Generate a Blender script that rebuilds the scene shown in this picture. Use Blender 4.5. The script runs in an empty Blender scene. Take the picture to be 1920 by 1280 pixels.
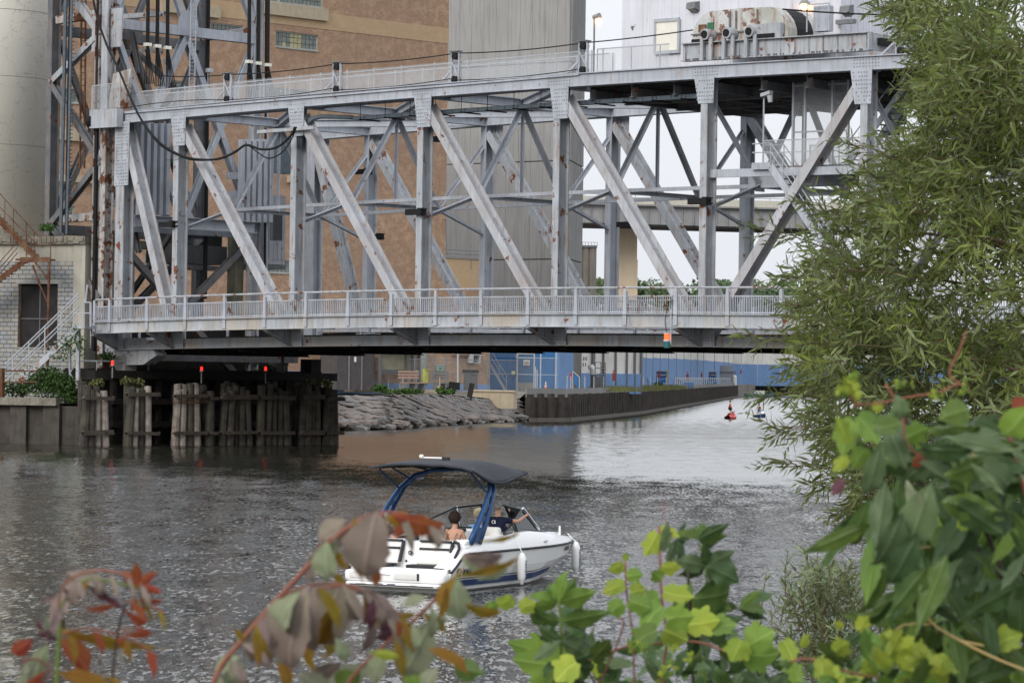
import bpy, math, random
from mathutils import Vector, Matrix
random.seed(11)
D = bpy.data
SC = bpy.context.scene
COL = SC.collection
V = Vector
# ------------------------------------------------------------------ camera
H = 4.65; FPX = 6126.0; PITCH = 0.00988; ROLL = 0.0148
cp, sp, cr, sr = math.cos(PITCH), math.sin(PITCH), math.cos(ROLL), math.sin(ROLL)
DV = V((0, cp, sp)); UP0 = V((0, -sp, cp)); RT0 = V((1, 0, 0))
RV = RT0*cr + UP0*sr; UV = UP0*cr - RT0*sr
cam_d = D.cameras.new('camera'); cam = D.objects.new('camera', cam_d); COL.objects.link(cam)
SC.camera = cam
m = Matrix((RV, UV, -DV)).transposed().to_4x4(); m.translation = V((0, 0, H)); cam.matrix_world = m
cam_d.sensor_width = 36; cam_d.lens = FPX/1920*36
cam_d.clip_start = 0.2; cam_d.clip_end = 6000
cam_d.dof.use_dof = True; cam_d.dof.focus_distance = 110; cam_d.dof.aperture_fstop = 27
SC.render.resolution_x = 1024; SC.render.resolution_y = 682
# ------------------------------------------------------------------ sky and sun
SUN_EL = math.radians(27); SUN_AZ = math.radians(211)   # compass style: 0 = +Y, clockwise
W = D.worlds.new('World'); SC.world = W; W.use_nodes = True
nt = W.node_tree; nt.nodes.clear()
sky = nt.nodes.new('ShaderNodeTexSky'); sky.sky_type = 'NISHITA'; sky.sun_disc = False
sky.sun_elevation = SUN_EL; sky.sun_rotation = SUN_AZ; sky.air_density = 1.5; sky.dust_density = 3
tc = nt.nodes.new('ShaderNodeTexCoord'); mp = nt.nodes.new('ShaderNodeMapping'); mp.inputs['Scale'].default_value = (1, 1, 3)
nz = nt.nodes.new('ShaderNodeTexNoise'); nz.inputs['Scale'].default_value = 2.2; nz.inputs['Detail'].default_value = 4
rp = nt.nodes.new('ShaderNodeValToRGB')
rp.color_ramp.elements[0].position = .25; rp.color_ramp.elements[0].color = (7.0, 7.35, 8.0, 1)
rp.color_ramp.elements[1].position = .75; rp.color_ramp.elements[1].color = (7.9, 8.05, 8.4, 1)
mx = nt.nodes.new('ShaderNodeMix'); mx.data_type = 'RGBA'; mx.inputs[0].default_value = .93
bg = nt.nodes.new('ShaderNodeBackground'); bg.inputs[1].default_value = .1
out = nt.nodes.new('ShaderNodeOutputWorld')
L = nt.links.new
sz = nt.nodes.new('ShaderNodeSeparateXYZ'); L(tc.outputs['Generated'], sz.inputs[0])
zm = nt.nodes.new('ShaderNodeMapRange'); L(sz.outputs[2], zm.inputs[0]); zm.inputs[1].default_value = 0; zm.inputs[2].default_value = 1; zm.inputs[3].default_value = .098; zm.inputs[4].default_value = .2
L(zm.outputs[0], bg.inputs[1])
L(tc.outputs['Generated'], mp.inputs[0]); L(mp.outputs[0], nz.inputs[0]); L(nz.outputs[0], rp.inputs[0])
L(sky.outputs[0], mx.inputs[6]); L(rp.outputs[0], mx.inputs[7]); L(mx.outputs[2], bg.inputs[0]); L(bg.outputs[0], out.inputs[0])
sd = D.lights.new('sun', 'SUN'); so = D.objects.new('sun', sd); COL.objects.link(so)
sd.energy = 1.6; sd.angle = math.radians(25); sd.color = (1, .96, .9)
tosun = V((math.sin(SUN_AZ)*math.cos(SUN_EL), math.cos(SUN_AZ)*math.cos(SUN_EL), math.sin(SUN_EL)))
so.rotation_euler = tosun.to_track_quat('Z', 'Y').to_euler(); so.location = (0, -20, 60)
SC.view_settings.view_transform = 'Standard'; SC.view_settings.look = 'None'
SC.view_settings.exposure = 0.22; SC.view_settings.gamma = 1; SC.view_settings.use_curve_mapping = False
# ------------------------------------------------------------------ picture to place helpers
def ray(px, py):
    return DV + RV*((px-960)/FPX) + UV*((640-py)/FPX)
def U(px, py, Y):
    r = ray(px, py); return V((0, 0, H)) + r*(Y/r.y)
def UZ(px, py, z):
    r = ray(px, py); return V((0, 0, H)) + r*((z-H)/r.z)
def PX(p):
    q = p - V((0, 0, H)); d = q.dot(DV); return 960+FPX*q.dot(RV)/d, 640-FPX*q.dot(UV)/d
# ------------------------------------------------------------------ object helpers
def link(o): COL.objects.link(o); return o
WL = {}
def thing(name, label, cat, loc=(0, 0, 0), group=None):
    o = link(D.objects.new(name, None)); o.location = loc; o.empty_display_size = .2
    o['label'] = label; o['category'] = cat
    if group: o['group'] = group
    WL[o.name] = V(loc); return o
def tag(o, label, cat, group=None):
    o['label'] = label; o['category'] = cat
    if group: o['group'] = group
    return o
def sub(name, parent, loc=None):
    o = link(D.objects.new(name, None)); o.empty_display_size = .1
    loc = V(loc) if loc is not None else WL[parent.name]
    o.parent = parent; o.location = loc - WL[parent.name]; WL[o.name] = loc; return o
class MB:
    def __init__(s): s.v = []; s.f = []; s.m = []; s.mi = 0; s.sm = False
    def add(s, vs, fs):
        n = len(s.v); s.v += [V(v) for v in vs]; s.f += [tuple(i+n for i in f) for f in fs]; s.m += [s.mi]*len(fs); return s
    def hexa(s, a, b):      # two quads a, b of matching order
        return s.add(list(a)+list(b), [(0, 3, 2, 1), (4, 5, 6, 7), (0, 1, 5, 4), (1, 2, 6, 5), (2, 3, 7, 6), (3, 0, 4, 7)])
    def box(s, c, size, X=V((1, 0, 0)), Y=None, Z=None):
        X = V(X).normalized(); Z = V(Z).normalized() if Z is not None else V((0, 0, 1)); Y = Z.cross(X).normalized() if Y is None else V(Y).normalized()
        c = V(c); x, y, z = X*size[0]/2, Y*size[1]/2, Z*size[2]/2
        return s.hexa((c-x-y-z, c+x-y-z, c+x+y-z, c-x+y-z), (c-x-y+z, c+x-y+z, c+x+y+z, c-x+y+z))
    def beam(s, p0, p1, w, d, side, kind='box', t=.05, ext=0.):
        p0, p1 = V(p0), V(p1); a = (p1-p0).normalized(); p0 = p0-a*ext; p1 = p1+a*ext
        side = V(side); side = (side - a*side.dot(a)).normalized(); n = a.cross(side).normalized()
        def bx(ox, od, ww, dd):
            o = n*ox + side*od
            q = lambda p: (p+o-n*ww/2-side*dd/2, p+o+n*ww/2-side*dd/2, p+o+n*ww/2+side*dd/2, p+o-n*ww/2+side*dd/2)
            s.hexa(q(p0), q(p1))
        if kind == 'box': bx(0, 0, w, d)
        elif kind == 'I': bx(0, -d/2+t/2, w, t); bx(0, d/2-t/2, w, t); bx(0, 0, t, d-2*t)
        elif kind == 'C': bx(0, -d/2+t/2, w, t); bx(-w/2+t/2, t/2, t, d-t); bx(w/2-t/2, t/2, t, d-t)
        elif kind == 'L': bx(0, -d/2+t/2, w, t); bx(-w/2+t/2, t/2, t, d-t)
        return s
    def tube(s, pts, r, n=6, caps=True):
        pts = [V(p) for p in pts]; N = len(pts)
        rr = r if isinstance(r, (list, tuple)) else [r]*N
        base = len(s.v); prev = None
        for i, p in enumerate(pts):
            t = (pts[min(i+1, N-1)]-pts[max(i-1, 0)]).normalized()
            if prev is None:
                u = t.cross(V((0, 0, 1)) if abs(t.z) < .9 else V((0, 1, 0))).normalized()
            else:
                u = (prev - t*prev.dot(t)).normalized()
            prev = u; w = t.cross(u)
            for k in range(n):
                a = 2*math.pi*k/n; s.v.append(p+u*math.cos(a)*rr[i]+w*math.sin(a)*rr[i])
        for i in range(N-1):
            for k in range(n):
                a = base+i*n+k; b = base+i*n+(k+1) % n
                s.f.append((a, b, b+n, a+n)); s.m.append(s.mi)
        if caps:
            s.f.append(tuple(base+k for k in reversed(range(n)))); s.m.append(s.mi)
            s.f.append(tuple(base+(N-1)*n+k for k in range(n))); s.m.append(s.mi)
        return s
    def prism(s, pts, ext):
        ext = V(ext); n = len(pts); pts = [V(p) for p in pts]
        s.add(pts+[p+ext for p in pts], [tuple(reversed(range(n))), tuple(range(n, 2*n))]+[(i, (i+1) % n, n+(i+1) % n, n+i) for i in range(n)]); return s
    def sheet(s, rows, close=False):     # rows of points
        n = len(rows[0]); vs = [p for r in rows for p in r]; fs = []
        for i in range(len(rows)-1):
            for k in range(n if close else n-1):
                a = i*n+k; b = i*n+(k+1) % n; fs.append((a, b, b+n, a+n))
        return s.add(vs, fs)
    def build(s, name, mat, parent=None, origin=None, smooth=False, kind=None, label=None):
        vs = s.v
        if not vs: return None
        if origin is None:
            lo = V((min(v.x for v in vs), min(v.y for v in vs), min(v.z for v in vs))); hi = V((max(v.x for v in vs), max(v.y for v in vs), max(v.z for v in vs)))
            origin = V(((lo.x+hi.x)/2, (lo.y+hi.y)/2, lo.z))
        origin = V(origin)
        me = D.meshes.new(name); me.from_pydata([v-origin for v in vs], [], s.f)
        mats = mat if isinstance(mat, (list, tuple)) else [mat]
        for q in mats: me.materials.append(q)
        if len(mats) > 1: me.polygons.foreach_set('material_index', s.m)
        if smooth: me.polygons.foreach_set('use_smooth', [True]*len(me.polygons))
        me.update()
        o = link(D.objects.new(name, me)); WL[o.name] = origin
        if parent: o.parent = parent; o.location = origin - WL[parent.name]
        else: o.location = origin
        if kind: o['kind'] = kind
        if label: o['label'] = label
        return o
def inst(o, d, parent=None, name=None, rotz=0, scale=None):
    c = o.copy(); link(c); c.location = o.location + V(d); WL[c.name] = WL[o.name]+V(d)
    if parent is not None:
        c.parent = parent; c.location = WL[c.name]-WL[parent.name]
    if rotz: c.rotation_euler.z = rotz
    if scale: c.scale = scale
    return c
def copytree(r, loc, label, rotz=0, group=None, scale=None):
    c = r.copy(); link(c); c.location = loc; c.rotation_euler.z = rotz; c['label'] = label; WL[c.name] = V(loc)
    if scale: c.scale = (scale,)*3
    if group: c['group'] = group
    for ch in list(r.children):
        k = ch.copy(); link(k); k.parent = c
        for g in list(ch.children):
            q = g.copy(); link(q); q.parent = k
    return c
# ------------------------------------------------------------------ materials
def newmat(name):
    m = D.materials.new(name); m.use_nodes = True; t = m.node_tree; t.nodes.clear()
    o = t.nodes.new('ShaderNodeOutputMaterial'); b = t.nodes.new('ShaderNodeBsdfPrincipled'); t.links.new(b.outputs[0], o.inputs[0])
    return m, t, b, o
def N(t, ty, **k):
    n = t.nodes.new(ty)
    for a, v in k.items():
        if a.startswith('i_'):
            key = a[2:].replace('_', ' ')
            key = int(key) if key.isdigit() else key
            n.inputs[key].default_value = v
        else: setattr(n, a, v)
    return n
def pos(t, scale=(1, 1, 1), rotz=0, obj=False):
    if obj: g = N(t, 'ShaderNodeTexCoord'); src = g.outputs['Object']
    else: g = N(t, 'ShaderNodeNewGeometry'); src = g.outputs['Position']
    mp = N(t, 'ShaderNodeMapping'); mp.inputs['Scale'].default_value = scale; mp.inputs['Rotation'].default_value = (0, 0, rotz)
    t.links.new(src, mp.inputs[0]); return mp.outputs[0]
def noise(t, vec, scale, detail=4, rough=.55):
    n = N(t, 'ShaderNodeTexNoise'); n.inputs['Scale'].default_value = scale; n.inputs['Detail'].default_value = detail; n.inputs['Roughness'].default_value = rough
    t.links.new(vec, n.inputs['Vector']); return n.outputs[0]
def ramp(t, fac, stops):
    r = N(t, 'ShaderNodeValToRGB'); e = r.color_ramp.elements
    while len(e) < len(stops): e.new(.5)
    for q, (p, c) in zip(e, stops):
        q.position = p; q.color = (c, c, c, 1) if isinstance(c, (int, float)) else (*c, 1)
    t.links.new(fac, r.inputs[0]); return r.outputs[0]
def mix(t, a, b, fac, mode='MIX'):
    n = N(t, 'ShaderNodeMix', data_type='RGBA', blend_type=mode)
    for s, v in ((0, fac), (6, a), (7, b)):
        if hasattr(v, 'is_linked') or hasattr(v, 'links'): t.links.new(v, n.inputs[s])
        elif isinstance(v, (int, float)) and s == 0: n.inputs[0].default_value = v
        else:
            v = (v, v, v) if isinstance(v, (int, float)) else v
            n.inputs[s].default_value = (*v[:3], 1)
    return n.outputs[2]
def bump(t, b, h, dist, strength=1):
    n = N(t, 'ShaderNodeBump'); n.inputs['Distance'].default_value = dist; n.inputs['Strength'].default_value = strength
    t.links.new(h, n.inputs['Height']); t.links.new(n.outputs[0], b.inputs['Normal'])
def surf(name, col, rough=.7, var=.25, scale=1., streak=0., metallic=0, bmp=0, rust=0, rustscale=1.2, rustcol=(.10, .035, .015), spec=.2, tint=None, coat=0, rz=0):
    m, t, b, o = newmat(name)
    p = pos(t)
    n1 = noise(t, p, scale, 5)
    c = mix(t, tuple(x*(1-var) for x in col), tuple(min(1, x*(1+var*.6)) for x in col), ramp(t, n1, [(.3, 0.), (.7, 1.)]))
    if streak:
        s1 = noise(t, pos(t, (3, 3, .18)), 1.6*scale+.8, 4)
        c = mix(t, c, tuple(x*.38 for x in col), ramp(t, s1, [(.48, 0.), (.8, streak)]))
    if tint:
        s2 = noise(t, p, scale*.35, 3); c = mix(t, c, tint, ramp(t, s2, [(.45, 0.), (.7, .75)]))
    if rust:
        r1 = noise(t, p, rustscale, 7, .68); r2 = noise(t, pos(t, (4, 4, .5)), rustscale*.8, 5, .6)
        thr = .70-.078*rust
        f1 = ramp(t, r1, [(thr, 0.), (thr+.035, 1.)])
        f2 = ramp(t, r2, [(thr-.07, 0.), (thr+.10, .6)])
        rc = mix(t, rustcol, tuple(min(1, x*2.2) for x in rustcol), noise(t, p, rustscale*9, 3))
        c = mix(t, c, (.26, .15, .08), f2); c = mix(t, c, rc, f1)
    t.links.new(c, b.inputs['Base Color']); b.inputs['Roughness'].default_value = rough; b.inputs['Metallic'].default_value = metallic
    b.inputs['Specular IOR Level'].default_value = spec
    if coat: b.inputs['Coat Weight'].default_value = coat
    if bmp: bump(t, b, noise(t, p, scale*12, 4), bmp)
    return m
def emis(name, col, st):
    m, t, b, o = newmat(name); b.inputs['Base Color'].default_value = (*col, 1); b.inputs['Emission Color'].default_value = (*col, 1); b.inputs['Emission Strength'].default_value = st; return m
M = {}
M['steel'] = surf('grey_white_paint', (.395, .42, .465), .55, .16, .9, .45, rust=.75, rustscale=1.5)
M['steel2'] = surf('grey_white_paint_worn', (.38, .405, .435), .6, .2, .9, .6, rust=1.45, rustscale=1.1)
M['steelpink'] = surf('chalky_worn_paint', (.43, .445, .475), .6, .18, 1.0, .45, rust=1.05, rustscale=1.2, tint=(.34, .315, .31))
M['steeldark'] = surf('dark_rusty_grey_paint', (.15, .155, .165), .7, .3, 1.2, .5, rust=1.2, rustscale=1.2)  # darker grey copy for rear, side and lower members, with rust patches
M['soffit'] = surf('near_black_steel', (.022, .021, .021), .8, .3, 1.5, 0, rust=.6)  # near-black colour for floor, sidewalk and platform undersides
M['black'] = surf('black_greased_rope', (.012, .012, .013), .6, .2, 5)
M['rusty'] = surf('flaking_rust_paint', (.42, .42, .42), .8, .3, 1.2, .6, rust=2.4, rustscale=1.3, rustcol=(.075, .03, .016))
M['rust'] = surf('brown_rust', (.115, .05, .028), .9, .45, 3, .3, tint=(.20, .14, .085))
M['galv'] = surf('galvanised_grey', (.38, .40, .425), .5, .15, 3)
M['galvdark'] = surf('dull_galvanised', (.17, .175, .18), .6, .2, 3)
M['bluegrey'] = surf('blue_grey_conduit', (.10, .125, .15), .5, .2, 3)
def chain(name, col, per=.09, wire=.22, rot=0.):
    m, t, b, o = newmat(name); b.inputs['Base Color'].default_value = (*col, 1); b.inputs['Roughness'].default_value = .5
    g = N(t, 'ShaderNodeTexCoord'); w = []
    for a in (1, -1):
        d = N(t, 'ShaderNodeVectorMath', operation='DOT_PRODUCT'); t.links.new(g.outputs['UV'], d.inputs[0]); d.inputs[1].default_value = (1/per, a/per, 0)
        f = N(t, 'ShaderNodeMath', operation='FRACT'); t.links.new(d.outputs['Value'], f.inputs[0])
        l = N(t, 'ShaderNodeMath', operation='LESS_THAN'); t.links.new(f.outputs[0], l.inputs[0]); l.inputs[1].default_value = wire; w.append(l)
    mx_ = N(t, 'ShaderNodeMath', operation='MAXIMUM'); t.links.new(w[0].outputs[0], mx_.inputs[0]); t.links.new(w[1].outputs[0], mx_.inputs[1])
    t.links.new(mx_.outputs[0], b.inputs['Alpha']); return m
M['chain'] = chain('chain_link_wire', (.42, .44, .46), .11, .17)
M['chaindark'] = chain('dull_chain_link_wire', (.15, .155, .16), .11, .13)
def uvquad(name, a, b, c, d, mat, parent, kind=None):
    """a-b bottom edge, d-c top edge; UV in metres"""
    a, b, c, d = map(V, (a, b, c, d)); o0 = (a+b)/2
    me = D.meshes.new(name); org = V((o0.x, o0.y, min(a.z, b.z)))
    me.from_pydata([p-org for p in (a, b, c, d)], [], [(0, 1, 2, 3)]); me.materials.append(mat)
    uv = me.uv_layers.new(name='UVMap'); w = (b-a).length; h = (d-a).length
    for i, q in enumerate(((0, 0), (w, 0), (w, h), (0, h))): uv.data[i].uv = q
    o = link(D.objects.new(name, me)); WL[o.name] = org; o.parent = parent; o.location = org-WL[parent.name]
    return o
# ------------------------------------------------------------------ the bridge frame (s along the deck, o across, z up)
AL = 0.7396; X0 = 2.53; Y0 = 177.6; P = 10.285; WT = 16.31
BV = V((math.cos(AL), -math.sin(AL), 0)); PV = V((math.sin(AL), math.cos(AL), 0)); ZV = V((0, 0, 1))
def cz(s): return -.000322*(s-2.41)**2
def B(s, o, z): return V((X0, Y0, 0)) + BV*s + PV*o + ZV*(z+cz(s))
def BX(px, o, z):      # deck coordinate whose point shows at picture column px
    lo, hi = -90., 60.
    for _ in range(40):
        q = (lo+hi)/2
        if PX(B(q, o, z))[0] < px: lo = q
        else: hi = q
    return q
ZT = 20.26; ZB = 6.24
# ------------------------------------------------------------------ water
def water():
    m, t, b, o = newmat('river_water')
    b.inputs['Base Color'].default_value = (.022, .022, .016, 1); b.inputs['IOR'].default_value = 1.33; b.inputs['Roughness'].default_value = .06
    b.inputs['Specular IOR Level'].default_value = .5
    # wind mask: ruffled near the camera, calmer beyond
    g = N(t, 'ShaderNodeNewGeometry'); sx = N(t, 'ShaderNodeSeparateXYZ'); t.links.new(g.outputs['Position'], sx.inputs[0])
    wn = noise(t, pos(t, (1, 1, 1)), .035, 4)
    yy = N(t, 'ShaderNodeMath', operation='MULTIPLY_ADD'); t.links.new(wn, yy.inputs[0]); yy.inputs[1].default_value = 60; t.links.new(sx.outputs[1], yy.inputs[2])
    mr = N(t, 'ShaderNodeMapRange'); t.links.new(yy.outputs[0], mr.inputs[0]); mr.inputs[1].default_value = 138; mr.inputs[2].default_value = 172; mr.inputs[3].default_value = 1.; mr.inputs[4].default_value = .55
    patch = ramp(t, noise(t, pos(t, (.6, 1, 1), .2), .12, 4, .6), [(.35, .45), (.65, 1.)])
    def ma(x, y, op='MULTIPLY'):
        n = N(t, 'ShaderNodeMath', operation=op)
        for i, v in ((0, x), (1, y)):
            if isinstance(v, float): n.inputs[i].default_value = v
            else: t.links.new(v, n.inputs[i])
        return n.outputs[0]
    def sl(sc, rot, amp, off=.5, det=2.): return ma(ma(noise(t, pos(t, sc, rot), 1.0, det, .6), -off, 'ADD'), amp)
    k = ma(mr.outputs[0], patch)
    ny = ma(ma(sl((8., 2.0, 1), .04, .22, .47), sl((19., 6.0, 1), -.03, .16, .48), 'ADD'), sl((.9, .22, 1), .1, .14, .48), 'ADD')
    nx = ma(sl((3.2, 1.0, 1), .3, .45), sl((.5, .2, 1), -.2, .2), 'ADD')
    near = N(t, 'ShaderNodeMapRange'); t.links.new(yy.outputs[0], near.inputs[0]); near.inputs[1].default_value = 138; near.inputs[2].default_value = 175; near.inputs[3].default_value = 1.; near.inputs[4].default_value = .04
    fk = ma(ramp(t, noise(t, pos(t, (6.5, 1.5, 1), .05), 1.0, 4, .7), [(.52, 0.), (.595, 1.)]), ma(patch, .17))
    f2 = ma(ramp(t, noise(t, pos(t, (1.1, .35, 1), -.1), 1.0, 2, .5), [(.40, .25), (.62, 1.)]), fk)
    ny = ma(ma(ma(ma(ma(ny, k), ma(f2, near.outputs[0]), 'ADD'), ma(ma(ma(near.outputs[0], -1.), 1., 'ADD'), .030), 'ADD'), .008, 'ADD'), -1.); nx = ma(nx, k)
    cb = N(t, 'ShaderNodeCombineXYZ'); t.links.new(nx, cb.inputs[0]); t.links.new(ny, cb.inputs[1]); cb.inputs[2].default_value = 1
    nm = N(t, 'ShaderNodeVectorMath', operation='NORMALIZE'); t.links.new(cb.outputs[0], nm.inputs[0]); t.links.new(nm.outputs[0], b.inputs['Normal'])
    return m
M['water'] = water()
w = MB()
xs = [-1200, -300, -120, -60, 0, 60, 150, 400, 1500]; ys = [12, 40, 80, 140, 220, 350, 600, 1200, 4500]
w.sheet([[V((x, y, 0)) for x in xs] for y in ys]); w.build('water', M['water'], origin=(0, 0, 0), kind='structure')
M['mud'] = surf('river_bed_mud', (.05, .045, .035), .9, .3, .2)
w = MB(); w.sheet([[V((x, y, -2.5)) for x in (-2500, 2500)] for y in (-60, 5500)]); w.build('ground', M['mud'], origin=(0, 0, -2.5), kind='structure')
# near bank under the camera
M['soil'] = surf('dark_bank_soil', (.06, .05, .03), .95, .4, 2)
w = MB(); prof = [(-40, 2.9), (1.5, 2.9), (5, 2.2), (12, 1.2), (20, -.3), (26, -2.5)]
w.sheet([[V((x, y+.5*math.sin(x*.7), z)) for x in (-40, -25, -14, -7, -3, 0, 3, 7, 14, 25, 40)] for y, z in prof]); w.build('river_bank', M['soil'], origin=(0, 0, 0), kind='structure')
# ------------------------------------------------------------------ lift bridge span
def gusset_pts(c, w1, w2, h, off):       # trapezoid in the truss plane, c = top centre
    s, z = c
    return [B(s-w1/2, off, z), B(s+w1/2, off, z), B(s+w2/2, off, z-h), B(s-w2/2, off, z-h)]
M['rivet'] = surf('grey_rivet_heads', (.27, .285, .305), .6, .2, 3)
M['fascia'] = surf('rust_streaked_fascia_paint', (.40, .425, .455), .6, .2, .8, .5, rust=1.1, rustscale=.9, tint=(.43, .345, .24))
span = thing('lift_bridge', 'pale grey riveted steel truss lift bridge crossing the whole river', 'bridge', B(-36, 0, 5))
SE, NE = -36.0, 46.0
K0, K1 = -3, 4
for side, off in ((0, 0.0), (1, WT)):
    tr = sub('truss', span, B(-36, off, ZB))
    n = -1 if side == 0 else 1
    # chords
    mb = MB(); seg = [SE+i*(NE-SE)/16 for i in range(17)]
    for a, b in zip(seg[:-1], seg[1:]): mb.beam(B(a, off, ZT+.31), B(b, off, ZT+.31), .62, .56, PV, 'C' if 0 else 'box')
    for a, b in zip(seg[:-1], seg[1:]):
        mb.beam(B(a, off, ZT+.65), B(b, off, ZT+.65), .05, .82, PV); mb.beam(B(a, off, ZT-.02), B(b, off, ZT-.02), .04, .74, PV)
    mb.build('top_chord', M['steel'], tr)
    mb = MB()
    for a, b in zip(seg[:-1], seg[1:]): mb.beam(B(a, off, ZB+.28), B(b, off, ZB+.28), .56, .56, PV)
    for a, b in zip(seg[:-1], seg[1:]): mb.beam(B(a, off, ZB-.01), B(b, off, ZB-.01), .04, .8, PV)
    mb.build('bottom_chord', M['fascia'], tr)
    for k in [-3.5]+list(range(K0, K1+1)):
        s = k*P
        mb = MB(); wid = .44 if k != -3.5 else .75
        mb.beam(B(s, off, ZB+.5), B(s, off, ZT), wid, .85, PV, 'I', .07); mb.build('post', M['steel'] if side else M['steel2'], tr)
    # diagonals
    dg = [(-3.5, -3, 1), (-3, -2, 1), (-2, -1, 1), (-1, 0, 1), (0, 1, 1), (2, 1, 1), (3, 2, 1), (4, 3, 1)]
    for a, b, _ in dg:
        mb = MB(); mb.beam(B(a*P+.25*(1 if b > a else -1), off, ZT-.5), B(b*P-.25*(1 if b > a else -1), off, ZB+.6), .50, .78, PV, 'I', .06)
        mb.build('diagonal', M['steelpink'] if side == 0 else M['steel2'], tr)
    # gussets and rivets
    rv = MB()
    for k in [-3.5]+list(range(K0, K1+1)):
        s = k*P; fo = off + n*.46
        mb = MB(); w1 = 1.35; sh = .18 if k <= 1 else -.18
        h = 1.75 if k != -3.5 else 3.9
        if k == 1: sh = 0; h = 1.35
        mb.prism([B(s-w1/2+sh, fo, ZT+.05), B(s+w1/2+sh, fo, ZT+.05), B(s+w1/2+sh-.05, fo, ZT-h), B(s-w1/2+sh+.3*(k != -3.5), fo, ZT-h)], PV*(-n)*.03)
        mb.build('gusset_plate', M['steel'], tr)
        mb = MB(); w2 = 1.9 if k not in (-3.5,) else 1.2
        mb.prism([B(s-w2/2, fo, ZB+.02), B(s+w2/2, fo, ZB+.02), B(s+w2/2-.1, fo, ZB+1.1), B(s-w2/2+.5, fo, ZB+2.0), B(s-w2/2, fo, ZB+1.2)], PV*(-n)*.03)
        mb.build('gusset_plate', M['steel'], tr)
        if side == 0:
            for i in range(7):
                for j in range(int(h/.2)):
                    if random.random() < .8:
                        c = B(s-w1/2+.2+sh+i*.17+(.04*(j % 2)), fo-.03, ZT-.15-j*.2); mr_ = .022
                        rv.box(c, (mr_*2, mr_*2, mr_*2), BV)
            for i in range(9):
                for j in range(3): rv.box(B(s-.75+i*.19, off-.29, ZT+.15+j*.17), (.05, .05, .05), BV)
                for j in range(3): rv.box(B(s-.75+i*.19, fo-.03, ZB+.12+j*.16), (.05, .05, .05), BV)
    if side == 0: rv.build('rivets', M['rivet'], tr, kind='stuff')
# lateral and sway bracing
tb = sub('top_bracing', span, B(-36, 8, ZT))
MIDO = WT/2
for k in range(K0, K1+1):
    s = k*P
    mb = MB(); mb.beam(B(s, .3, ZT+.2), B(s, WT-.3, ZT+.2), .45, .55, ZV, 'I', .05); mb.build('transverse_strut', M['steel'], tb)
    for o2 in (0.3, WT-.3):
        mb = MB(); mb.beam(B(s, MIDO, ZT+.18), B(s+P if k < K1 else s, o2, ZT+.18) if k < K1 else B(s-P, o2, ZT+.18), .42, .48, ZV, 'I', .05); mb.build('lateral_brace', M['steel'], tb)
    mb = MB(); mb.prism([B(s-.6, MIDO-.7, ZT-.08), B(s+.9, MIDO-.9, ZT-.08), B(s+.9, MIDO+.9, ZT-.08), B(s-.6, MIDO+.7, ZT-.08)], ZV*.03); mb.build('gusset_plate', M['steel'], tb)
sw_ = sub('sway_bracing', span, B(-36, 8, 13))
ZA = 14.85
for k in range(K0, K1+1):
    s = k*P; a = WT*.27; b = WT*.73
    def mem(p, q, name, w=.2, kind='L'):
        mb = MB(); mb.beam(p, q, w, w, BV, kind, .035); mb.build(name, M['steel'], sw_)
    mem(B(s, MIDO, ZT), B(s, a, ZA), 'sway_diagonal', .26); mem(B(s, MIDO, ZT), B(s, b, ZA), 'sway_diagonal', .26)
    mem(B(s, .4, ZT-1.3), B(s, a, ZA), 'sway_diagonal'); mem(B(s, WT-.4, ZT-1.3), B(s, b, ZA), 'sway_diagonal')
    mem(B(s, a, ZA), B(s, b, ZA), 'sway_strut', .24); mem(B(s, MIDO, ZT), B(s, MIDO, ZA), 'hanger', .16)
    mem(B(s, .3, ZA-1.35), B(s, a, ZA), 'knee_brace', .24); mem(B(s, WT-.3, ZA-1.35), B(s, b, ZA), 'knee_brace', .24)
    mb = MB(); mb.box(B(s-.02, a, ZA), (.02, .8, .6), BV); mb.build('gusset_plate', M['steel'], sw_)
    mb = MB(); mb.box(B(s-.02, b, ZA), (.02, .8, .6), BV); mb.build('gusset_plate', M['steel'], sw_)
for o2 in (WT*.27, WT*.73):
    for k in range(K0, K1):
        mb = MB(); mb.beam(B(k*P+.1, o2, ZA), B(k*P+P-.1, o2, ZA), .2, .2, PV, 'L', .035); mb.build('longitudinal_strut', M['steel'], sw_)
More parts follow.
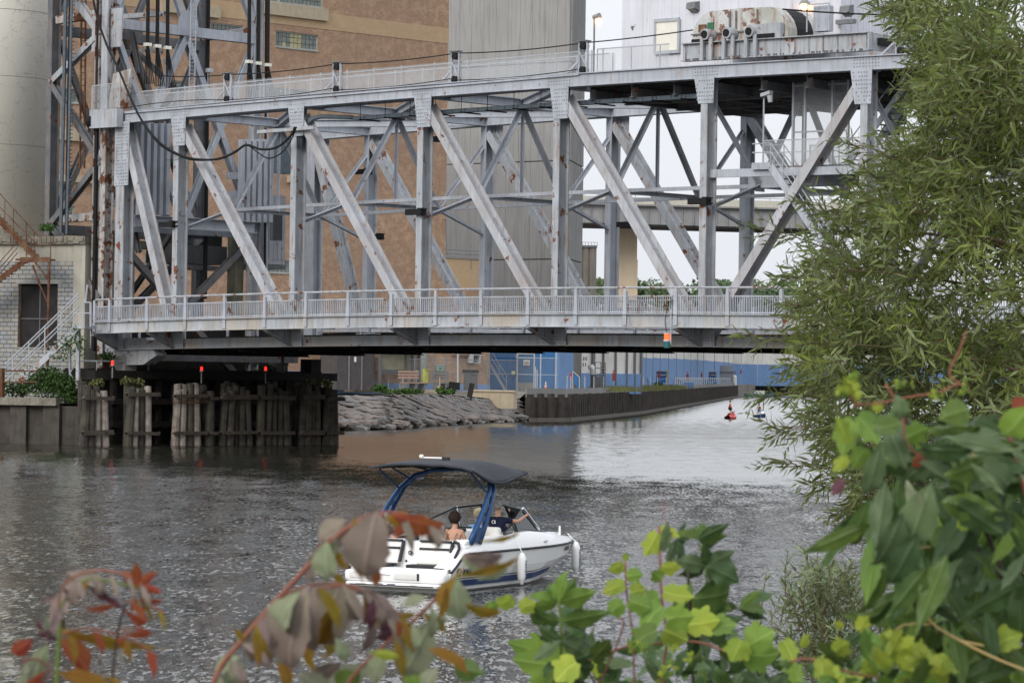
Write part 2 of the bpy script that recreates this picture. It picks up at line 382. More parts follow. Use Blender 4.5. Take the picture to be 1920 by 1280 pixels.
# floor
fl = sub('floor', span, B(-36, 8, 5.6))
for k2 in range(-7, 9):
    s = k2*P/2
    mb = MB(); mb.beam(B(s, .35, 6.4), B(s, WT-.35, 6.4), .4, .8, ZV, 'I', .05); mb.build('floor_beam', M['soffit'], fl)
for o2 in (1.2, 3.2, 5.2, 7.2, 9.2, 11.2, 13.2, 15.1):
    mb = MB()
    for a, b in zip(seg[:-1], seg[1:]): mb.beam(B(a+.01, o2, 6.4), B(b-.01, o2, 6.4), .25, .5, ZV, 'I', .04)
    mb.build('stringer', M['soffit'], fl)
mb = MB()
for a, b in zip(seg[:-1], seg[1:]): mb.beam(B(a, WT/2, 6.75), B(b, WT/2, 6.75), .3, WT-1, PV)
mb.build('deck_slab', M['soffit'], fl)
SWO = 2.54; ZR = 9.25; ZF = 7.2
for side, n in ((0, -1), (1, 1)):
    o0 = 0 if side == 0 else WT; oe = o0 + n*SWO
    mb = MB()
    for a, b in zip(seg[:-1], seg[1:]): mb.beam(B(a, o0+n*(SWO+.3)/2, 7.55), B(b, o0+n*(SWO+.3)/2, 7.55), .12, SWO-.5, PV)
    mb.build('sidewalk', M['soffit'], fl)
    # fascia
    mb = MB()
    for a, b in zip(seg[:-1], seg[1:]):
        a2 = max(a, -35.6); mb.beam(B(a2, oe, ZF+.32), B(b, oe, ZF+.32), .64, .10, PV); mb.beam(B(a2, oe+n*.06, ZF+.66), B(b, oe+n*.06, ZF+.66), .04, .30, PV); mb.beam(B(a2, oe+n*.06, ZF), B(b, oe+n*.06, ZF), .04, .24, PV)
    mb.build('fascia_girder', M['fascia'], fl)
    for k in [-3.5]+list(range(K0, K1+1)):
        s = k*P
        mb = MB(); mb.prism([B(s, o0+n*.35, ZF+.05), B(s, oe-n*.1, ZF+.05), B(s, oe-n*.1, ZF-.15), B(s, o0+n*.35, ZB+.05)], BV*.05)
        mb.beam(B(s, oe-n*.1, ZF-.1), B(s, o0+n*.35, ZB+.0), .05, .35, BV); mb.build('sidewalk_bracket', M['steel2'], fl)
    for k2 in range(-10, 14):
        s = k2*P/3+.08
        if side == 0 and k2 % 3: mb = MB(); mb.beam(B(s, o0+n*.3, ZF+.15), B(s, oe-n*.1, ZF+.15), .3, .12, BV); mb.build('sidewalk_bracket', M['soffit'], fl)
    rl = sub('railing', span, B(-36, oe, ZF))
    s0 = 3.505-11*P/3; idx = list(range(0, 22)); posts = [-35.6]+[s0+i*P/3 for i in idx]
    for s in posts:
        mb = MB(); w = .26; o3 = oe+n*.10
        mb.prism([B(s-w/2, o3, ZF+.08), B(s+w/2, o3, ZF+.08), B(s+w/2, o3, ZF+.75), B(s+w*.36, o3, ZR-.25), B(s+.08, o3, ZR-.03), B(s-.08, o3, ZR-.03), B(s-w*.36, o3, ZR-.25), B(s-w/2, o3, ZF+.75)], PV*n*.03)
        mb.beam(B(s-w*.42, o3-n*.05, ZF+.7), B(s-w*.3, o3-n*.05, ZR-.2), .02, .14, PV); mb.beam(B(s+w*.42, o3-n*.05, ZF+.7), B(s+w*.3, o3-n*.05, ZR-.2), .02, .14, PV)
        mb.build('rail_post', M['steel'], rl)
    for i, (a, b) in enumerate(zip(posts[:-1], posts[1:])):
        mb = MB(); mb.tube([B(a, oe, ZR), B(b, oe, ZR)], .065, 6); mb.build('top_rail', M['steel2'], rl)
        mb = MB(); mb.beam(B(a+.1, oe, ZR-.44), B(b-.1, oe, ZR-.44), .07, .07, PV); mb.beam(B(a+.1, oe, ZR-1.28), B(b-.1, oe, ZR-1.28), .07, .07, PV)
        nb = max(2, int((b-a-.3)/.147)); 
        for j in range(nb+1):
            s = a+.15+(b-a-.3)*j/nb
            bend = random.gauss(0, .012)
            mb.beam(B(s, oe, ZR-.46), B(s+bend, oe, ZR-1.40), .045, .05, PV)
        mb.build('balusters', M['steel2'] if i % 3 else M['steel'], rl, kind='stuff')
    # road guard rail behind
    mb = MB()
    for z in (7.75, 8.15): mb.beam(B(SE+1, o0+n*(-.55), z), B(NE-1, o0+n*(-.55), z), .22, .06, PV)
    for q in range(20): mb.beam(B(SE+1+q*4, o0-n*.5, 6.9), B(SE+1+q*4, o0-n*.5, 8.3), .12, .12, PV)
    mb.build('guard_rail', M['steel'], fl)
# end bearing block
mb = MB(); mb.prism([B(-38.2, -.2, 6.95), B(-33.6, -.2, 6.95), B(-32.6, -.2, 5.85), B(-33.8, -.2, 5.3), B(-36.6, -.2, 5.3)], PV*.9); mb.build('end_girder', M['steel2'], span)
mb = MB(); mb.beam(B(-37.6, .4, 6.3), B(-37.6, WT, 6.3), 1.3, .6, BV); mb.build('end_floor_beam', M['steeldark'], span)
# walkway fence on top chord and conduit tray
wk = sub('walkway_fence', span, B(-36, 0, ZT+.66))
zc = ZT+.68
for o2 in (.35, 2.1):
    mb = MB(); mb.beam(B(-38, o2, zc+1.25), B(1.5, o2, zc+1.25), .06, .06, PV); mb.beam(B(-38, o2, zc+.08), B(1.5, o2, zc+.08), .05, .05, PV); mb.build('fence_rail', M['galv'], wk)
    q = -38.
    while q < 2:
        mb = MB(); mb.tube([B(q, o2, zc), B(q, o2, zc+1.28)], .04, 5); mb.build('fence_post', M['galv'], wk); q += 2.2+(.4 if int(q) % 3 == 0 else 0)
    for a in range(-38, 1, 4): uvquad('chain_link', B(a, o2, zc+.08), B(a+4, o2, zc+.08), B(a+4, o2, zc+1.25), B(a, o2, zc+1.25), M['chain'], wk)
o2 = .35
mb = MB(); mb.beam(B(2.2, o2, zc+1.3), B(7.2, o2, zc+1.3), .06, .06, PV); mb.beam(B(2.2, o2, zc+.08), B(7.2, o2, zc+.08), .05, .05, PV)
for q in (2.2, 2.6, 4.6, 6.6): mb.tube([B(q, o2, zc), B(q, o2, zc+1.3)], .04, 5)
mb.build('fence_rail', M['galv'], wk)
uvquad('chain_link', B(2.3, o2, zc+.08), B(7.2, o2, zc+.08), B(7.2, o2, zc+1.25), B(2.3, o2, zc+1.25), M['chain'], wk)
mb = MB(); mb.beam(B(-37, .8, ZT+.6), B(1.5, .8, ZT+.6), .1, 2.4, PV); mb.beam(B(-37, 2, ZT+.3), B(1.5, 2, ZT+.3), .25, .1, PV); mb.build('walkway', M['steel'], span)
ct = sub('conduit_tray', span, B(-23, 1, ZT-.6))
for o2, r in ((.9, .13), (1.25, .10)):
    pts = [B(-20.9+o2*.6, -.2, ZT-2.4), B(-20.9+o2*.6, -.1, ZT-1.2), B(-20.3+o2*.6, .1, ZT-.75), B(-19.2, o2*.5, ZT-.6), B(-17, o2, ZT-.75)]
    mb = MB(); mb.tube(pts, r, 8); mb.build('conduit_elbow', M['bluegrey'], ct, smooth=True)
mb = MB()
for a in range(-17, 9): mb.beam(B(a, 1.1, ZT-.8), B(a+.96, 1.1, ZT-.8), .22, .5, PV)
mb.build('cable_tray', M['bluegrey'], ct)
mb = MB()
for a in range(-16, 9, 2): mb.beam(B(a, .4, ZT-.95), B(a, 2.1, ZT-.95), .05, .08, ZV); mb.tube([B(a, .5, ZT-.95), B(a, .5, ZT+.2)], .018, 4)
mb.build('tray_hanger', M['black'], ct)
# black navigation horn boxes on posts
def lamp_box(px, o, z, lab):
    s = BX(px, o, z); t = thing('bracket_light', lab, 'light', B(s, o, z), 'dark box lights on the bridge posts')
    mb = MB(); mb.box(B(s, o, z+.1), (1.1, .35, .32), BV); mb.build('light_box', M['black'], t)
    mb = MB(); mb.box(B(s+.6, o, z+.1), (.3, .45, .42), BV); mb.box(B(s+.85, o, z+.24), (.25, .1, .08), BV); mb.box(B(s+.85, o, z-.02), (.25, .1, .08), BV); mb.build('clamp', M['black'], t)
def zat(px, py, o):
    s = BX(px, o, 14); z = 14
    for _ in range(20): z += (PX(B(s, o, z))[1]-py)/34.; s = BX(px, o, z)
    return z
for px, py, o, lab in ((312, 424, -.5, 'dark box light on the second bridge post from the left'), (776, 401, -.5, 'dark box light halfway up the near post with the big gusset mid bridge'), (1308, 381, -.5, 'dark box light on the near post under the machinery, over the tan viaduct'),
                       (828, 264, .6, 'dark box light high on the post, in front of the grey elevator edge'), (678, 325, WT-.5, 'dark box light high on a far post against the brick wall'), (700, 447, WT-.5, 'dark box light low on a far post against the brick wall'), (1172, 424, WT-.5, 'dark box light on a far post in front of the tan viaduct pier')):
    lamp_box(px, o, zat(px, py, o), lab)
# rope roller stands and haul rope
RO = .15
stands = []
for px, lab in ((427, 'rope roller stand on the chord nearest the left lift tower'), (632, 'rope roller stand on the chord in front of the brick wall'), (854, 'rope roller stand on the chord at the brick and concrete corner'), (1094, 'rope roller stand beside the lit lamp post'), (1690, 'rope roller stand at the right end of the machinery by the willow')):
    s = BX(px, RO, ZT+1.5); z0 = ZT+.67; stands.append(s)
    t = thing('rope_stand', lab, 'rope support', B(s, RO, z0), 'roller stands carrying the haul rope')
    mb = MB()
    for d in (-.28, .28): mb.beam(B(s+d, RO, z0), B(s+d, RO, z0+1.75), .10, .12, PV, 'L', .03)
    mb.build('stand_leg', M['steel'], t)
    mb = MB(); mb.beam(B(s-.25, RO-.08, z0+1.25), B(s+.35, RO-.08, z0+.3), .08, .05, PV); mb.beam(B(s-.3, RO-.05, z0+.7), B(s-1.25, RO-.05, z0), .1, .06, PV); mb.build('stand_brace', M['steel'], t)
    mb = MB(); mb.box(B(s, RO, z0+1.78), (.75, .4, .06), BV); mb.box(B(s-.05, RO, z0+.0), (.9, .4, .06), BV); mb.build('stand_plate', M['galvdark'], t)
    for dz in (1.5, .2):
        mb = MB(); mb.tube([B(s+.05, RO-.2, z0+dz), B(s+.05, RO+.2, z0+dz)], .2, 10); mb.build('roller', M['black'], t)
def ropeline(name, pts, r, lab, cat='cable', n=5, mat='black'):
    mb = MB(); mb.tube(pts, r, n); return tag(mb.build(name, M[mat], smooth=True), lab, cat)
def sag(a, b, d, n=10):
    a, b = V(a), V(b); return [a.lerp(b, i/n)-ZV*d*4*(i/n)*(1-i/n) for i in range(n+1)]
z1 = ZT+.67+1.68
pts = sag(U(300, 142, B(-33, 0, 0).y), B(stands[0], RO, z1), .1)
for a, b in zip(stands[:3], stands[1:4]): pts += sag(B(a, RO, z1), B(b, RO, z1), .12)[1:]
pts += sag(B(stands[3], RO, z1), B(BX(1300, RO, ZT+4), RO, ZT+2.6), .05)[1:]
ropeline('haul_rope', pts, .035, 'black haul rope running above the walkway to the hoist drum', 'rope')
ropeline('haul_rope', sag(B(BX(1468, RO, ZT+4), RO, ZT+3.35), B(stands[4], RO, z1+.3), .05), .045, 'black haul rope running right from the hoist drum', 'rope')
pts = sag(B(-37, -.1, zc+.15), B(stands[0]-.3, -.1, zc+.15), -.2)
for a, b in zip(stands[:3], stands[1:4]): pts += sag(B(a+.2, -.1, zc+.12), B(b-.2, -.1, zc+.22), .12)
ropeline('haul_rope', pts, .028, 'thin lower haul rope lying low along the top chord', 'rope')
# ------------------------------------------------------------------ machinery on top of the span
gz = ZT+.95
s0 = BX(1281, 0, gz); s1 = BX(1632, 0, gz)
mg = thing('machinery_girder', 'rust stained steel girder carrying the hoist on the bridge top', 'girder', B(s0, .1, gz))
for n_, o_ in enumerate((0.0, 4.2)):
    mb = MB(); mb.beam(B(s0, o_, gz+.46), B(s1, o_, gz+.46), .86, .08, PV)
    for zz in (gz+.02, gz+.92): mb.beam(B(s0, o_, zz), B(s1, o_, zz), .05, .5, PV)
    mb.build('web_plate', M['rusty'] if 0 else M['steel2'], mg)
mb = MB(); mb.beam(B(s1, -.2, gz+.47), B(s1, 4.4, gz+.47), .85, .1, BV); mb.build('end_plate', M['steel2'], mg)
mb = MB(); mb.box(B(s1+.15, 1.0, gz+.5), (.3, 1.0, .35), BV); mb.build('end_buffer', M['black'], mg)
for i in range(14):
    q = s0+.2+(s1-s0-.4)*i/13
    if i not in (1, 3, 5): mb = MB(); mb.beam(B(q, .02, gz+.06), B(q, .02, gz+.88), .1, .12, PV); mb.build('stiffener', M['steel2'], mg)
mb = MB()
for i in range(60):
    q = s0+.3+(s1-s0-.6)*random.random(); mb.box(B(q, -.26, gz+.06), (.09, .04, .09), BV)
mb.build('rivets', M['steeldark'], mg, kind='stuff')
for px in (1325, 1366, 1408):
    q = BX(px, -.3, gz+1)
    mb = MB()
    for d in (-.42, .42): mb.beam(B(q+d*.7, -.32, gz-.05), B(q+d*.7, -.32, gz+1.15), .2, .12, PV, 'C', .03)
    mb.build('bearing_bracket', M['steel2'], mg)
    mb = MB(); mb.tube([B(q, -.5, gz+1.3), B(q, .3, gz+1.3)], .3, 14); mb.build('bearing_housing', M['steel2'], mg)
    mb = MB(); mb.tube([B(q, -.56, gz+1.3), B(q, -.5, gz+1.3)], .2, 12); mb.build('bearing_cap', M['black'], mg)
M['drumpaint'] = surf('peeling_cream_paint', (.52, .53, .52), .75, .25, .9, .3, rust=2.0, rustscale=.9, rustcol=(.12, .065, .05), tint=(.30, .31, .25))
dr = thing('hoist_drum_cover', 'rounded peeling metal cover over the hoist drum on the bridge top', 'machinery', B(s0, .5, gz+1.2))
a, b = BX(1298, .2, gz+2), BX(1478, .2, gz+2); R_ = 1.55; zb = gz+.95
def cover(o0, o1, name, mat, sh=0, sc=1.0):
    L_ = []
    for i in range(13):
        t = math.pi*(1-i/12.)
        cx_ = a+R_*.95 if i < 6 else (b-R_*.95 if i > 6 else (a+b)/2)
        L_.append((cx_+R_*.95*math.cos(t)*sc+sh, zb+.12+R_*math.sin(t)*sc))
    L_ = [(a+sh, zb)]+L_+[(b+sh, zb)]
    mb = MB(); mb.prism([B(s, o0, z) for s, z in L_], PV*(o1-o0)); return mb.build(name, mat, dr)
cover(.2, 1.0, 'cover_shell', M['drumpaint']); cover(1.0, 2.3, 'drum_opening', M['black'], .1, .97); cover(2.3, 3.0, 'cover_shell', M['drumpaint'], .05)  # black block between the shells paints the darkness inside the open cover
mb = MB(); mb.beam(B(a, .12, zb+.45), B(b-.3, .12, zb+.45), .07, .06, PV)
for q in (2.6, 3.0, 4.4): mb.beam(B(a+q, .1, zb+.1), B(a+q, .1, zb+1.55), .08, .05, PV)
mb.build('cover_band', M['steeldark'], dr)
mb = MB(); mb.box(B(a+.75, .12, zb+.75), (.5, .05, .4), BV); mb.build('rust_hatch', M['rust'], dr)
M['greenp'] = surf('dull_green_paint', (.05, .16, .09), .8, .3, 2)
mb = MB(); mb.box(B(a+1.3, .12, zb+.85), (.4, .05, .35), BV); mb.build('green_patch', M['greenp'], dr)
mb = MB(); mb.box(B(b-1.3, -.05, zb+.35), (2.2, .3, .75), BV); mb.build('gear_box', M['steel2'], dr)
mb = MB(); mb.box(B(b-1.3, -.25, zb+.1), (1.5, .1, .2), BV); mb.box(B(a+.7, .05, zb+.05), (1.0, .3, .25), BV); mb.build('drive_slot', M['black'], dr)
mb = MB()
for q in (b+.9, b+2.3): mb.beam(B(q, .6, gz+1.2), B(q, .6, gz+2.6), .06, .06, PV)
mb.beam(B(b+.9, .6, gz+2.6), B(b+2.3, .6, gz+2.6), .06, .06, PV); mb.box(B(b+1.5, 1.2, gz+1.9), (.9, .5, 1.3), BV); mb.build('switch_cabinet', M['steel'], dr)
# machinery house
M['siding'] = surf('white_painted_siding', (.60, .61, .66), .6, .07, .6, .22, rust=.42, rustscale=1.0, rustcol=(.08, .07, .07))
M['cream'] = surf('cream_door_paint', (.72, .70, .62), .6, .06, 2)
mhz = ZT+.75; mh = thing('machinery_house', 'white metal clad machinery house standing above the bridge deck', 'building', B(5, 5, mhz))
o0 = 4.6; o1 = 12.5
a = BX(1167, o0, ZT+5); b = BX(1575, o0, ZT+5)
mb = MB(); mb.hexa((B(a, o0, mhz), B(b, o0, mhz), B(b, o1, mhz), B(a, o1, mhz)), (B(a, o0, mhz+9), B(b, o0, mhz+9), B(b, o1, mhz+9), B(a, o1, mhz+9))); mb.build('wall', M['siding'], mh)
n = int((b-a)/.5)
for i in range(n):       # siding sheets
    q = a+(b-a)*(i+.5)/n
    mb = MB(); mb.prism([B(q-.24, o0, mhz), B(q+.24, o0, mhz), B(q+.2, o0-.035, mhz), B(q-.2, o0-.035, mhz)], ZV*8.95); mb.build('siding_sheet', M['siding'], mh)
n = int((o1-o0)/.5)
for i in range(n):
    q = o0+(o1-o0)*(i+.5)/n
    mb = MB(); mb.prism([B(b, q+.24, mhz), B(b, q-.24, mhz), B(b+.035, q-.2, mhz), B(b+.035, q+.2, mhz)], ZV*8.95); mb.build('siding_sheet', M['siding'], mh)
def onwall(x0, y0, x1, y1, name, mat, d=.08, par=None):
    zz = []
    for px, py in ((x0, y0), (x1, y1)):
        z = ZT+4; s = BX(px, o0, z)
        for _ in range(20): z += (PX(B(s, o0, z))[1]-py)/34.; s = BX(px, o0, z)
        zz.append((s, z))
    (sa, za), (sb, zb_) = zz
    mb = MB(); mb.beam(B(sa, o0-.05-d/2, (za+zb_)/2), B(sb, o0-.05-d/2, (za+zb_)/2), abs(za-zb_), d, PV); return mb.build(name, mat, par or mh)
onwall(1234, 40, 1273, 97, 'door', M['cream'], .1); fr = onwall(1231, 37, 1276, 40, 'door_frame', M['galv'], .16); onwall(1231, 97, 1276, 100, 'door_frame', M['galv'], .16); onwall(1230, 37, 1233, 100, 'door_frame', M['galv'], .14); onwall(1274, 37, 1277, 100, 'door_frame', M['galv'], .14)
onwall(1574, 39, 1607, 45, 'louvre_hood', M['galvdark'], .3)
M['lampwarm'] = emis('warm_sodium_glow', (1, .5, .15), 9); M['lampbody'] = surf('grey_lamp_body', (.25, .25, .24), .5)
def wallpack(px, py, lab, lit=False):
    z = zat(px, py, o0); s = BX(px, o0, z)
    t = thing('wall_lamp', lab, 'lamp', B(s, o0-.1, z-.3), 'lamps on the machinery house wall')
    if not lit:
        mb = MB(); mb.prism([B(s-.3, o0-.04, z+.28), B(s-.3, o0-.45, z+.18), B(s-.3, o0-.5, z-.12), B(s-.3, o0-.04, z-.28)], BV*.6); mb.build('lamp_body', M['galvdark'], t)
        mb = MB(); mb.prism([B(s-.22, o0-.5, z-.1), B(s-.22, o0-.08, z-.3), B(s+.22, o0-.08, z-.3), B(s+.22, o0-.5, z-.1)], -ZV*.05); mb.build('lens', M['lampbody'], t)
    else:
        mb = MB(); mb.tube([B(s+.15, o0-.25, z-.9), B(s+.15, o0-.25, z+.2)], .05, 6); mb.build('bracket', M['rust'], t)
        mb = MB(); mb.tube([B(s, o0-.25, z+.35), B(s, o0-.25, z+.12)], [.16, .32], 10); mb.build('hood', M['lampbody'], t)
        mb = MB(); mb.tube([B(s, o0-.25, z+.12), B(s, o0-.25, z-.08), B(s, o0-.25, z-.2)], [.22, .2, .08], 10); mb.build('bulb_globe', M['lampwarm'], t, smooth=True)
wallpack(1305, 13, 'unlit square wall lamp above the cream door of the machinery house'); wallpack(1593, 20, 'unlit square wall lamp near the right end of the machinery house'); wallpack(1514, 14, 'lit orange lamp on the white machinery house wall', True)
# underside of the machinery platform
mp_ = sub('machinery_platform', span, B(2, 8, ZT))
sa, sb = 1.5, 25
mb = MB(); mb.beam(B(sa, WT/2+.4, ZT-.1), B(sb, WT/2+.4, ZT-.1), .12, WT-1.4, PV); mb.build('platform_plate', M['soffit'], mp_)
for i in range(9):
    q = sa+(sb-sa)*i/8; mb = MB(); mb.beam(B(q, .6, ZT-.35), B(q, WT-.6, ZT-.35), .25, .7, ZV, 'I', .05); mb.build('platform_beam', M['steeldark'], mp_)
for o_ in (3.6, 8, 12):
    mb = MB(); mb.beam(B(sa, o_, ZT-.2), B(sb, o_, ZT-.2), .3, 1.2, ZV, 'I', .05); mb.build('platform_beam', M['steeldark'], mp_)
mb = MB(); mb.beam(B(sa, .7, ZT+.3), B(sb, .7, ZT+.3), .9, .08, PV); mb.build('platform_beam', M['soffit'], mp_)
# lamp post on walkway (lit) and tower type lights
def lamppost(px, ytop, o, zbase, lab, lit=True):
    z = zat(px, ytop, o); s = BX(px, o, z-1)
    t = thing('lamp_post', lab, 'lamp', B(s, o, zbase))
    mb = MB(); mb.tube([B(s, o, zbase), B(s, o, z)], .05, 6); mb.build('pole', M['galvdark'], t)
    mb = MB(); mb.tube([B(s-.05, o, z+.1), B(s+.35, o, z+.12)], [.13, .2], 8); mb.build('lamp_head', M['lampbody'], t)
    mb = MB(); mb.tube([B(s+.3, o, z-.02), B(s+.33, o, z-.25), B(s+.35, o, z-.4)], [.16, .15, .05], 8); mb.build('bulb_globe', M['lampwarm'] if lit else M['galv'], t, smooth=True)
lamppost(1114, 36, .9, ZT+.66, 'lit orange lamp on a thin pole rising from the bridge walkway')
# orange signal lamp hung off the fascia
M['orange'] = emis('orange_signal_glow', (1, .10, .02), 1.3); M['red'] = emis('red_signal_glow', (1, .03, .015), 1.0); M['green'] = surf('teal_green_lens', (.03, .13, .14), .2)
s = BX(1252, -SWO-.2, 6.4); z = zat(1252, 652, -SWO-.2)
t = thing('signal_lamp', 'orange over green navigation lamp hanging from the bridge fascia', 'lamp', B(s, -SWO-.2, z))
mb = MB(); mb.tube([B(s, -SWO-.25, z), B(s, -SWO-.25, z+.32)], .17, 10); mb.build('green_lens', M['green'], t)
mb = MB(); mb.tube([B(s, -SWO-.25, z+.32), B(s, -SWO-.25, z+.42)], .2, 10); mb.build('collar', M['galv'], t)
mb = MB(); mb.tube([B(s, -SWO-.25, z+.42), B(s, -SWO-.25, z+.72)], .16, 10); mb.build('orange_lens', M['orange'], t)
mb = MB(); mb.tube([B(s, -SWO-.25, z+.72), B(s, -SWO-.25, z+.8)], .18, 10); mb.tube([B(s+.22, -SWO-.22, z+.2), B(s+.2, -SWO-.22, z+2.0)], .035, 5); mb.build('hanger_pipe', M['galv'], t)
mb = MB(); mb.tube([B(s-.1, -SWO-.2, z+.8), B(s-.2, -SWO-.2, z+1.4), B(s, -SWO-.2, z+2.3), B(s+.2, -SWO-.1, z+2.5)], .02, 4); mb.build('lamp_wire', M['black'], t)
# ------------------------------------------------------------------ stairs and platform right part of the span
st = thing('bridge_stair', 'grey access stair with mesh landing inside the right bridge panel', 'stair', B(9, 3, 8))
oS = 1.2
zl = zat(1470, 322, oS-1); sl = BX(1325, oS-1, zl); sr_ = BX(1700, oS-1, zl)
mb = MB(); mb.beam(B(sl, 0.1, zl), B(sr_, 0.1, zl), .42, .2, PV, 'I', .05); mb.build('landing_beam', M['steel'], st)
zl2 = zl-.1
mb = MB(); mb.beam(B(BX(1405, 4.5, zl2), 4.5, zl2), B(sr_, 4.5, zl2), .42, .2, PV, 'I', .05); mb.build('landing_beam', M['steel'], st)
lx0 = BX(1428, .3, zl+.3)
mb = MB(); mb.beam(B(lx0, 2.4, zl+.28), B(sr_, 2.4, zl+.28), .08, 4.0, PV); mb.build('landing_deck', M['steeldark'], st)
for o_ in (.4, 4.4):
    mb = MB()
    for z_ in (1.35, .72): mb.beam(B(lx0, o_, zl+.3+z_), B(sr_, o_, zl+.3+z_), .05, .05, PV)
    q = lx0
    while q < sr_: mb.tube([B(q, o_, zl+.2), B(q, o_, zl+1.7)], .035, 5); q += 1.9
    mb.build('guard_rail', M['galv'], st); uvquad('chain_link', B(lx0, o_, zl+.35), B(sr_, o_, zl+.35), B(sr_, o_, zl+1.65), B(lx0, o_, zl+1.65), M['chain'], st)
# tall cage
mb = MB()
c0, c1 = BX(1487, 2.4, zl+2), BX(1590, 2.4, zl+2)
for q in (c0, (c0+c1)/2-1, c1-1, c1): mb.beam(B(q, 2.4, zl+.3), B(q, 2.4, ZT), .12, .12, PV, 'box')
for z_ in (zl+4.6, zl+2.2): mb.beam(B(c0, 2.4, z_), B(c1, 2.4, z_), .08, .08, PV)
mb.build('cage_frame', M['steel'], st); uvquad('chain_link', B(c0, 2.4, zl+.4), B(c1, 2.4, zl+.4), B(c1, 2.4, ZT-.2), B(c0, 2.4, ZT-.2), M['chain'], st)
# lower flight going right and down to the sidewalk
fa = (BX(1455, .3, zl+.3), zl+.3); run = (zl-7.9)
for o_ in (-.15, .95):
    mb = MB(); mb.beam(B(fa[0]-1.2, o_, fa[1]), B(fa[0], o_, fa[1]), .35, .12, PV); mb.beam(B(fa[0], o_, fa[1]), B(fa[0]+run*.85, o_, fa[1]-run), .38, .12, PV); mb.build('stringer', M['steel'], st)
for i in range(24):
    t_ = (i+.5)/24; mb = MB(); mb.box(B(fa[0]+run*.85*t_, .4, fa[1]-run*t_+.1), (.3, 1.0, .05), BV); mb.build('tread', M['galvdark'], st)
for o_ in (-.15, .95):
    mb = MB()
    for z_ in (.95, .5): mb.tube([B(fa[0]-1.2, o_, fa[1]+z_+.2), B(fa[0], o_, fa[1]+z_+.2), B(fa[0]+run*.85, o_, fa[1]-run+z_+.2)], .035, 5)
    for i in range(9): t_ = i/8; mb.tube([B(fa[0]+run*.85*t_, o_, fa[1]-run*t_), B(fa[0]+run*.85*t_, o_, fa[1]-run*t_+1.15)], .03, 4)
    mb.build('handrail', M['galv'], st)
# upper flight
ua = BX(1588, 3.2, zl+.3)
for o_ in (3.0, 4.1):
    mb = MB(); mb.beam(B(ua, o_, zl+.3), B(ua+4.3, o_, ZT), .3, .1, PV); mb.tube([B(ua, o_, zl+1.4), B(ua+4.3, o_, ZT+1.1)], .035, 5); mb.build('stringer', M['steel'], st)
for i in range(16):
    t_ = (i+.5)/16; mb = MB(); mb.box(B(ua+4.3*t_, 3.55, zl+.3+(ZT-zl-.3)*t_), (.28, 1.0, .05), BV); mb.build('tread', M['galvdark'], st)
# security lamp on the landing corner
q = BX(1432, .4, zl+3)
t = thing('landing_lamp', 'small unlit floodlight on a pole at the landing corner', 'lamp', B(q, .4, zl+.3))
mb = MB(); mb.tube([B(q, .4, zl+.3), B(q, .4, zl+4.0)], .045, 5); mb.build('pole', M['galv'], t)
mb = MB(); mb.box(B(q+.25, .3, zl+4.05), (.6, .3, .18), BV+ZV*.2); mb.build('lamp_head', M['galv'], t)
mb = MB(); mb.tube([B(q+.5, .25, zl+3.95), B(q+.55, .25, zl+3.6)], [.16, .12], 8); mb.build('bulb_globe', M['galv'], t)
# ------------------------------------------------------------------ left lift tower
TS = -37.6; TW = 12.4; RS = -42.9
def PL(px, py, pt, d):     # picture point onto the vertical plane through pt along d
    r = ray(px, py); c = V((0, 0, H)); n = V((d.y, -d.x, 0)); return c + r*((V(pt)-c).dot(n)/r.dot(n))
M['darkpanel2'] = surf('grimy_machine_box', (.05, .045, .04), .8, .3, 2, rust=1.5)
def TF(px, py): return PL(px, py, B(TS, 0, 0), PV)
def TL(px, py): return PL(px, py, B(TS, -.4, 0), BV)
tw = thing('lift_tower', 'weathered grey steel lattice lift tower at the left end of the bridge', 'tower', B(TS, 0, 2.6))
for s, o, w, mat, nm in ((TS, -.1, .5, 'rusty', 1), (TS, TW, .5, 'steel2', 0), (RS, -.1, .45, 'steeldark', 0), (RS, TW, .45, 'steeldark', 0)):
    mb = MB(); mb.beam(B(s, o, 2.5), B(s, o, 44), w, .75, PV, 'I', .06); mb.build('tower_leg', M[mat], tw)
# light upper sleeve on near leg
mb = MB(); mb.beam(B(TS+.15, -.55, 20.6), B(TS+.15, -.55, 44), .55, .12, PV, 'C', .03); mb.build('leg_cladding', M['steel2'], tw)
mb = MB(); mb.beam(B(TS-.42, -.6, 6.2), B(TS-.42, -.6, 44), .2, .16, PV); mb.build('guide_rail', M['black'], tw)
mb = MB(); mb.beam(B(TS-.62, -.6, 6.4), B(TS-.62, -.6, 44), .06, .2, PV); mb.beam(B(TS-.27, -.6, 21), B(TS-.27, -.6, 44), .05, .2, PV); mb.build('guide_strip', M['rusty'], tw)
def fm(a, b, w=.42, d=.45, mat='steel', name='tower_brace', kind='I', side=None):
    mb = MB(); mb.beam(a, b, w, d, side or BV, kind, .05); return mb.build(name, M[mat], tw)
def o_at(px, z):
    lo, hi = -5., 40.
    for _ in range(40):
        q = (lo+hi)/2
        if PX(B(TS, q, z))[0] < px: lo = q
        else: hi = q
    return q
ZH = [2.8, 14.0, 26.6, 39.2]
